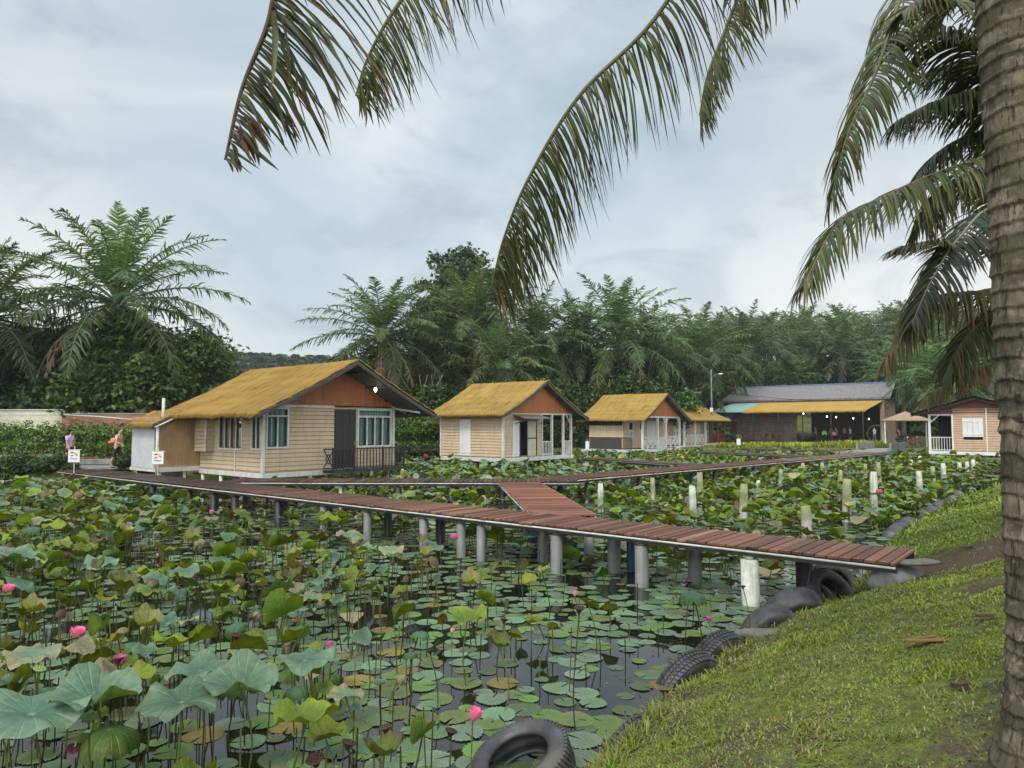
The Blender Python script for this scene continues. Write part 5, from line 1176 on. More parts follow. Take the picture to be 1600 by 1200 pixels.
coco_frond(co1, [co1c, (1.9, 4.3, 9.3), (.6, 5.0, 8.4)] + W3([(800, -200, 5), (700, -90, 5), (620, 10, 5), (575, 90, 5.05), (556, 150, 5.1)]), .72, 3, .75, 130, .0135, brown=.15, off=.4, sweep=.5)
coco_frond(co1, [co1c, (2.6, 5.2, 8.9), (2.6, 6.4, 7.6)] + W3([(1170, -40, 7), (1130, 55, 7), (1105, 120, 7), (1093, 180, 7)]), .74, 4, .8, 130, .0145, brown=.15, off=.4)
for i, (az, e) in enumerate([(0.3, .5), (-.9, .2), (-2.0, .6), (-2.7, .3), (.9, .7), (1.3, 1.0)]):     # rest of the crown, overhead
    d_ = np.array([math.cos(az), math.sin(az), 0]); p0 = TOP1; coco_frond(co1, [p0, p0 + d_ * 1.2 + [0, 0, .8 * e], p0 + d_ * 2.8 + [0, 0, .7 * e], p0 + d_ * 4.2 + [0, 0, -.7]], .7, 20 + i, 1.0, 60, .022)
# second coconut palm behind the trunk, crown hidden by it
co2 = empty('coconut_palm', (0, 0, 0), 0, 'coconut palm standing behind the ringed trunk, long fronds arching out to the left of it', 'palm tree')
C2 = at(1660, 215, D=9.2); g2 = float(ground_z(np.array([C2.x + .4]), np.array([C2.y]))[0])
coco_trunk(co2, (C2.x + .4, C2.y, g2 - .1), (C2.x, C2.y, C2.z), .17, .13, 9, .1, 36, .03)
c2 = tuple(C2)
FR = [([(1530, -80, 8.8), (1425, -30, 8.3), (1370, 110, 7.9), (1325, 210, 7.8), (1298, 310, 7.8)], .85, 1.0, dict(brown=.2, side_bias=-.3)),
      ([(1600, 235, 9), (1500, 258, 8.6), (1400, 298, 8.3), (1310, 350, 8.1), (1256, 445, 8.0)], .95, .80, dict(c_r=(.34, .19, .09), brown=.16)),
      ([(1590, 165, 9.3), (1520, 80, 9.1), (1450, 48, 9), (1385, 60, 9.0)], .85, .9, dict(brown=.05, c_mid=(.04, .06, .025))),
      ([(1600, 190, 9.3), (1525, 150, 9.2), (1460, 160, 9.1), (1400, 190, 9)], .8, .95, dict(brown=.05, c_mid=(.04, .06, .025))),
      ([(1610, 250, 9.0), (1545, 260, 8.7), (1480, 290, 8.6), (1440, 350, 8.5)], .85, 1.1, dict(brown=.35, c_mid=(.10, .12, .05))),
      ([(1600, 215, 9.6), (1540, 205, 9.6), (1470, 235, 9.6), (1415, 300, 9.6)], .8, .9, dict(brown=.1, c_mid=(.045, .065, .03))), ([(1610, 170, 9.8), (1560, 110, 9.8), (1500, 100, 9.8), (1430, 120, 9.8)], .8, .9, dict(brown=.1, c_mid=(.045, .065, .03))),
      ([(1640, 130, 9.2), (1600, -20, 9.2), (1540, -60, 9.2), (1480, -40, 9.2)], .8, .8, dict()),
      ([(1700, 120, 9.4), (1760, 40, 9.8), (1850, 60, 10)], .8, 1.0, dict()), ([(1700, 240, 9.4), (1780, 300, 9.8), (1850, 420, 10)], .8, 1.0, dict()),
      ([(1540, -20, 8.0), (1490, 10, 7.6), (1440, 0, 7.4), (1410, 20, 7.3)], .6, .8, dict(c_mid=(.10, .13, .04)))]
for i, (pts, ll, hg, kw) in enumerate(FR): coco_frond(co2, [c2] + W3(pts), ll, 40 + i, hg * .75, 150, .0165, **kw)
co3 = empty('coconut_palm', (0, 0, 0), 0, 'shorter coconut palm behind the ringed trunk with dark upper and yellowing lower fronds', 'palm tree')
C3 = at(1650, 395, D=13); g3 = float(ground_z(np.array([C3.x]), np.array([C3.y]))[0]); coco_trunk(co3, (C3.x + .3, C3.y, g3 - .1), (C3.x, C3.y, C3.z), .17, .13, 10, .1, 30, .05)
c3 = tuple(C3); YF = dict(c_mid=(.17, .17, .05), c_tip=(.2, .13, .06), brown=.25)
FR = [([(1560, 325, 12.3), (1500, 370, 11.9), (1455, 440, 11.6), (1425, 505, 11.5)], 1.05, .7, dict(c_mid=(.035, .05, .025), c_r=(.3, .3, .26))), ([(1590, 380, 12.5), (1520, 385, 12.2), (1450, 378, 12), (1400, 388, 12)], .7, .5, dict(c_mid=(.06, .09, .04))),
      ([(1590, 440, 12.5), (1530, 455, 12.2), (1450, 470, 12), (1385, 560, 12)], 1.2, 1.1, YF), ([(1600, 460, 12.5), (1550, 490, 12.2), (1500, 540, 12), (1470, 600, 12)], 1.0, .9, dict(c_mid=(.06, .08, .03))),
      ([(1610, 500, 12.5), (1560, 560, 12.2), (1505, 580, 12), (1445, 622, 12)], .7, .9, YF), ([(1600, 350, 12.8), (1570, 300, 12.6), (1540, 275, 12.5)], .8, .8, dict()), ([(1700, 330, 13.2), (1770, 350, 13.6), (1820, 450, 14)], .9, 1., dict())]
for i, (pts, ll, hg, kw) in enumerate(FR): coco_frond(co3, [c3] + W3(pts), ll, 60 + i, hg * .75, 120, .022, **kw)
# ------------------------------------------------------------------ house building blocks (local frame: x along the front, y back into the house)
def boards(mb, plane, fixed, a0, a1, z0, z1, out, holes=(), pitch=.165, proud=.03):
    """lapped boards on a wall. plane 'x': wall along x at y=fixed; 'y': wall along y at x=fixed. out=+1/-1 outward sign on the other axis"""
    def patch(p0, p1, q0, q1):
        if p1 - p0 < .01 or q1 - q0 < .01: return
        k0 = math.floor(q0 / pitch); z = q0
        while z < q1 - 1e-4:
            zt = min(q1, (math.floor(z / pitch + 1e-6) + 1) * pitch)
            ob, ot, bk = fixed + out * proud, fixed + out * .008, fixed - out * .03; g = .02
            pr = [(bk, z), (bk, z + g * .6), (ob, z + g), (ob, z + g * 1.8), (ot, zt), (bk, zt)]
            V = [((p_, o_, zz) if plane == 'x' else (o_, p_, zz)) for o_, zz in pr for p_ in (p0, p1)]
            mb.add(V, [(2 * i, 2 * i + 1, 2 * i + 3, 2 * i + 2) for i in range(5)]); z = zt
    xs = sorted({a0, a1, *[h[0] for h in holes], *[h[1] for h in holes]})
    for p0, p1 in zip(xs, xs[1:]):
        hs = sorted([(h[2], h[3]) for h in holes if h[0] <= p0 + 1e-6 and h[1] >= p1 - 1e-6]); z = z0
        for (b, t_) in hs: patch(p0, p1, z, b); z = t_
        patch(p0, p1, z, z1)
def PT(plane, fixed, out, a, o, z):   # point on a wall: a along, o outwards
    return (a, fixed + out * o, z) if plane == 'x' else (fixed + out * o, a, z)
def wbox(mb, plane, fixed, out, a0, a1, o0, o1, z0, z1, mi=0):
    p, q = PT(plane, fixed, out, a0, o0, z0), PT(plane, fixed, out, a1, o1, z1)
    mb.box(min(p[0], q[0]), max(p[0], q[0]), min(p[1], q[1]), max(p[1], q[1]), z0, z1, mi)
def window(root, plane, fixed, out, a0, a1, z0, z1, n=2, transom=None, sash='dark', frame='white', curtain=True, fw=.07):
    mb = MB()
    wbox(mb, plane, fixed, out, a0, a0 + fw, -.02, .06, z0, z1); wbox(mb, plane, fixed, out, a1 - fw, a1, -.02, .06, z0, z1)
    wbox(mb, plane, fixed, out, a0 + fw, a1 - fw, -.02, .062, z0, z0 + fw); wbox(mb, plane, fixed, out, a0 + fw, a1 - fw, -.02, .062, z1 - fw, z1)
    zt = z1 - fw
    if transom: wbox(mb, plane, fixed, out, a0 + fw, a1 - fw, -.02, .058, transom - fw / 2, transom + fw / 2); zt = transom - fw / 2
    w_ = (a1 - a0 - 2 * fw) / n
    for i in range(1, n): wbox(mb, plane, fixed, out, a0 + fw + i * w_ - fw * .4, a0 + fw + i * w_ + fw * .4, -.018, .055, z0 + fw, zt)
    win = mb.build('window', M[frame], root)
    mb = MB()
    for i in range(n):
        b0, b1 = a0 + fw + i * w_ + fw * .4, a0 + fw + (i + 1) * w_ - fw * .4
        for (p0, p1) in ((b0, b0 + .035), (b1 - .035, b1)): wbox(mb, plane, fixed, out, p0, p1, -.02, .03, z0 + fw, zt)
        wbox(mb, plane, fixed, out, b0 + .035, b1 - .035, -.02, .03, z0 + fw, z0 + fw + .04); wbox(mb, plane, fixed, out, b0 + .035, b1 - .035, -.02, .03, zt - .04, zt)
    mb.build('sash', M[sash], win)
    mb = MB(); V = [PT(plane, fixed, out, a, -.01, z) for a, z in ((a0 + fw, z0 + fw), (a1 - fw, z0 + fw), (a1 - fw, z1 - fw), (a0 + fw, z1 - fw))]; mb.poly(V)
    g = mb.build('pane', M['glass_clear'], win)
    if curtain:
        mb = MB(); k = 40
        for i in range(k):
            f0, f1 = i / k, (i + 1) / k; aa = [a0 + fw + (a1 - a0 - 2 * fw) * f for f in (f0, f1)]; o_ = [-.12 + .03 * math.sin(f * 70) for f in (f0, f1)]
            mb.add([PT(plane, fixed, out, aa[0], o_[0], z0), PT(plane, fixed, out, aa[1], o_[1], z0), PT(plane, fixed, out, aa[1], o_[1], z1), PT(plane, fixed, out, aa[0], o_[0], z1)], [(0, 1, 2, 3)])
        mb.build('curtain', M['curtain'], win, True)
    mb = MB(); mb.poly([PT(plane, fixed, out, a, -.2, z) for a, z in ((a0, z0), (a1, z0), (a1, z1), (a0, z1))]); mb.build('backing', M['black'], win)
    return win
t = NT('window glass'); t.p.inputs['Transmission Weight'].default_value = 0.9; t.p.inputs['IOR'].default_value = 1.05
t.done((.85, .92, .92), .05, 0, .8); gl = t.node('ShaderNodeBsdfGlossy'); gl.inputs['Roughness'].default_value = .05; tr_ = t.node('ShaderNodeBsdfTransparent'); tr_.inputs[0].default_value = (.72, .8, .8, 1)
mx = t.node('ShaderNodeMixShader'); fz = t.node('ShaderNodeFresnel'); fz.inputs[0].default_value = 1.5; t.l.new(fz.outputs[0], mx.inputs[0]); t.l.new(tr_.outputs[0], mx.inputs[1]); t.l.new(gl.outputs[0], mx.inputs[2]); t.l.new(mx.outputs[0], t.out.inputs[0]); M['glass_clear'] = t.m
def door(root, plane, fixed, out, a0, a1, z0, z1, mat='dark', handle=True, panels=3):
    mb = MB(); wbox(mb, plane, fixed, out, a0, a1, -.04, .02, z0, z1); w_ = (a1 - a0) / panels
    for i in range(panels):
        wbox(mb, plane, fixed, out, a0 + i * w_ + .04, a0 + (i + 1) * w_ - .04, .02, .034, z0 + .12, z0 + (z1 - z0) * .45); wbox(mb, plane, fixed, out, a0 + i * w_ + .04, a0 + (i + 1) * w_ - .04, .02, .034, z0 + (z1 - z0) * .5, z1 - .12)
    d = mb.build('door', M[mat], root)
    if handle:
        mb = MB(); wbox(mb, plane, fixed, out, a1 - .13, a1 - .09, .034, .09, z0 + .95, z0 + 1.12); mb.build('handle', M['zinc'], d)
    return d
def shutter(root, plane, fixed, out, a0, a1, z0, z1, mat='white_clean', slats=3, name='shutter'):
    mb = MB(); w_ = (a1 - a0) / slats
    for i in range(slats): wbox(mb, plane, fixed, out, a0 + i * w_ + .006, a0 + (i + 1) * w_ - .006, .022, .055, z0, z1)
    wbox(mb, plane, fixed, out, a0, a1, .055, .075, z0 + .15, z0 + .25); wbox(mb, plane, fixed, out, a0, a1, .055, .075, z1 - .25, z1 - .15)
    return mb.build(name, M[mat], root)
def post_part(root, x, y, z0, z1, mat='white', r=.055, name='post', sq=True):
    mb = MB()
    if sq: mb.box(x - r, x + r, y - r, y + r, z0, z1)
    else: mb.tube([(x, y, z0), (x, y, z1)], r, 14)
    return mb.build(name, M[mat], root, not sq)
def rail(root, p0, p1, z0, z1, mat='white', gap=.13, cross=False, name='railing', bw=.03):
    p0, p1 = Vector((*p0, 0)), Vector((*p1, 0)); L_ = (p1 - p0).length; mb = MB(); q = lambda f, z: tuple(p0.lerp(p1, f) + Vector((0, 0, z)))
    mb.bar(q(0, z1), q(1, z1), .05, .05); mb.bar(q(0, z0 + .08), q(1, z0 + .08), .04, .04)
    if cross:
        n = max(1, round(L_ / .75))
        for i in range(n):
            a, b = i / n, (i + 1) / n; m_ = (a + b) / 2
            mb.bar(q(a, z0 + .1), q(b, z1 - .03), bw, bw); mb.bar(q(a, z1 - .03), q(b, z0 + .1), bw, bw * .9)
            mb.bar(q(a, z0), q(a, z1 - .025), bw * 1.2, bw * 1.2)
            zm = (z0 + z1) / 2 + .03; d = .18 / L_
            for s0, s1 in (((m_ - d, zm), (m_, zm + .2)), ((m_, zm + .2), (m_ + d, zm)), ((m_ + d, zm), (m_, zm - .2)), ((m_, zm - .2), (m_ - d, zm))): mb.bar(q(*s0), q(*s1), bw * .9, bw * .8)
    else:
        n = max(2, round(L_ / gap))
        for i in range(n + 1): mb.bar(q(i / n, z0), q(i / n, z1 - .025), bw, bw)
    return mb.build(name, M[mat], root)
def thatch_roof(root, ur, zr, uL, zL, uR, zR, v0, v1, extL=0, extR=0, sag=.12, mat='thatch', seed=1, rib=.22, fringe=.13, soff='soffit', left_steps=None, both=True, name='roof', thick=.085, cap=True, backshift=0.0):
    """gable roof with ridge along y; left slope to (uL, zL), right slope to (uR, zR)"""
    r_q = np.random.default_rng(seed); Vs, Fs, Cs = [], [], []; n0 = 0
    def slope(ue, ze, ext, side):
        nonlocal n0
        ny = int((v1 + ext - v0) / .035); ns = 26; s = np.linspace(0, 1, ns); t_ = np.linspace(0, 1, ny); S, T_ = np.meshgrid(s, t_, indexing='ij')
        vend = v1 + ext * S ** .8 + backshift * S; Yv = v0 + (vend - v0) * T_; Xv = ur + (ue - ur) * S; Zv = zr + (ze - zr) * (S + sag * 4 * S * (1 - S) * .5) + .03
        wv = np.abs(np.sin(np.pi * Yv / rib)); Zv = Zv + .045 * wv ** .6 + .035 * (fbm(Xv * 5 + seed, Yv * 5, seed, 3) - .5) + .05 * (fbm(Xv * .7 + 3, Yv * .7, seed + 4, 2) - .5)
        Zv = Zv - np.where(S > .985, .05, 0) * r_q.random(S.shape)
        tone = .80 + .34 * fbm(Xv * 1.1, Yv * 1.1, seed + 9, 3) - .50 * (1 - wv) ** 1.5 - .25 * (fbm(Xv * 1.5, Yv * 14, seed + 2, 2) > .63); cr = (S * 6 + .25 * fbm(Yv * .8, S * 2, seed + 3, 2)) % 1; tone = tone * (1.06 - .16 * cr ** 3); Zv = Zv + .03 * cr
        V = np.stack([Xv, Yv, Zv], -1).reshape(-1, 3); i, j = np.meshgrid(np.arange(ns - 1), np.arange(ny - 1), indexing='ij'); F = np.stack([i * ny + j, i * ny + j + 1, (i + 1) * ny + j + 1, (i + 1) * ny + j], -1).reshape(-1, 4)
        if side < 0: F = F[:, ::-1]
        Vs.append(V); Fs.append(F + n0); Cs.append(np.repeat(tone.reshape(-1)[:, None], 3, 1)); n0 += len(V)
        # fringe strands on the eave and along both gable edges
        def fr(px_, py_, pz_, dirx, n, L_):
            nonlocal n0
            m = n; f = r_q.random(m); X_ = np.interp(f, np.linspace(0, 1, len(px_)), px_); Y_ = np.interp(f, np.linspace(0, 1, len(py_)), py_); Z_ = np.interp(f, np.linspace(0, 1, len(pz_)), pz_); l = L_ * r_q.uniform(.35, 1.15, m); w_ = r_q.uniform(.008, .02, m)
            ax = r_q.normal(0, .03, m); ay = r_q.normal(0, .03, m); ox, oy = dirx
            A = np.stack([X_ - w_ * abs(oy), Y_ - w_ * abs(ox), Z_ + .03], -1); B = np.stack([X_ + w_ * abs(oy), Y_ + w_ * abs(ox), Z_ + .03], -1); Cc = np.stack([X_ + ox * .05 + ax, Y_ + oy * .05 + ay, Z_ - l], -1)
            V = np.stack([A, B, Cc + (B - A) * .2, Cc], 1).reshape(-1, 3); F = np.arange(4 * m).reshape(-1, 4); tn = np.repeat(r_q.uniform(.6, 1.15, m), 4)
            Vs.append(V); Fs.append(F + n0); Cs.append(np.repeat(tn[:, None], 3, 1)); n0 += len(V)
        k = -1; fr(Xv[k], Yv[k], Zv[k], (side * -1 if False else (1 if ue > ur else -1), 0), int((v1 - v0) * 130), fringe)
        fr(Xv[:, 0], Yv[:, 0], Zv[:, 0], (0, -1), int(abs(ue - ur) * 55), fringe * .4); fr(Xv[:, -1], Yv[:, -1], Zv[:, -1], (0, 1), int(abs(ue - ur) * 40), fringe * .4)
        return Xv, Yv, Zv
    slope(uL, zL, extL, -1)
    if both: slope(uR, zR, extR, 1)
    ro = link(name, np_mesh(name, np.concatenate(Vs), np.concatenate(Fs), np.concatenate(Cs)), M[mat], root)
    # sheet underneath, rafters and purlins
    mb = MB()
    for ue, ze, ext in ((uL, zL, extL),) + (((uR, zR, extR),) if both else ()):
        ns = 10
        for i in range(ns):
            s0, s1 = i / ns, (i + 1) / ns; fz_ = lambda s: zr + (ze - zr) * (s + sag * 4 * s * (1 - s) * .5) - .045; x0, x1 = ur + (ue - ur) * s0, ur + (ue - ur) * s1
            e0, e1 = v1 + ext * s0 ** .8 + backshift * s0 - .03, v1 + ext * s1 ** .8 + backshift * s1 - .03; nv = max(2, int((v1 - v0) / .45))
            for (zz_, flip) in ((0, 0), (.05, 1)):
                mb.add([(x0, v0 + .03, fz_(s0) + zz_), (x1, v0 + .03, fz_(s1) + zz_), (x1, e1, fz_(s1) + zz_), (x0, e0, fz_(s0) + zz_)], [(0, 1, 2, 3)])
            mb.add([(x0, v0 + .03, fz_(s0)), (x1, v0 + .03, fz_(s1)), (x1, v0 + .03, fz_(s1) + .06), (x0, v0 + .03, fz_(s0) + .06)], [(0, 1, 2, 3)])
            for j in range(nv * 2):      # sheet ribs, seen from below
                yy = v0 + .05 + (v1 - v0) * j / (nv * 2); mb.bar((x0, yy, fz_(s0) - .012), (x1, yy, fz_(s1) - .012), .03, .02)
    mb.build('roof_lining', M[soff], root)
    mb = MB()
    for ue, ze in ((uL, zL),) + (((uR, zR),) if both else ()):
        fz_ = lambda s: zr + (ze - zr) * (s + sag * 4 * s * (1 - s) * .5)
        for s in (.12, .37, .62, .9): mb.bar((ur + (ue - ur) * s, v0 + .06, fz_(s) - .10), (ur + (ue - ur) * s, v0 + 2.2, fz_(s) - .10), .05, .07)
        for yy in (v0 + .04,):
            for i in range(8): mb.bar((ur + (ue - ur) * i / 8, yy, fz_(i / 8) - .085), (ur + (ue - ur) * (i + 1) / 8, yy, fz_((i + 1) / 8) - .085), .035, .10)
    mb.build('rafters', M['dark_grey'], root)
    return ro
M['dark_grey'] = paint('dark grey timber', (0.07, 0.066, 0.062), 0.7)
def gable_panel(root, x0, x1, xa, zb, za, y, mat='rust', pitch=.105, sagp=0):
    """ribbed triangular sheet"""
    mb = MB(); n = int((x1 - x0) / (pitch / 2))
    zt = lambda x: zb + (za - zb) * (1 - abs(x - xa) / ((x1 - xa) if x > xa else (xa - x0))) 
    prof = []
    for i in range(n + 1):
        x = x0 + (x1 - x0) * i / n; prof.append((x, y - (.022 if i % 2 else 0), zb, max(zb + .001, zt(x))))
    for p, q in zip(prof, prof[1:]): mb.add([(p[0], p[1], p[2]), (q[0], q[1], q[2]), (q[0], q[1], q[3]), (p[0], p[1], p[3])], [(0, 1, 2, 3)])
    return mb.build('gable', M[mat], root)
def rooted(name, P0, rz, label, cat='house'): return empty(name, (P0[0], P0[1], 0), rz, label, cat)
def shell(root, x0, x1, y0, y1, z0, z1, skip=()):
    """dark inner skin a hand's breadth behind the boards, its black colour standing in for unlit rooms"""
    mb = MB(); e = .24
    mb.box(x0 + e, x1 - e, y0 + e, y1 - e, z0, z1 - .05); return mb.build('interior_dark_fill', M['black'], root)  # solid black box, the darkness indoors is put into its colour
U_ANG = math.atan2(.767, .642)
# ------------------------------------------------------------------ house 1, the largest
h1 = rooted('thatched_house', (-9.38, 26.9), U_ANG, 'largest thatched house, beige board walls on stilts, nearest and leftmost')
fz = .95; wt = 3.62; W1, D1 = 6.29, 4.85
mb = MB(); win1 = (.02, 1.02, 1.88, 3.45); win2 = (4.34, 6.20, 1.80, 3.45); dr = (3.18, 4.28, .98, 3.40)
boards(mb, 'x', 0, 0, W1, fz, 3.5, -1, [win1, win2, dr]); boards(mb, 'y', 0, 0, D1, fz, wt, -1, [(.12, .80, 1.80, wt), (1.48, 3.3, 1.78, wt)]); boards(mb, 'y', W1, 0, D1, fz, wt, 1); boards(mb, 'x', D1, 0, W1, fz, wt, 1)
mb.build('wall', M['siding'], h1)
mb = MB(); mb.box(-.06, W1 + .06, -.06, .10, .75, .945); mb.box(-.06, .10, .10, D1, .75, .943); mb.box(W1 - .1, W1 + .06, .10, D1, .75, .943); mb.build('base_beam', M['white'], h1)
mb = MB(); mb.box(.1, W1 - .1, .1, D1, .80, .93); mb.build('floor', M['dark_grey'], h1)
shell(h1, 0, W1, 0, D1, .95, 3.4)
mb = MB()
for (x, y) in ((-.045, -.045), (W1 + .01, -.045)): mb = MB(); mb.box(x - .05, x + .06, y - .05, y + .06, .946, 3.55); mb.build('corner_trim', M['white'], h1)
mb = MB(); mb.box(.12, 3.15, -.075, -.03, 3.455, 3.55); mb.build('head_trim', M['white'], h1)
window(h1, 'x', 0, -1, .07, 1.05, 1.86, 3.44, 2, 3.10); window(h1, 'x', 0, -1, 4.34, 6.22, 1.80, 3.46, 4, 3.12, fw=.085)
window(h1, 'y', 0, -1, .10, .82, 1.80, 3.40, 2, None, curtain=False); window(h1, 'y', 0, -1, 1.46, 3.32, 1.78, 3.40, 4, None, curtain=False, fw=.06)
mb = MB(); mb.box(-.06, -.03, 1.95, 2.02, .95, 1.78); mb.build('wall_strip', M['white'], h1)
door(h1, 'x', 0, -1, 3.20, 4.26, .97, 3.40)
mb = MB(); boards(mb, 'y', -.32, 3.75, 4.72, 1.72, 3.4, -1); boards(mb, 'x', 3.75, -.32, 0, 1.72, 3.4, -1); mb.box(-.36, 0, 3.74, 4.73, 1.68, 1.72); wl = mb.build('wall_box', M['siding'], h1)
mb = MB(); mb.box(-.37, -.34, 3.72, 3.80, 1.72, 3.4); mb.build('trim', M['white'], wl)
gable_panel(h1, -.2, W1 + .12, 3.15, 3.56, 5.25, -.03)
# rear washroom block in plaster, with its white side panel
mb = MB(); mb.box(-1.7, 2.0, 4.92, 7.5, 1.02, 3.1); blk = mb.build('washroom', M['plaster'], h1)
mb = MB(); mb.box(-1.74, 0.0, 4.86, 4.92, .86, 1.04); mb.box(-1.76, -1.70, 4.86, 7.5, .86, 1.0); mb.build('sill_beam', M['white'], blk)
mb = MB(); mb.box(-1.78, -1.705, 5.2, 7.3, 1.0, 2.72); mb.build('side_panel', M['white_panel'] if 'white_panel' in M else M['white_clean'], blk)
thatch_roof(h1, 3.15, 5.30, -1.3, 3.10, 7.5, 3.18, -1.6, 6.5, 0, 0, .06, 'thatch', 3, backshift=-.2)
thatch_roof(h1, -.9, 3.30, -2.05, 2.72, 0, 0, 4.7, 7.3, 0, 0, 0, 'thatch', 5, both=False, name='washroom_roof')
mb = MB()
for (x, y) in ((.1, .05), (2.1, .05), (4.2, .05), (6.1, .05), (.05, 1.6), (.05, 3.2), (.05, 4.7), (6.1, 2.5), (6.1, 4.7), (3, 4.7)): post_part(h1, x, y, -.8, .75, 'white', .075, 'stilt', False)
for (x, y) in ((-1.6, 5.0), (-1.6, 7.3), (-.6, 5.0)): post_part(h1, x, y, -.8, .86, 'white', .06, 'stilt', False)
# balcony
mb = MB(); mb.box(2.62, 6.4, -.72, -.065, .84, .93); mb.build('balcony_floor', M['dark'], h1)
rail(h1, (2.65, -.70), (6.38, -.70), .93, 1.78, 'dark', .17); rail(h1, (6.38, -.70), (6.38, -.08), .93, 1.78, 'dark', .6, True); rail(h1, (2.65, -.70), (2.65, -.08), .93, 1.78, 'dark', .6, True)
post_part(h1, 4.6, -.68, -.8, .84, 'post_grey', .07, 'stilt', False); post_part(h1, 6.3, -.68, -.8, .84, 'white', .07, 'stilt', False)
for (x) in (2.65, 3.7, 5.2, 6.38): post_part(h1, x, -.70, .93, 1.84, 'dark', .035, 'railing_post')
mb = MB(); mb.tube([(6.15, -.95, 3.62), (6.15, -.95, 3.72)], .03, 8); b_ = mb.build('lamp_holder', M['dark'], h1); b_.location = (-1.6, 0, .73)
mb = MB(); mb.tube([(4.55, -.95, 4.14), (4.55, -.95, 4.20), (4.55, -.95, 4.27), (4.55, -.95, 4.33)], [.02, .055, .06, .03], 12); mb.build('bulb', M['bulb'], h1, True)
mb = MB(); mb.bar((6.3, -.05, 3.5), (6.55, -1.5, 3.3), .07, .07); mb.bar((6.3, -.02, 3.55), (7.35, -.02, 3.2), .06, .06); mb.build('brace', M['white'], h1)
# white vent pipes at the washroom corner
mb = MB(); mb.tube([(-1.86, 4.7, .62), (-1.86, 4.7, 2.68)], .055, 12); mb.build('drain_pipe', M['pipe_white'], h1, True)
mb = MB(); mb.tube([(-1.55, 4.95, 2.6), (-1.55, 4.95, 3.85)], .06, 12); mb.build('vent_pipe', M['pipe_white'], h1, True)
mb = MB(); mb.tube([(-2.0, 4.62, 2.66), (-.9, 4.62, 3.2)], .035, 8); mb.build('gutter_pipe', M['pipe_white'], h1, True)
# ------------------------------------------------------------------ house 2
h2 = rooted('thatched_house', (-.49, 39.0), U_ANG, 'second thatched house, beige boards with one white shutter and an open corner porch')
W2, D2, wx = 6.5, 4.8, 3.45
mb = MB(); boards(mb, 'y', 0, 0, D2, .96, 3.5, -1, [(2.39, 3.24, 1.02, 3.08)]); boards(mb, 'x', 0, 0, wx, .96, 3.45, -1, [(1.38, 2.9, 1.0, 3.0)]); boards(mb, 'y', wx, 0, D2, .96, 3.45, 1); boards(mb, 'x', D2, 0, wx, .96, 3.45, 1)
mb.build('wall', M['siding'], h2)
mb = MB(); mb.box(-.06, W2 + .05, -.06, .12, .72, .95); mb.box(-.06, .1, .12, D2, .72, .948); mb.box(W2 - .1, W2 + .05, .12, D2, .72, .948); mb.build('base_beam', M['white'], h2)
mb = MB(); mb.box(.1, W2 - .1, .12, D2, .84, .94); mb.build('floor', M['dark_grey'], h2)
mb = MB(); mb.box(.2, wx - .15, .3, D2 - .2, .95, 3.4); mb.build('interior_dark_fill', M['black'], h2)
for b_ in ((-.09, .03, -.09, .03, .95, 3.5), (-.085, -.02, D2 - .06, D2 + .04, .95, 3.5), (wx - .03, wx + .05, -.07, .03, .95, 3.45)): mb = MB(); mb.box(*b_); mb.build('corner_trim', M['white'], h2)
shutter(h2, 'y', 0, -1, 2.39, 3.24, 1.02, 3.08, 'white_clean', 4)
shutter(h2, 'x', 0, -1, .78, 1.36, 1.0, 3.0, 'white_clean', 2, 'door'); shutter(h2, 'x', 0, -1, 2.05, 2.86, 1.0, 3.0, 'cream', 1, 'door')
mb = MB()
for a_, b_, z_, zz in ((1.38, 1.44, 1.0, 3.0), (2.86, 2.92, 1.0, 3.0), (2.0, 2.05, 1.0, 3.0), (1.44, 2.0, 2.94, 3.0), (2.05, 2.86, 1.98, 2.04)): mb.box(a_, b_, -.09, .02, z_, zz)
mb.build('door_frame', M['dark'], h2)
mb = MB(); mb.add([(.85, -.02, 3.32), (3.2, -.02, 3.32), (3.3, -.95, 3.10), (.75, -.95, 3.10), (.85, -.02, 3.36), (3.2, -.02, 3.36), (3.3, -.95, 3.13), (.75, -.95, 3.13)], [(3, 2, 1, 0), (4, 5, 6, 7), (0, 1, 5, 4), (1, 2, 6, 5), (2, 3, 7, 6), (3, 0, 4, 7)]); mb.bar((.95, -.03, 2.8), (.95, -.9, 3.09), .03); mb.bar((3.1, -.03, 2.8), (3.1, -.9, 3.09), .03); mb.build('awning', M['zinc'], h2)
gable_panel(h2, -.1, W2 + .1, 3.25, 3.46, 5.15, -.03)
mb = MB(); mb.box(wx, W2, -.04, .06, 3.36, 3.45); mb.box(W2 - .1, W2, .06, D2, 3.36, 3.448); mb.build('porch_beam', M['white'], h2)
thatch_roof(h2, 3.25, 5.28, -.62, 3.30, 7.55, 3.10, -.62, 5.35, .1, .1, .10, 'thatch_pale', 11, fringe=.12)
for x in (4.45, 5.6, 6.42): post_part(h2, x, 0, .95, 3.36, 'white', .06)
for (x, y) in ((6.42, 2.4), (6.42, 4.7)): post_part(h2, x, y, .95, 3.36, 'dark_grey', .05)
mb = MB(); mb.bar((6.42, 0, 2.75), (5.95, 0, 3.34), .06); mb.build('brace', M['white'], h2)
rail(h2, (wx + .05, 0), (4.4, 0), .96, 1.78, 'white_clean', .15); rail(h2, (5.65, 0), (6.38, 0), .96, 1.78, 'white_clean', .12); rail(h2, (wx + .05, 4.7), (6.4, 4.7), .96, 1.9, 'dark', .14); rail(h2, (6.42, .1), (6.42, 4.6), .96, 1.9, 'dark', .16)
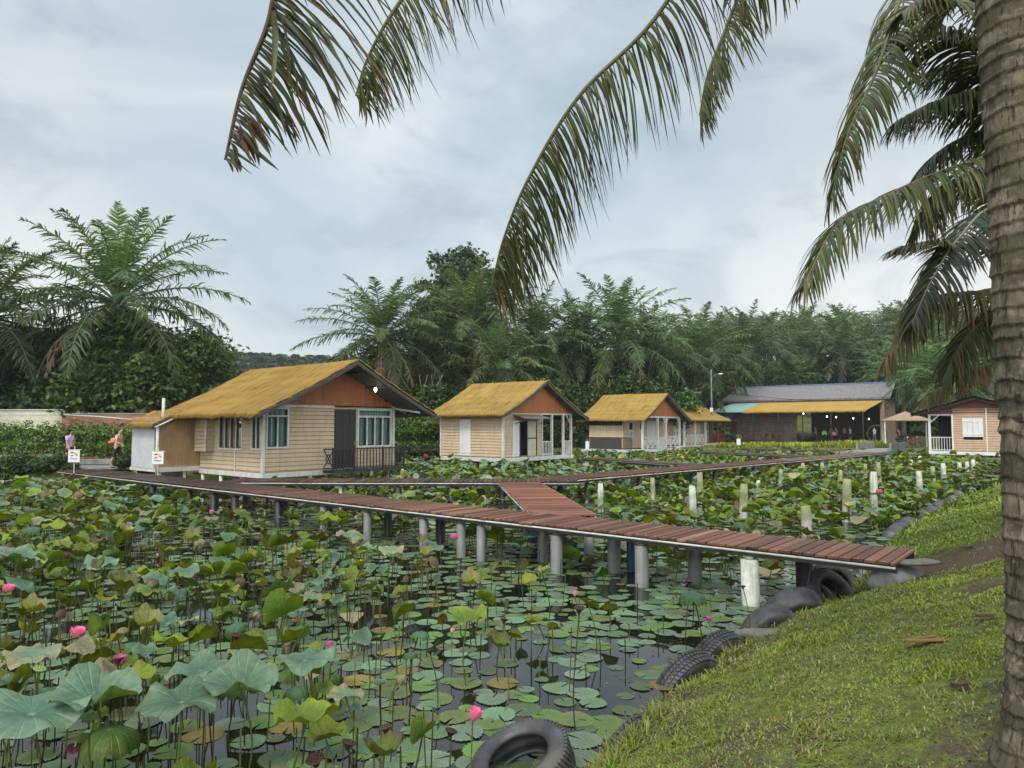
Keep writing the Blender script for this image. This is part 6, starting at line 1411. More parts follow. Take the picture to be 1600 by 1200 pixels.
for (x, y) in ((.1, .1), (2.2, .1), (4.3, .1), (6.4, .1), (.1, 2.4), (.1, 4.7), (6.4, 2.4), (6.4, 4.7)): post_part(h2, x, y, -.8, .72, 'white', .085, 'stilt', False)
# ------------------------------------------------------------------ house 3
h3 = rooted('thatched_house', (9.7, 53.0), U_ANG, 'third thatched house, with white porch posts, latticed railings and a dark railing on its left')
W3_, D3 = 6.0, 4.7
mb = MB(); boards(mb, 'x', 1.6, 0, W3_, .96, 3.4, -1, [(.7, 1.35, 1.75, 2.95), (2.3, 2.9, 1.75, 2.95), (3.5, 4.9, 1.35, 3.1)]); boards(mb, 'y', 0, 1.6, D3, .96, 3.4, -1); boards(mb, 'y', W3_, 1.6, D3, .96, 3.4, 1); boards(mb, 'x', D3, 0, W3_, .96, 3.4, 1); mb.build('wall', M['siding'], h3)
mb = MB(); mb.box(.24, W3_ - .24, 1.9, D3 - .2, .95, 3.3); mb.build('interior_dark_fill', M['black'], h3)
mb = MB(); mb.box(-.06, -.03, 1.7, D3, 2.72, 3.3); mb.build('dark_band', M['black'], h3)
mb = MB(); mb.box(-.06, W3_ + .05, -.06, .12, .72, .95); mb.box(-.06, .1, .12, D3, .72, .948); mb.box(W3_ - .1, W3_ + .05, .12, D3, .72, .948); mb.box(-1.15, -.06, .8, D3, .72, .90); mb.build('base_beam', M['white'], h3)
mb = MB(); mb.box(.1, W3_ - .1, .12, D3, .84, .94); mb.build('floor', M['dark_grey'], h3)
window(h3, 'x', 1.6, -1, .68, 1.37, 1.72, 2.98, 2, 2.35, sash='white_clean', curtain=False); window(h3, 'x', 1.6, -1, 2.28, 2.92, 1.72, 2.98, 2, 2.35, sash='white_clean', curtain=False)
shutter(h3, 'x', 1.6, -1, 3.5, 4.9, 1.35, 3.1, 'white_clean', 6)
gable_panel(h3, -.1, W3_ + .1, 3.0, 3.42, 5.05, -.03)
mb = MB(); mb.box(0, W3_, -.04, .06, 3.30, 3.42); mb.box(-.02, .08, .06, 1.6, 3.3, 3.418); mb.build('porch_beam', M['white'], h3)
thatch_roof(h3, 3.0, 5.16, -.62, 3.12, 6.95, 3.08, -.6, 5.3, .1, .1, .10, 'thatch_pale', 21, fringe=.12)
for x in (.03, 2.35, 3.65, 5.97): post_part(h3, x, 0, .95, 3.30, 'white', .075)
mb = MB()
for x, s in ((.03, 1), (3.65, -1), (3.65, 1), (5.97, -1)): mb.bar((x, 0, 2.75), (x + s * .42, 0, 3.28), .05)
mb.build('brace', M['white'], h3)
rail(h3, (.05, 0), (2.3, 0), .96, 1.82, 'white_clean', .2, True); rail(h3, (2.4, 0), (3.6, 0), .96, 1.82, 'white_clean', .13); rail(h3, (3.7, 0), (5.95, 0), .96, 1.82, 'white_clean', .2, True)
rail(h3, (-1.1, .85), (-1.1, 4.6), .90, 1.80, 'dark', .15); rail(h3, (-1.1, .85), (-.1, .85), .90, 1.8, 'dark', .15); mb = MB(); mb.box(-.10, -.07, 1.75, 4.6, .96, 1.75); mb.build('dark_wall_panel', M['dark_grey'], h3)  # dark grey panel over the lower part of the left wall
for (x, y) in ((.1, .1), (2, .1), (4, .1), (5.9, .1), (.1, 2.4), (.1, 4.6), (-1, .9), (-1, 4.5)): post_part(h3, x, y, -.8, .72, 'white', .085, 'stilt', False)
# ------------------------------------------------------------------ houses 4 and 5: eaves toward the pond, ridge across
def small_house(P_end, label, Wd, seed, rail_mat, posts, zr, ze, run=3.1, cross=False, sh=0):
    """P_end: right end of the front eave; the roof slope rises away along local x; local y runs to the left"""
    r = rooted('thatched_house', P_end, U_ANG + math.pi / 2, label); e = .55
    mb = MB(); boards(mb, 'y', e + 1.5, e, Wd, .96, 3.3, -1, [(1.2, 1.9, 1.5, 2.9), (3.0, 4.0, .98, 2.95)]); boards(mb, 'x', .45, e + 1.5, 2 * run - e, .96, 3.3, -1); boards(mb, 'x', Wd, e + 1.5, 2 * run - e, .96, 3.3, 1); mb.build('wall', M['siding'], r)
    mb = MB(); mb.box(e + 1.75, 2 * run - e, .7, Wd - .3, .95, 3.2); mb.build('interior_dark_fill', M['black'], r)
    window(r, 'y', e + 1.5, -1, 1.18, 1.92, 1.48, 2.92, 2, 2.2, sash='white_clean', curtain=False); door(r, 'y', e + 1.5, -1, 3.0, 4.0, .97, 2.95, 'white_clean')
    mb = MB(); mb.box(e - .06, e + .12, .4, Wd, .70, .945); mb.box(e + .12, 2 * run - e, .4, .55, .70, .943); mb.build('base_beam', M['white'], r); mb = MB(); mb.box(e + .12, 2 * run - e, .55, Wd, .84, .94); mb.build('floor', M['dark_grey'], r)
    thatch_roof(r, run, zr, 0, ze, 2 * run, ze, 0, Wd + .4, 0, 0, .06, 'thatch_pale', seed, fringe=.1)
    mb = MB(); zt = lambda x: ze + (zr - ze) * (x / run if x < run else 2 - x / run) - .08
    mb.poly([(.2, .42, 3.25), (2 * run - .2, .42, 3.25), (run, .42, zt(run))]); mb.build('gable', M['rust'], r)
    for y in posts: post_part(r, e, y, .95, zt(e) , 'white' if rail_mat != 'wood_red' else 'wood_red', .08)
    for y0, y1 in zip(posts, posts[1:]): rail(r, (e, y0), (e, y1), .96, 1.85, rail_mat, .17, cross)
    rail(r, (e, posts[0]), (e + 1.5, posts[0]), .96, 1.85, rail_mat, .17)
    for y in posts: post_part(r, e, y, -.8, .70, 'white', .09, 'stilt', False)
    return r
E4 = at(1115, 657, D=66); E5 = at(1143, 657, D=73)
small_house((E4.x, E4.y), 'small thatched house behind the third one, white railings, eave facing the pond', 6.2, 31, 'white_clean', (.6, 2.8, 4.9), 4.85, 3.16, cross=True)
small_house((E5.x, E5.y), 'smallest farthest thatched house with reddish brown porch posts and railing', 5.5, 32, 'wood_red', (.6, 2.2, 4.0), 4.65, 3.16)
# ------------------------------------------------------------------ house 6 at the right
h6 = rooted('thatched_house', (29.3, 50.0), math.atan2(-.642, .767), 'beige board house with white shutter at the right, partly hidden by the ringed trunk')
mb = MB(); boards(mb, 'x', 0, 1.45, 5.6, .96, 3.9, -1, [(2.05, 3.15, 1.75, 3.0)]); boards(mb, 'y', 1.45, 0, 4.5, .96, 3.6, -1); boards(mb, 'y', 5.6, 0, 4.5, .96, 3.6, 1); mb.build('wall', M['siding_pink'] if 'siding_pink' in M else M['siding'], h6)
mb = MB(); mb.box(-.06, 5.66, -.06, .12, .72, .95); mb.box(-.06, .1, .12, 4.5, .72, .948); mb.build('base_beam', M['white_clean'], h6); mb = MB(); mb.box(.1, 5.6, .12, 4.5, .84, .94); mb.build('floor', M['dark_grey'], h6)
mb = MB(); mb.box(1.7, 5.4, .3, 4.3, .95, 3.5); mb.box(.05, 1.4, 3.6, 3.7, .95, 3.4); mb.build('interior_dark_fill', M['black'], h6)
shutter(h6, 'x', 0, -1, 2.0, 3.2, 1.95, 3.22, 'white_clean', 4)
mb = MB()
for x in (3.35, 4.25): mb.box(x, x + .07, -.07, -.03, .95, 3.9)
mb.build('wall_strip', M['white_clean'], h6)
post_part(h6, .03, 0, .95, 3.5, 'white_clean', .07); post_part(h6, 1.42, -.04, .95, 3.5, 'white_clean', .05); rail(h6, (.1, 0), (1.38, 0), .96, 1.9, 'white_clean', .16)
mb = MB(); mb.box(0, 1.45, -.04, .05, 3.42, 3.5); mb.bar((.05, 0, 2.9), (.6, 0, 3.42), .06); mb.build('brace', M['white_clean'], h6)
mb = MB(); mb.poly([(-.6, -.02, 3.5), (6.2, -.02, 3.5), (2.8, -.02, 4.48)]); mb.build('gable', M['wood_red'], h6)
for xe in (-1.0, 6.6): mb = MB(); mb.bar((2.8, -.66, 4.66), (xe, -.66, 3.50), .06, .13); mb.build('rake_thatch', M['thatch_pale'], h6)
thatch_roof(h6, 2.8, 4.62, -1.0, 3.48, 6.6, 3.48, -.6, 5.0, 0, 0, .04, 'thatch_pale', 41, fringe=.06, soff='zinc')
for (x, y) in ((.2, .1), (1.45, .1), (5.4, .1), (.2, 4.3)): post_part(h6, x, y, -.8, .72, 'white', .1, 'stilt', False)
# ------------------------------------------------------------------ restaurant hall (local x = -v, y = u)
HR = math.atan2(-.642, .767); hr = rooted('open_hall', (23.2, 79.6), HR, 'long open fronted hall with grey zinc roof and yellow thatched awning', 'hall'); LW = 15.2
def hall_sheet(name, mat, x0, x1, y0, z0, y1, z1, rib=.25, amp=.03, x0b=None, x1b=None, thick=.03):
    mb = MB(); n = int((x1 - x0) / rib * 2)
    for i in range(n):
        f0, f1 = i / n, (i + 1) / n; a, b = (amp if i % 2 else 0), (0 if i % 2 else amp)
        xb0, xb1 = (x0b if x0b is not None else x0), (x1b if x1b is not None else x1)
        mb.add([(x0 + (x1 - x0) * f0, y0, z0 + a), (x0 + (x1 - x0) * f1, y0, z0 + b), (xb0 + (xb1 - xb0) * f1, y1, z1 + b), (xb0 + (xb1 - xb0) * f0, y1, z1 + a)], [(0, 1, 2, 3)])
    return mb.build(name, M[mat], hr)
hall_sheet('roof', 'zinc', -1.4, 16.6, 3.5, 5.54, 6.0, 7.15, x0b=-.3, x1b=16.6); hall_sheet('rear_roof', 'zinc', -.3, 16.6, 6.02, 7.15, 10.5, 5.3)
mb = MB(); mb.box(-.32, 16.62, 5.95, 6.08, 7.18, 7.26); mb.build('ridge_cap', M['blue_trim'], hr)
mb = MB(); mb.box(-1.4, 16.6, 3.46, 3.5, 5.40, 5.53); mb.build('fascia', M['zinc'], hr)
# thatched awning, a mono pitch toward the pond
aw = empty('awning_frame', (0, 0, 0)); aw.parent = hr; aw.name = 'awning'; aw.rotation_euler = (0, 0, -math.pi / 2); aw.location = (0, 0, 0)
thatch_roof(aw, 4.2, 5.35, 0, 4.12, 0, 0, 0, 1, both=False, mat='thatch_pale', seed=51) if False else None
def awning():
    r_q = np.random.default_rng(5); nx, ny = 420, 14; Xg, Yg = np.meshgrid(np.linspace(2.6, 15.1, nx), np.linspace(0, 4.1, ny), indexing='ij'); Xg = Xg + .1 * 0
    Z = 4.15 + (5.4 - 4.15) * Yg / 4.1 + .04 * np.abs(np.sin(np.pi * Xg / .3)) + .03 * (fbm(Xg * 3, Yg * 3, 4) - .5); Xg = Xg + (Yg / 4.1) * np.interp(Xg, [2.6, 15.1], [.9, 1.0])
    V = np.stack([Xg, Yg, Z], -1).reshape(-1, 3); i, j = np.meshgrid(np.arange(nx - 1), np.arange(ny - 1), indexing='ij'); F = np.stack([i * ny + j, (i + 1) * ny + j, (i + 1) * ny + j + 1, i * ny + j + 1], -1).reshape(-1, 4)
    tn = (.9 + .2 * fbm(Xg, Yg, 3)).reshape(-1); m = 900; x = r_q.uniform(2.6, 15.1, m); l = r_q.uniform(.05, .16, m); A = np.stack([x - .02, 0 * x, 4.2 + 0 * x], -1); B = A + [.04, 0, 0]; C = np.stack([x, -.03 + 0 * x, 4.15 - l], -1)
    V2 = np.stack([A, B, C + [.008, 0, 0], C], 1).reshape(-1, 3); F2 = np.arange(4 * m).reshape(-1, 4) + len(V)
    C_ = np.concatenate([np.repeat(tn[:, None], 3, 1), np.full((len(V2), 3), .85)]); return np_mesh('thatch', np.concatenate([V, V2]), np.concatenate([F, F2]), C_)
o = link('thatch', awning(), M['thatch_pale'], aw); aw.rotation_euler = (0, 0, 0)
col.objects.unlink(aw); bpy.data.objects.remove(aw); o.parent = hr; o.name = 'awning'
hall_sheet('canopy_sheet', 'teal_sheet', -1.6, 2.6, 0, 4.15, 4.1, 5.4, x0b=.4, x1b=3.5); hall_sheet('side_canopy', 'teal_sheet', -2.2, 1.2, -.2, 3.3, 2.0, 4.05)
mb = MB()
for x in (-1.2, 1.2, 3.8, 6.5, 9.0, 11.8, 14.8): mb.box(x - .05, x + .05, .1, .2, .9, 4.1)
for x in (-1.2, 2.6, 6.5, 11.8, 14.8): mb.bar((x, .15, 4.08), (x + .9, 4.0, 5.3), .06, .1)
mb.box(-1.5, 15.0, .12, .2, 4.02, 4.12); mb.build('posts', M['dark'], hr)
mb = MB(); mb.box(-.5, 7.3, 3.5, 3.7, .9, 4.6); wl = mb.build('brick_wall', M['brick_dull'], hr)
for a_, b_ in ((1.0, 3.4), (4.2, 6.6)): window(hr, 'x', 3.5, -1, a_, b_, 1.9, 3.6, 3, 3.1, fw=.09, frame='teal_frame', curtain=True)
door(hr, 'x', 3.5, -1, -.3, .6, .95, 3.2, 'wood_red'); 
mb = MB(); mb.box(7.3, 16.2, 8.5, 8.7, .9, 5.6); mb.box(-.5, 16.2, 3.9, 8.4, 5.25, 5.35); mb.build('back_wall', M['dark_grey'], hr)
mb = MB(); mb.box(-.5, 16.2, 3.52, 3.6, 4.6, 5.5); mb.build('upper_wall', M['dark_grey'], hr)
mb = MB(); mb.box(-2.0, 16.5, -.9, 8.6, .3, .93); mb.build('floor', M['concrete'], hr)
mb = MB(); mb.box(-2.0, 16.5, -.98, -.905, .82, .99); mb.build('kerb', M['black'], hr)
mb = MB(); mb.box(15.6, 16.0, 3.5, 8.4, .93, 5.3); mb.build('pillar', M['brick_dull'], hr)
for x, y, z in ((8.2, 3, 3.9), (11.2, 4.2, 3.5), (13.1, 2.8, 4.6), (14.2, 5, 3.3), (9.6, 6.5, 3.6), (12.3, 6.5, 3.4)):
    mb = MB(); mb.tube([(x, y, z), (x, y, z + .08), (x, y, z + .17)], [.03, .055, .02], 10); b_ = mb.build('bulb', M['bulb'], hr, True); mb = MB(); mb.tube([(x, y, z + .17), (x, y, 5.2)], .012, 5); mb.build('cord', M['black'], b_)
# tables and chairs on the terrace
def hall_pt(x, y, z=.93):
    c, s = math.cos(HR), math.sin(HR); return (23.2 + x * c - y * s, 79.6 + x * s + y * c, z)
def table(x, y, label):
    r = empty('table', hall_pt(x, y), HR, label, 'table', 'tables on the hall terrace'); mb = MB(); mb.box(-.7, .7, -.4, .4, .70, .74); mb.build('tabletop', M['dark'], r, bevel=.01)
    for i, (a, b) in enumerate(((-.62, -.33), (.62, -.33), (-.62, .33), (.62, .33))): mb = MB(); mb.tube([(a, b, 0), (a * .95, b * .95, .70)], .022, 8); mb.build('leg', M['dark'], r)
def chair(x, y, rz, label, mat='black'):
    r = empty('chair', hall_pt(x, y), HR + rz, label, 'chair', 'chairs on the hall terrace'); mb = MB(); mb.box(-.22, .22, -.22, .22, .42, .46); mb.build('seat', M[mat], r, bevel=.01)
    mb = MB(); mb.add([(-.21, .2, .5), (.21, .2, .5), (.19, .28, .9), (-.19, .28, .9), (-.21, .23, .5), (.21, .23, .5), (.19, .31, .9), (-.19, .31, .9)], [(3, 2, 1, 0), (4, 5, 6, 7), (0, 1, 5, 4), (1, 2, 6, 5), (2, 3, 7, 6), (3, 0, 4, 7)]); mb.build('backrest', M[mat], r)
    for a, b in ((-.2, -.2), (.2, -.2), (-.2, .2), (.2, .2)): mb = MB(); mb.tube([(a * 1.1, b * 1.1, 0), (a, b, .42)], .016, 6); mb.build('leg', M[mat], r)
for i, x in enumerate((3.6, 6.9, 9.6, 12.3)):
    wh = ['leftmost, before the left window', 'second from the left, before the right window', 'third from the left, inside the open front', 'rightmost, near the standing guests'][i]
    table(x, .9, 'dark table on the hall terrace, ' + wh)
    for s, (dx, rz) in enumerate(((-1.05, 1.57), (1.05, -1.57))): chair(x + dx, .9, rz, 'black chair at the %s end of the terrace table, %s' % (('left', 'right')[s], ['leftmost one', 'second one', 'third one', 'rightmost one'][i]))
# ------------------------------------------------------------------ tan shelter, ramp, pole, walls, hedges
sh = empty('shelter', tuple(at(1415, 664, D=62))[:2] + (.7,), -.4, 'small tan thatched shelter between the hall and the right hand house', 'shelter')
mb = MB(); k = 12
V = [(0, 0, 3.25)] + [(x, y, 2.45) for x, y in ((-1.9, -1.3), (0, -1.35), (1.9, -1.3), (1.95, 0), (1.9, 1.3), (0, 1.35), (-1.9, 1.3), (-1.95, 0))]
mb.add(V, [(0, i, i % 8 + 1) for i in range(1, 9)]); mb.add([(x, y, z - .05) for x, y, z in V], [(0, i % 8 + 1, i) for i in range(1, 9)]); mb.build('roof', M['tan_sheet'] if 'tan_sheet' in M else M['dark_grey'], sh)
for x, y in ((-1.7, -1.1), (1.7, -1.1), (-1.7, 1.1), (1.7, 1.1)): post_part(sh, x, y, 0, 2.5, 'white', .05)
rp = empty('concrete_ramp', (0, 0, 0), 0, 'pale concrete ramp with low parapets where the boardwalk lands', 'ramp')
a_, b_ = Vector((24.9, 48.6, 0)), Vector((31.2, 56.5, 0)); dr_ = (b_ - a_).normalized(); nr_ = Vector((-dr_.y, dr_.x, 0))
mb = MB(); V = [a_ - nr_ * .1, a_ + nr_ * 2.4, b_ + nr_ * 2.4, b_ - nr_ * .1]; mb.add([(p.x, p.y, z) for z in (.62, .90) for p in V], [(3, 2, 1, 0), (4, 5, 6, 7), (0, 1, 5, 4), (1, 2, 6, 5), (2, 3, 7, 6), (3, 0, 4, 7)]); mb.build('slab', M['concrete'], rp)
for s in (.05, 2.3):
    mb = MB(); p, q = a_ + dr_ * 4.5 + nr_ * s, b_ + nr_ * s; mb.bar((p.x, p.y, 1.15), (q.x, q.y, 1.15), .14, .5); mb.build('parapet', M['concrete'], rp)
for i in range(4):
    for s in (.15, 2.1): p = a_ + dr_ * (1 + 2.2 * i) + nr_ * s; mb = MB(); mb.tube([(p.x, p.y, -.8), (p.x, p.y, .62)], .13, 14); mb.build('pier', M['post_white'], rp, True)
pp = at(1112, 640, D=72); pl = empty('utility_pole', (pp.x, pp.y, .8), 0, 'thin grey utility pole with a small lamp behind the small thatched houses', 'pole')
mb = MB(); mb.tube([(0, 0, -.2), (0, 0, 7.6)], [.11, .07], 12); mb.build('pole', M['post_grey'], pl, True); mb = MB(); mb.bar((0, 0, 6.9), (.9, 0, 7.15), .04); mb.build('arm', M['post_grey'], pl)
mb = MB(); mb.box(.75, 1.15, -.09, .09, 7.08, 7.2); mb.build('lamp', M['white_clean'], pl, bevel=.02); mb = MB(); mb.box(-.22, .1, -.14, -.08, 3.3, 3.7); mb.build('meter_box', M['white_clean'], pl)
mb = MB(); q = np.linspace(0, 1, 20)
for (e, z0, z1, sg) in (((-9, 4), 6.6, 2.4, 1.0), ((22, 8), 5.4, 4.6, 1.5)): mb.tube([(e[0] * f, e[1] * f, z0 + (z1 - z0) * f - sg * 4 * f * (1 - f) * .25) for f in q], .02, 5)
mb.build('cable', M['black'], pl)
def wall_run(name, p0, p1, z0, z1, th, mat, label, cat='wall', cap=None):
    p0, p1 = Vector((*p0, 0)), Vector((*p1, 0)); L_ = (p1 - p0).length; r = empty(name, (p0.x, p0.y, 0), math.atan2(p1.y - p0.y, p1.x - p0.x), label, cat)
    mb = MB(); mb.box(0, L_, -th / 2, th / 2, z0, z1); mb.build('panel', M[mat], r)
    if cap: mb = MB(); mb.box(-.02, L_ + .02, -th / 2 - .03, th / 2 + .03, z1 + .002, z1 + .07); mb.build('coping', M[cap], r)
    return r, L_
bl = at(98, 660, D=40.5); br_ = at(250, 660, D=39.5)
wall_run('brick_wall', (bl.x, bl.y), (br_.x + 6, br_.y - .3), .5, 3.36, .2, 'brick', 'red brick wall behind the walkers, left of the largest house', cap='concrete')
p0 = at(-160, 660, D=41.5); fe = empty('metal_fence', (p0.x, p0.y, 0), math.atan2(bl.y - p0.y, bl.x - p0.x), 'cream ribbed metal fence above the hedge at the left edge', 'fence')
L_ = math.hypot(bl.x - p0.x, bl.y - p0.y); mb = MB(); zz = .6
while zz < 3.5: mb.box(0, L_, -.02, .03, zz, zz + .06); mb.box(0, L_, -.005, .01, zz + .06, zz + .30); zz += .30
mb.build('sheet', M['cream'], fe); mb = MB()
for i in range(6): mb.box(L_ * i / 5 - .04, L_ * i / 5 + .04, .035, .11, .5, 3.6)
mb.build('fence_post', M['cream'], fe); mb = MB(); mb.tube([(0, -.04, 3.62), (L_, -.04, 3.62)], .035, 8); mb.build('top_rail', M['pipe_white'], fe)
# pipe running along the wall top
mb = MB(); a_, b_ = at(100, 648, D=40.2), at(212, 656, D=39); mb.tube([tuple(a_), tuple(a_.lerp(b_, .5) + Vector((0, 0, .03))), tuple(b_)], .035, 8); tag(mb.build('water_pipe', M['pipe_white'], None, True), 'thin white pipe sloping along the top of the brick wall', 'pipe')
bq = at(880, 680, D=66); wall_run('brick_wall', (bq.x - 22, bq.y - 6), (bq.x + 14, bq.y + 8), .6, 3.9, .2, 'brick', 'far red brick wall glimpsed through the porch of the second house', cap='concrete')
g_, L_ = wall_run('retaining_wall', (-24.5, 32.6), (-14.6, 33.4), .55, 1.18, .3, 'concrete', 'low grey block wall behind the two walkers', cap=None)
mb = MB()
for i in range(9): mb.box(L_ * i / 8.2, L_ * i / 8.2 + .02, -.156, -.152, .6, 1.17)
mb.build('joints', M['dark_grey'], g_)
for i, (px, w_) in enumerate(((20, 5), (75, 3.6))):
    p = at(px, 700, D=34.5); mb = MB(); rr = random.Random(i)
    for k in range(24): pass
    rock('stone', (p.x, p.y, .95), (w_ * .55, .5, .42), 'rough pale rubble bank %s' % ('at the left edge above the bushes' if i == 0 else 'between the left edge and the purple shirted walker'), seed=11 + i)
r_s = random.Random(4)
for i in range(26):
    px = r_s.uniform(-10, 118); p = at(px, 720, D=r_s.uniform(31.5, 33.8)); rock('stone', (p.x, p.y, .62 + r_s.uniform(0, .35)), (r_s.uniform(.14, .34), r_s.uniform(.12, .28), r_s.uniform(.09, .2)), 'pale rubble stone in the low bank below the left hedge', grp='rubble stones of the left bank', seed=20 + i)
def hedge(p0, p1, z0, z1, th, label, seed, cols, n=14000, size=.07, cat='hedge', name='hedge', dots=None):
    p0, p1 = np.array(p0, float), np.array(p1, float); r_h = np.random.default_rng(seed); L_ = np.hypot(*(p1 - p0)); root = empty(name, (p0[0], p0[1], z0), math.atan2(p1[1] - p0[1], p1[0] - p0[0]), label, cat); a = Acc(); k = max(3, int(L_ / .9)); h = z1 - z0
    for i in range(k):
        for zf in (.3, .72): clump(a, (L_ * (i + .5) / k + r_h.normal(0, .1), 0, h * zf), (.62, th, h * .36 * r_h.uniform(.85, 1.15)), n // k // 2, size, cols, r_h, shell=.75)
    if dots is not None: 
        for i in range(k): clump(a, (L_ * (i + .5) / k, -.1, h * .6), (.6, th, h * .4), 26, size * .8, [dots], r_h, shell=.8)
    link('foliage', a.mesh('foliage'), M['leaf'], root); mb = MB(); rr = random.Random(seed)
    for i in range(k): mb.tube([(L_ * (i + .5) / k, 0, -.1), (L_ * (i + .5) / k + .1, 0, h * .7)], [.03, .015], 5)
    mb.build('stems', M['bark'], root)
HEDG = [(.07, .13, .025), (.10, .17, .03), (.05, .09, .02), (.17, .22, .045)]
hedge((-33, 37.6), (-17.2, 36.0), 1.2, 2.75, .5, 'clipped bright green hedge behind the walkers, in front of the brick wall', 1, HEDG, 30000)
hedge((-9.5, 43.5), (-3.8, 45.5), .7, 3.1, .5, 'tall clipped hedge seen between the first two thatched houses', 2, HEDG, 16000)
hedge((-9.0, 40.5), (-3.4, 43.4), .5, 1.5, .5, 'low hedge with orange flowers between the first two houses', 3, DARKG + MIDG, 9000, dots=(.5, .07, .03))
hedge((-4.2, 44), (2.5, 52), .6, 1.6, .6, 'low dark hedge behind the second house', 4, DARKG + MIDG, 9000)
def bush(px, D, w_, h, label, seed, cols, n=2600, size=.055, dots=None, z=None):
    h *= .8; p = at(px, 700, D=D); g = float(ground_z(np.array([p.x]), np.array([p.y]))[0]) if z is None else z; r_b = np.random.default_rng(seed); root = empty('bush', (p.x, p.y, g), 0, label, 'bush'); a = Acc()
    for i in range(7): clump(a, (r_b.normal(0, w_ * .22), r_b.normal(0, w_ * .2), h * r_b.uniform(.3, .75)), (w_ * .3, w_ * .3, h * .28), n // 7, size, cols, r_b, shell=.6)
    if dots: clump(a, (0, -.1, h * .6), (w_ * .5, w_ * .45, h * .4), 26, .06, [dots], r_b, shell=.7)
    link('foliage', a.mesh('foliage'), M['leaf'], root); mb = MB(); mb.tube([(0, 0, -.1), (0, 0, h * .6)], [.03, .015], 5); mb.build('stems', M['bark'], root)
bush(8, 30.6, 1.5, 1.1, 'dark flowering bush cut by the left edge', 1, DARKG + MIDG, dots=(.4, .08, .05)); bush(32, 31.0, 1.5, 1.15, 'dark bush second from the left edge on the stony bank', 2, DARKG + MIDG, dots=(.4, .08, .05))
bush(68, 30.6, 1.4, 1.1, 'round dark bush third from the left edge', 3, DARKG + MIDG, dots=(.4, .1, .08)); bush(101, 30.4, 1.2, 1.1, 'dark bush at the feet of the purple shirted walker', 4, DARKG + MIDG)
bush(197, 30.6, .9, .9, 'small dark bush right of the walker with the backpack', 5, DARKG, z=.8); bush(-25, 31, 1.8, 1.3, 'dark bush running out of the frame at the left', 6, DARKG)
for i, px in enumerate((1140, 1165, 1190, 1218, 1243, 1268, 1292, 1318, 1342, 1365, 1385)):    # strap leaved plants before the hall
    D = 62 + (i % 3) * 1.2; p = at(px, 700, D=D); g = float(ground_z(np.array([p.x]), np.array([p.y]))[0]); r_b = np.random.default_rng(i); a = Acc(); n = 620; root = empty('strap_plant', (p.x, p.y, max(g, .3)), 0, ['yellow green strap leaved clump below the hall terrace, first from the left', 'strap leaved clump below the terrace, second from the left', 'strap leaved clump below the terrace, third from the left', 'strap leaved clump below the left window', 'strap leaved clump between the two hall windows', 'strap leaved clump below the right window', 'strap leaved clump where the brick wall of the hall ends', 'strap leaved clump below the standing guests', 'bright strap leaved clump, third from the right', 'bright strap leaved clump, second from the right', 'tall bright strap leaved clump beside the round ring, last on the right'][i], 'plant', 'strap leaved plants before the hall')
    x, y = r_b.normal(0, .75, n), r_b.normal(0, .5, n); az = r_b.uniform(0, 6.28, n); e = r_b.uniform(.5, 1.4, n); L_ = r_b.uniform(.45, .95, n) * (1.35 if i > 6 else 1); d0 = np.stack([np.cos(az) * np.cos(e), np.sin(az) * np.cos(e), np.sin(e)], -1); q = np.linspace(0, 1, 4)[None, :, None]
    P = np.stack([x, y, 0 * x], -1)[:, None] + d0[:, None] * L_[:, None, None] * q - np.array([0, 0, 1.]) * L_[:, None, None] * q ** 2 * .45; cc = np.array([(.40, .42, .05), (.26, .34, .05), (.15, .25, .04), (.48, .46, .10)])[r_b.integers(0, 4, n)]
    strips(a, P, np.stack([-np.sin(az), np.cos(az), 0 * az], -1)[:, None].repeat(4, 1), np.tile([.03, .035, .025, .004], (n, 1)), cc[:, None].repeat(4, 1)); link('leaves', a.mesh('leaves'), M['leaf'], root)
# young palm with pale fan between house 1 and 2
yp = at(690, 640, D=46); ypr = empty('young_palm', (yp.x, yp.y, .7), 0, 'young pale green palm between the first two thatched houses', 'palm tree'); a = Acc(); r_b = np.random.default_rng(3)
for i in range(13): palm_frond(a, (0, 0, 0), i * 2.4, R(75) - R(60) * (i / 13), 2.3, R(70), r_b, 26, .55, .022, (.13, .19, .06), .3, 3, .2)
o = link('crown', a.mesh('crown'), M['leaf'], ypr); o.location = (0, 0, 1.6); mb = MB(); mb.tube([(0, 0, -.1), (0, 0, 1.7)], [.12, .07], 8); mb.build('trunk', M['bark'], ypr, True)
# path behind the left bank
mb = MB(); mb.box(-34, -16.2, 30.6, 32.3, .86, .935); o = mb.build('footpath', M['concrete']); tag(o, kind='structure')
# dark mono bank block by the walkers
mb = MB(); mb.box(-24, -14.8, 32.35, 32.5, .5, .98); mb.build('path_edge', M['dark_grey']); tag(bpy.data.objects['path_edge'], kind='structure')

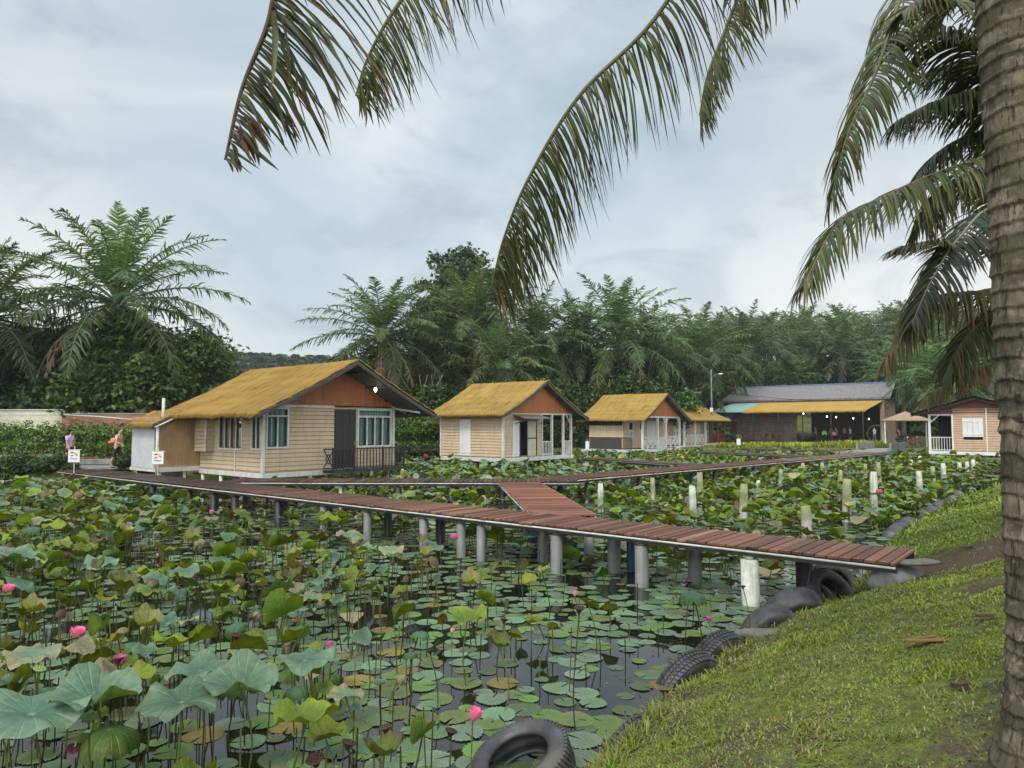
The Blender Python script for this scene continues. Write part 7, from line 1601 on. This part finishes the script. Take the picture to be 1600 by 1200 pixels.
# ------------------------------------------------------------------ people
def skin_mesh(name, pts, edges, radii, mat, parent=None, levels=2, loc=None):
    me = bpy.data.meshes.new(name); me.from_pydata(pts, edges, []); me.update(); o = bpy.data.objects.new(name, me); col.objects.link(o)
    sk = o.modifiers.new('skin', 'SKIN'); sk.use_smooth_shade = True; ss = o.modifiers.new('sub', 'SUBSURF'); ss.levels = levels; ss.render_levels = levels
    for v, r in zip(me.skin_vertices[0].data, radii): v.radius = r if isinstance(r, tuple) else (r, r)
    me.skin_vertices[0].data[0].use_root = True
    dg = bpy.context.evaluated_depsgraph_get(); dg.update(); ev = o.evaluated_get(dg); m2 = bpy.data.meshes.new_from_object(ev); col.objects.unlink(o); bpy.data.objects.remove(o)
    m2.name = name; m2.materials.clear(); return link(name, m2, M[mat] if isinstance(mat, str) else mat, parent, True)
def person(px, D, z, rz, label, top, bottom, H=1.62, stride=.12, lean=0., arm_fwd=.2, bag=None, long_hair=False, sleeves=.5, pants=.45, elbow=.5, hat=None, skirt=False):
    """faces local +x; s = scale to height H"""
    p = at(px, 660, D=D); s = H / 1.7; L = lambda x, y, zz: (x * s + lean * max(0, zz - .9) * s, y * s, zz * s)
    J = {'pelvis': L(0, 0, .92), 'waist': L(0, 0, 1.08), 'chest': L(.01, 0, 1.28), 'neck': L(0, 0, 1.44), 'nk2': L(.015, 0, 1.50), 'head': L(.025, 0, 1.57), 'top': L(.015, 0, 1.66)}
    pts, rad, idx = [], [], {}
    def add(k, p_, r): idx[k] = len(pts); pts.append(p_); rad.append(tuple(v * s for v in (r if isinstance(r, tuple) else (r, r))))
    add('pelvis', J['pelvis'], (.13, .105)); add('waist', J['waist'], (.115, .095)); add('chest', J['chest'], (.145, .105)); add('neck', J['neck'], (.06, .06)); add('nk2', J['nk2'], (.05, .05)); add('head', J['head'], (.078, .092)); add('top', J['top'], (.068, .075))
    E = [('pelvis', 'waist'), ('waist', 'chest'), ('chest', 'neck'), ('neck', 'nk2'), ('nk2', 'head'), ('head', 'top')]
    for sd, sg in (('l', 1), ('r', -1)):
        st = stride * sg; af = arm_fwd * (1 if sg < 0 else -.3)
        add('hip' + sd, L(.01, .09 * sg, .88), .085); add('knee' + sd, L(st * .6 + .03, .10 * sg, .49), .052); add('calf' + sd, L(st * .85, .10 * sg, .33), .05); add('ank' + sd, L(st, .10 * sg, .08), .034); add('toe' + sd, L(st + .16, .11 * sg, .03), .028)
        add('sh' + sd, L(0, .17 * sg, 1.38), .052); add('el' + sd, L(af * .35 - .02, .22 * sg, 1.11), .038); add('wr' + sd, L(af * .9, .22 * sg, .88 + elbow * abs(af)), .025); add('ha' + sd, L(af * 1.1, .22 * sg, .82 + elbow * abs(af)), .03); 
        E += [('pelvis', 'hip' + sd), ('hip' + sd, 'knee' + sd), ('knee' + sd, 'calf' + sd), ('calf' + sd, 'ank' + sd), ('ank' + sd, 'toe' + sd), ('chest', 'sh' + sd), ('sh' + sd, 'el' + sd), ('el' + sd, 'wr' + sd), ('wr' + sd, 'ha' + sd)]
        h_ = Vector(pts[idx['ha' + sd]])
        for f in range(4): add('f%d%s' % (f, sd), tuple(h_ + Vector((.022 * (f - 1.5), 0, -.085 + .008 * abs(f - 1.2))) * s), .0095); E.append(('ha' + sd, 'f%d%s' % (f, sd)))
        add('th' + sd, tuple(h_ + Vector((.055, -.01 * sg, -.035)) * s), .011); E.append(('ha' + sd, 'th' + sd))
    add('nose', L(.118, 0, 1.575), .014); E.append(('head', 'nose'))
    body = skin_mesh('person', pts, [(idx[a], idx[b]) for a, b in E], rad, 'skin', None, 2); body.location = (p.x, p.y, z); body.rotation_euler = (0, 0, rz); tag(body, label, 'person')
    P_ = lambda k: pts[idx[k]]; mix3 = lambda a, b, f: tuple(a[i] * (1 - f) + b[i] * f for i in range(3))
    tp = [P_('waist'), P_('chest'), mix3(P_('chest'), P_('neck'), .75), P_('pelvis')]; tr = [(.13 * s, .11 * s), (.158 * s, .118 * s), (.085 * s, .075 * s), (.14 * s, .115 * s)]; te = [(0, 1), (1, 2), (0, 3)]
    for sd in 'lr':
        n = len(tp); tp += [P_('sh' + sd), mix3(P_('sh' + sd), P_('el' + sd), sleeves * 1.0)] ; tr += [(.066 * s,) * 2, (.056 * s,) * 2]; te += [(1, n), (n, n + 1)]
        if sleeves > .9: tp.append(P_('wr' + sd)); tr.append((.038 * s,) * 2); te.append((n + 1, n + 2))
    skin_mesh('shirt', tp, te, tr, cloth(top), body)
    bp = [P_('pelvis'), mix3(P_('pelvis'), P_('waist'), .5)]; br = [(.14 * s, .115 * s), (.128 * s, .106 * s)]; be = [(0, 1)]
    for sd in 'lr':
        n = len(bp); bp += [P_('hip' + sd), mix3(P_('hip' + sd), P_('knee' + sd), min(1, pants * 1.6))]; br += [(.10 * s,) * 2, (.075 * s,) * 2]; be += [(0, n), (n, n + 1)]
        if pants > .6: bp.append(mix3(P_('knee' + sd), P_('ank' + sd), min(.95, (pants - .6) * 2.4))); br.append((.058 * s,) * 2); be.append((n + 1, n + 2))
    skin_mesh('shorts' if pants < .8 else 'trousers', bp, be, br, cloth(bottom), body)
    hp = [tuple(np.array(P_('head')) + np.array((-.03, 0, .035)) * s), tuple(np.array(P_('top')) + np.array((-.01, 0, .01)) * s)]; hrr = [(.092 * s, .085 * s), (.07 * s, .07 * s)]; he = [(0, 1)]
    if long_hair: hp += [tuple(np.array(P_('nk2')) + np.array((-.06, 0, -.02)) * s), tuple(np.array(P_('chest')) + np.array((-.10, 0, .02)) * s)]; hrr += [(.08 * s, .06 * s), (.06 * s, .035 * s)]; he += [(0, 2), (2, 3)]
    skin_mesh('hair', hp, he, hrr, hat and cloth(hat) or 'hair', body)
    for sd in 'lr':
        skin_mesh('shoe', [tuple(np.array(P_('ank' + sd)) + np.array((-.02, 0, -.045)) * s), tuple(np.array(P_('toe' + sd)) + np.array((.02, 0, 0)) * s)], [(0, 1)], [(.04 * s, .04 * s), (.036 * s, .028 * s)], cloth((.03, .03, .03)), body)
    # eyes and mouth
    mb = MB(); hd = np.array(P_('head'))
    for e in (-1, 1): c = hd + np.array((.088, .033 * e, .015)) * s; mb.box(c[0] - .006, c[0] + .008, c[1] - .012, c[1] + .012, c[2] - .005, c[2] + .006)
    c = hd + np.array((.092, 0, -.05)) * s; mb.box(c[0] - .008, c[0] + .006, c[1] - .018, c[1] + .018, c[2] - .004, c[2] + .004); mb.build('face', M['hair'], body)
    if bag: 
        ch = Vector(P_('chest')); b0 = ch + Vector((-.24, 0, -.10)) * s; o = skin_mesh('backpack', [tuple(b0 + Vector((0, 0, -.12)) * s), tuple(b0), tuple(b0 + Vector((.02, 0, .14)) * s)], [(0, 1), (1, 2)], [(.15 * s, .12 * s), (.16 * s, .13 * s), (.10 * s, .09 * s)], cloth(bag), None)
        o.location = body.location; o.rotation_euler = body.rotation_euler; tag(o, 'salmon pink backpack worn by the stooping walker', 'backpack')
        mb = MB()
        for e in (-1, 1): mb.tube([tuple(ch + Vector((-.13, .09 * e, .12)) * s), tuple(ch + Vector((0, .11 * e, .17)) * s), tuple(ch + Vector((.13, .11 * e, .02)) * s), tuple(ch + Vector((.04, .12 * e, -.18)) * s)], .014 * s, 6)
        mb.build('strap', cloth(bag), o)
        mb = MB(); q = b0 + Vector((-.135, 0, -.08)) * s; mb.tube([tuple(q + Vector((0, -.09, 0)) * s), tuple(q + Vector((-.03, 0, 0)) * s), tuple(q + Vector((0, .09, 0)) * s)], [.05 * s, .07 * s, .05 * s], 10); mb.build('pocket', cloth(bag), o, True)
    return body
person(110, 30.7, .935, -.15, 'person with long dark hair, lilac shirt and black shorts, walking right on the path', (.52, .38, .62), (.012, .012, .014), 1.62, .16, .03, .15, long_hair=True, sleeves=.7, pants=.35)
person(184, 30.5, .935, -.1, 'person stooping forward in a tan shirt and dark knee shorts, walking to the right', (.55, .47, .34), (.02, .02, .025), 1.66, .17, .16, .35, bag=(.75, .22, .15), sleeves=.6, pants=.62)
guests = [(1305, 76, 1.2, 'dim person in a dark shirt standing deep inside the hall', (.10, .09, .08), (.03, .03, .03)), (1328, 75, 2.4, 'person in a white shirt and dark shorts, back turned, before the hall', (.75, .75, .75), (.02, .02, .02)),
          (1319, 77.5, .2, 'person in pale clothes behind the white shirted guest', (.45, .42, .40), (.05, .05, .06)), (1298, 76.5, 1.0, 'person in a red top among the guests', (.5, .05, .06), (.03, .03, .03)), (1366, 72, 2.0, 'person in a light blue shirt by the round ring', (.22, .45, .65), (.08, .08, .09)),
          (1379, 72.5, .6, 'person in white by the hall pillar on the right', (.65, .66, .66), (.10, .10, .12)), (1274, 77, 3.0, 'dim person in grey standing left of the green bag', (.22, .20, .18), (.03, .03, .03)), (1403, 64, 1.6, 'person in dark clothes under the tan shelter', (.05, .05, .06), (.03, .03, .03))]
for px, D, rz, lab, a_, b_ in guests: person(px, D, .93 if D > 65 else .82, rz, lab, a_, b_, 1.64, .06, 0, .15, sleeves=.6, pants=.5 if px == 1328 else .95)
def bag_thing(px, D, c, label, s=.25):
    p = at(px, 680, D=D); mb = MB(); mb.add([(-s, -.12, 0), (s, -.12, 0), (s, .12, 0), (-s, .12, 0), (-s * .85, -.06, s * 1.6), (s * .85, -.06, s * 1.6), (s * .85, .06, s * 1.6), (-s * .85, .06, s * 1.6)], [(3, 2, 1, 0), (4, 5, 6, 7), (0, 1, 5, 4), (1, 2, 6, 5), (2, 3, 7, 6), (3, 0, 4, 7)])
    mb.tube([(-s * .5, 0, s * 1.6), (-s * .4, 0, s * 2.1), (s * .4, 0, s * 2.1), (s * .5, 0, s * 1.6)], .015, 6); o = mb.build('carrier_bag', cloth(c), None, bevel=.02); o.location = (p.x, p.y, .935 + .75); tag(o, label, 'bag')
bag_thing(1288, 75.5, (.25, .75, .05), 'bright green bag standing among the guests of the hall'); bag_thing(1303, 74.8, (.75, .25, .25), 'pinkish red bag right of the bright green one', .2)
# the bags stand on a bench
bn = empty('bench', tuple(at(1296, 680, D=75.4))[:2] + (.93,), HR, 'plain dark bench carrying the green and red bags', 'bench'); mb = MB(); mb.box(-1.2, 1.2, -.22, .22, .70, .75); mb.build('seat', M['dark'], bn)
for x in (-1.1, 1.1): mb = MB(); mb.box(x - .04, x + .04, -.18, .18, 0, .70); mb.build('leg', M['dark'], bn)
# round ring on a stand by the hall
rg = at(1370, 676, D=69); rr_ = empty('round_ring', (rg.x, rg.y, .93), HR, 'large round wicker ring on a stand before the right end of the hall', 'ring'); mb = MB(); k = 40
mb.tube([(math.cos(6.2832 * i / k) * .85, 0, .95 + math.sin(6.2832 * i / k) * .85) for i in range(k + 1)], .06, 8); mb.build('hoop', M['wood_dark'] if 'wood_dark' in M else M['bark'], rr_, True); mb = MB(); mb.box(-.4, .4, -.2, .2, 0, .08); mb.build('foot', M['dark'], rr_)
# motorcycles by the shelter
def motorcycle(px, D, rz, label, c):
    p = at(px, 690, D=D); g = float(ground_z(np.array([p.x]), np.array([p.y]))[0]); r = empty('motorcycle', (p.x, p.y, g), rz, label, 'motorcycle')
    for x in (-.6, .62):
        mb = MB(); k = 24; mb.tube([(x + math.cos(6.2832 * i / k) * .27, 0, .30 + math.sin(6.2832 * i / k) * .27) for i in range(k + 1)], .045, 8); w_ = mb.build('wheel', M['rubber'], r, True)
        mb = MB(); mb.tube([(x, -.04, .3), (x, .04, .3)], .07, 10)
        for i in range(8): mb.bar((x, 0, .3), (x + math.cos(i * .785) * .24, 0, .3 + math.sin(i * .785) * .24), .012)
        mb.build('hub', M['zinc'], w_)
    mb = MB(); mb.tube([(-.55, 0, .62), (-.1, 0, .60), (.25, 0, .72), (.42, 0, .92)], [.11, .13, .10, .07], 10); mb.tube([(-.1, 0, .35), (.15, 0, .33)], [.13, .12], 10); mb.build('frame', cloth(c), r, True)
    mb = MB(); mb.tube([(-.75, 0, .76), (-.4, 0, .80), (0, 0, .76)], [.07, .12, .09], 10); mb.build('seat', M['black'], r, True); mb = MB(); mb.tube([(.62, .05, .3), (.42, .05, 1.0)], .022, 8); mb.tube([(.62, -.05, .3), (.42, -.05, 1.0)], .022, 8); mb.build('fork', M['zinc'], r)
    mb = MB(); mb.tube([(.36, -.33, 1.02), (.42, 0, .98), (.36, .33, 1.02)], .016, 8); mb.build('handlebar', M['black'], r); mb = MB(); mb.tube([(.46, 0, .90), (.56, 0, .88)], [.06, .08], 12); mb.build('headlight', M['white_clean'], r)
motorcycle(1410, 60, .3, 'dark motorcycle parked under the left side of the tan shelter', (.03, .03, .04)); motorcycle(1424, 61.5, .2, 'reddish motorcycle parked under the right side of the tan shelter', (.2, .03, .03))
# ------------------------------------------------------------------ signs
def sign(px, py, D, w_, h, label, rz=0, art=True, pole_z=.9, zt=None):
    p = at(px, py, D=D); r = empty('sign', (p.x, p.y, 0), rz, label, 'sign'); z1, z0 = p.z, p.z - h; mb = MB(); mb.box(-w_ / 2, w_ / 2, -.012, .012, z0, z1); bd = mb.build('board', M['white_clean'], r)
    mb = MB(); mb.tube([(-w_ / 2 - .03, .03, z1 + .02), (w_ / 2 + .05, .03, z1 + .02)], .014, 6); mb.tube([(0, .03, pole_z - .1), (0, .03, z1 + .16)], .018, 8); mb.build('stand', M['pipe_white'], r)
    if art:
        mb = MB(); e = -.0155
        def disc(cx, cz, rx, rzz, mi, a0=0, a1=6.2832, off=0): mb.add([(cx * w_, e - off, z0 + cz * h)] + [((cx + math.cos(a0 + (a1 - a0) * i / 16) * rx) * w_, e - off, z0 + cz * h + math.sin(a0 + (a1 - a0) * i / 16) * rzz * h) for i in range(17)], [(0, i + 1, i + 2) for i in range(16)], mi)
        disc(.12, .70, .17, .15, 1, 0, 3.3); disc(-.15, .74, .17, .12, 0, .4, 3.0, .001); disc(.2, .57, .14, .09, 2, -.3, 2.4, .002); disc(-.17, .52, .18, .09, 2, .2, 2.6, .002); disc(-.22, .42, .12, .04, 0, 0, 3.14, .003)
        mb.box(-.32 * w_, .32 * w_, e - .002, e, z0 + .285 * h, z0 + .325 * h, 0); mb.box(-.24 * w_, .24 * w_, e - .002, e, z0 + .18 * h, z0 + .20 * h, 0)
        mb.build('emblem', [cloth((.04, .02, .03)), cloth((.72, .42, .05)), cloth((.30, .04, .05))], bd)
sign(116, 703.5, 27.6, .42, .46, 'white emblem sign standing beside the lilac shirted walker', .1); sign(247, 706, 26.4, .40, .45, 'white emblem sign at the corner of the largest house', .1)
sign(917.5, 690, 44, .22, .5, 'small white sign between the second and third houses', 0, False); sign(1154, 686, 60, .32, .5, 'small white sign below the left end of the hall', 0, False)
# ------------------------------------------------------------------ haze: one closed box of thin air round the camera and the whole scene
mb = MB(); mb.box(-330, 330, -40, 420, -3.0, 46.0); hz = mb.build('haze', [])
hm = bpy.data.materials.new('thin humid air'); hm.use_nodes = True; hn = hm.node_tree.nodes; hn.clear(); ho = hn.new('ShaderNodeOutputMaterial'); hv = hn.new('ShaderNodeVolumePrincipled')
hv.inputs['Color'].default_value = (.82, .88, .92, 1); hv.inputs['Density'].default_value = .00035; hv.inputs['Anisotropy'].default_value = 0.2
hm.node_tree.links.new(hv.outputs[0], ho.inputs['Volume']); hz.data.materials.append(hm); tag(hz, kind='stuff')
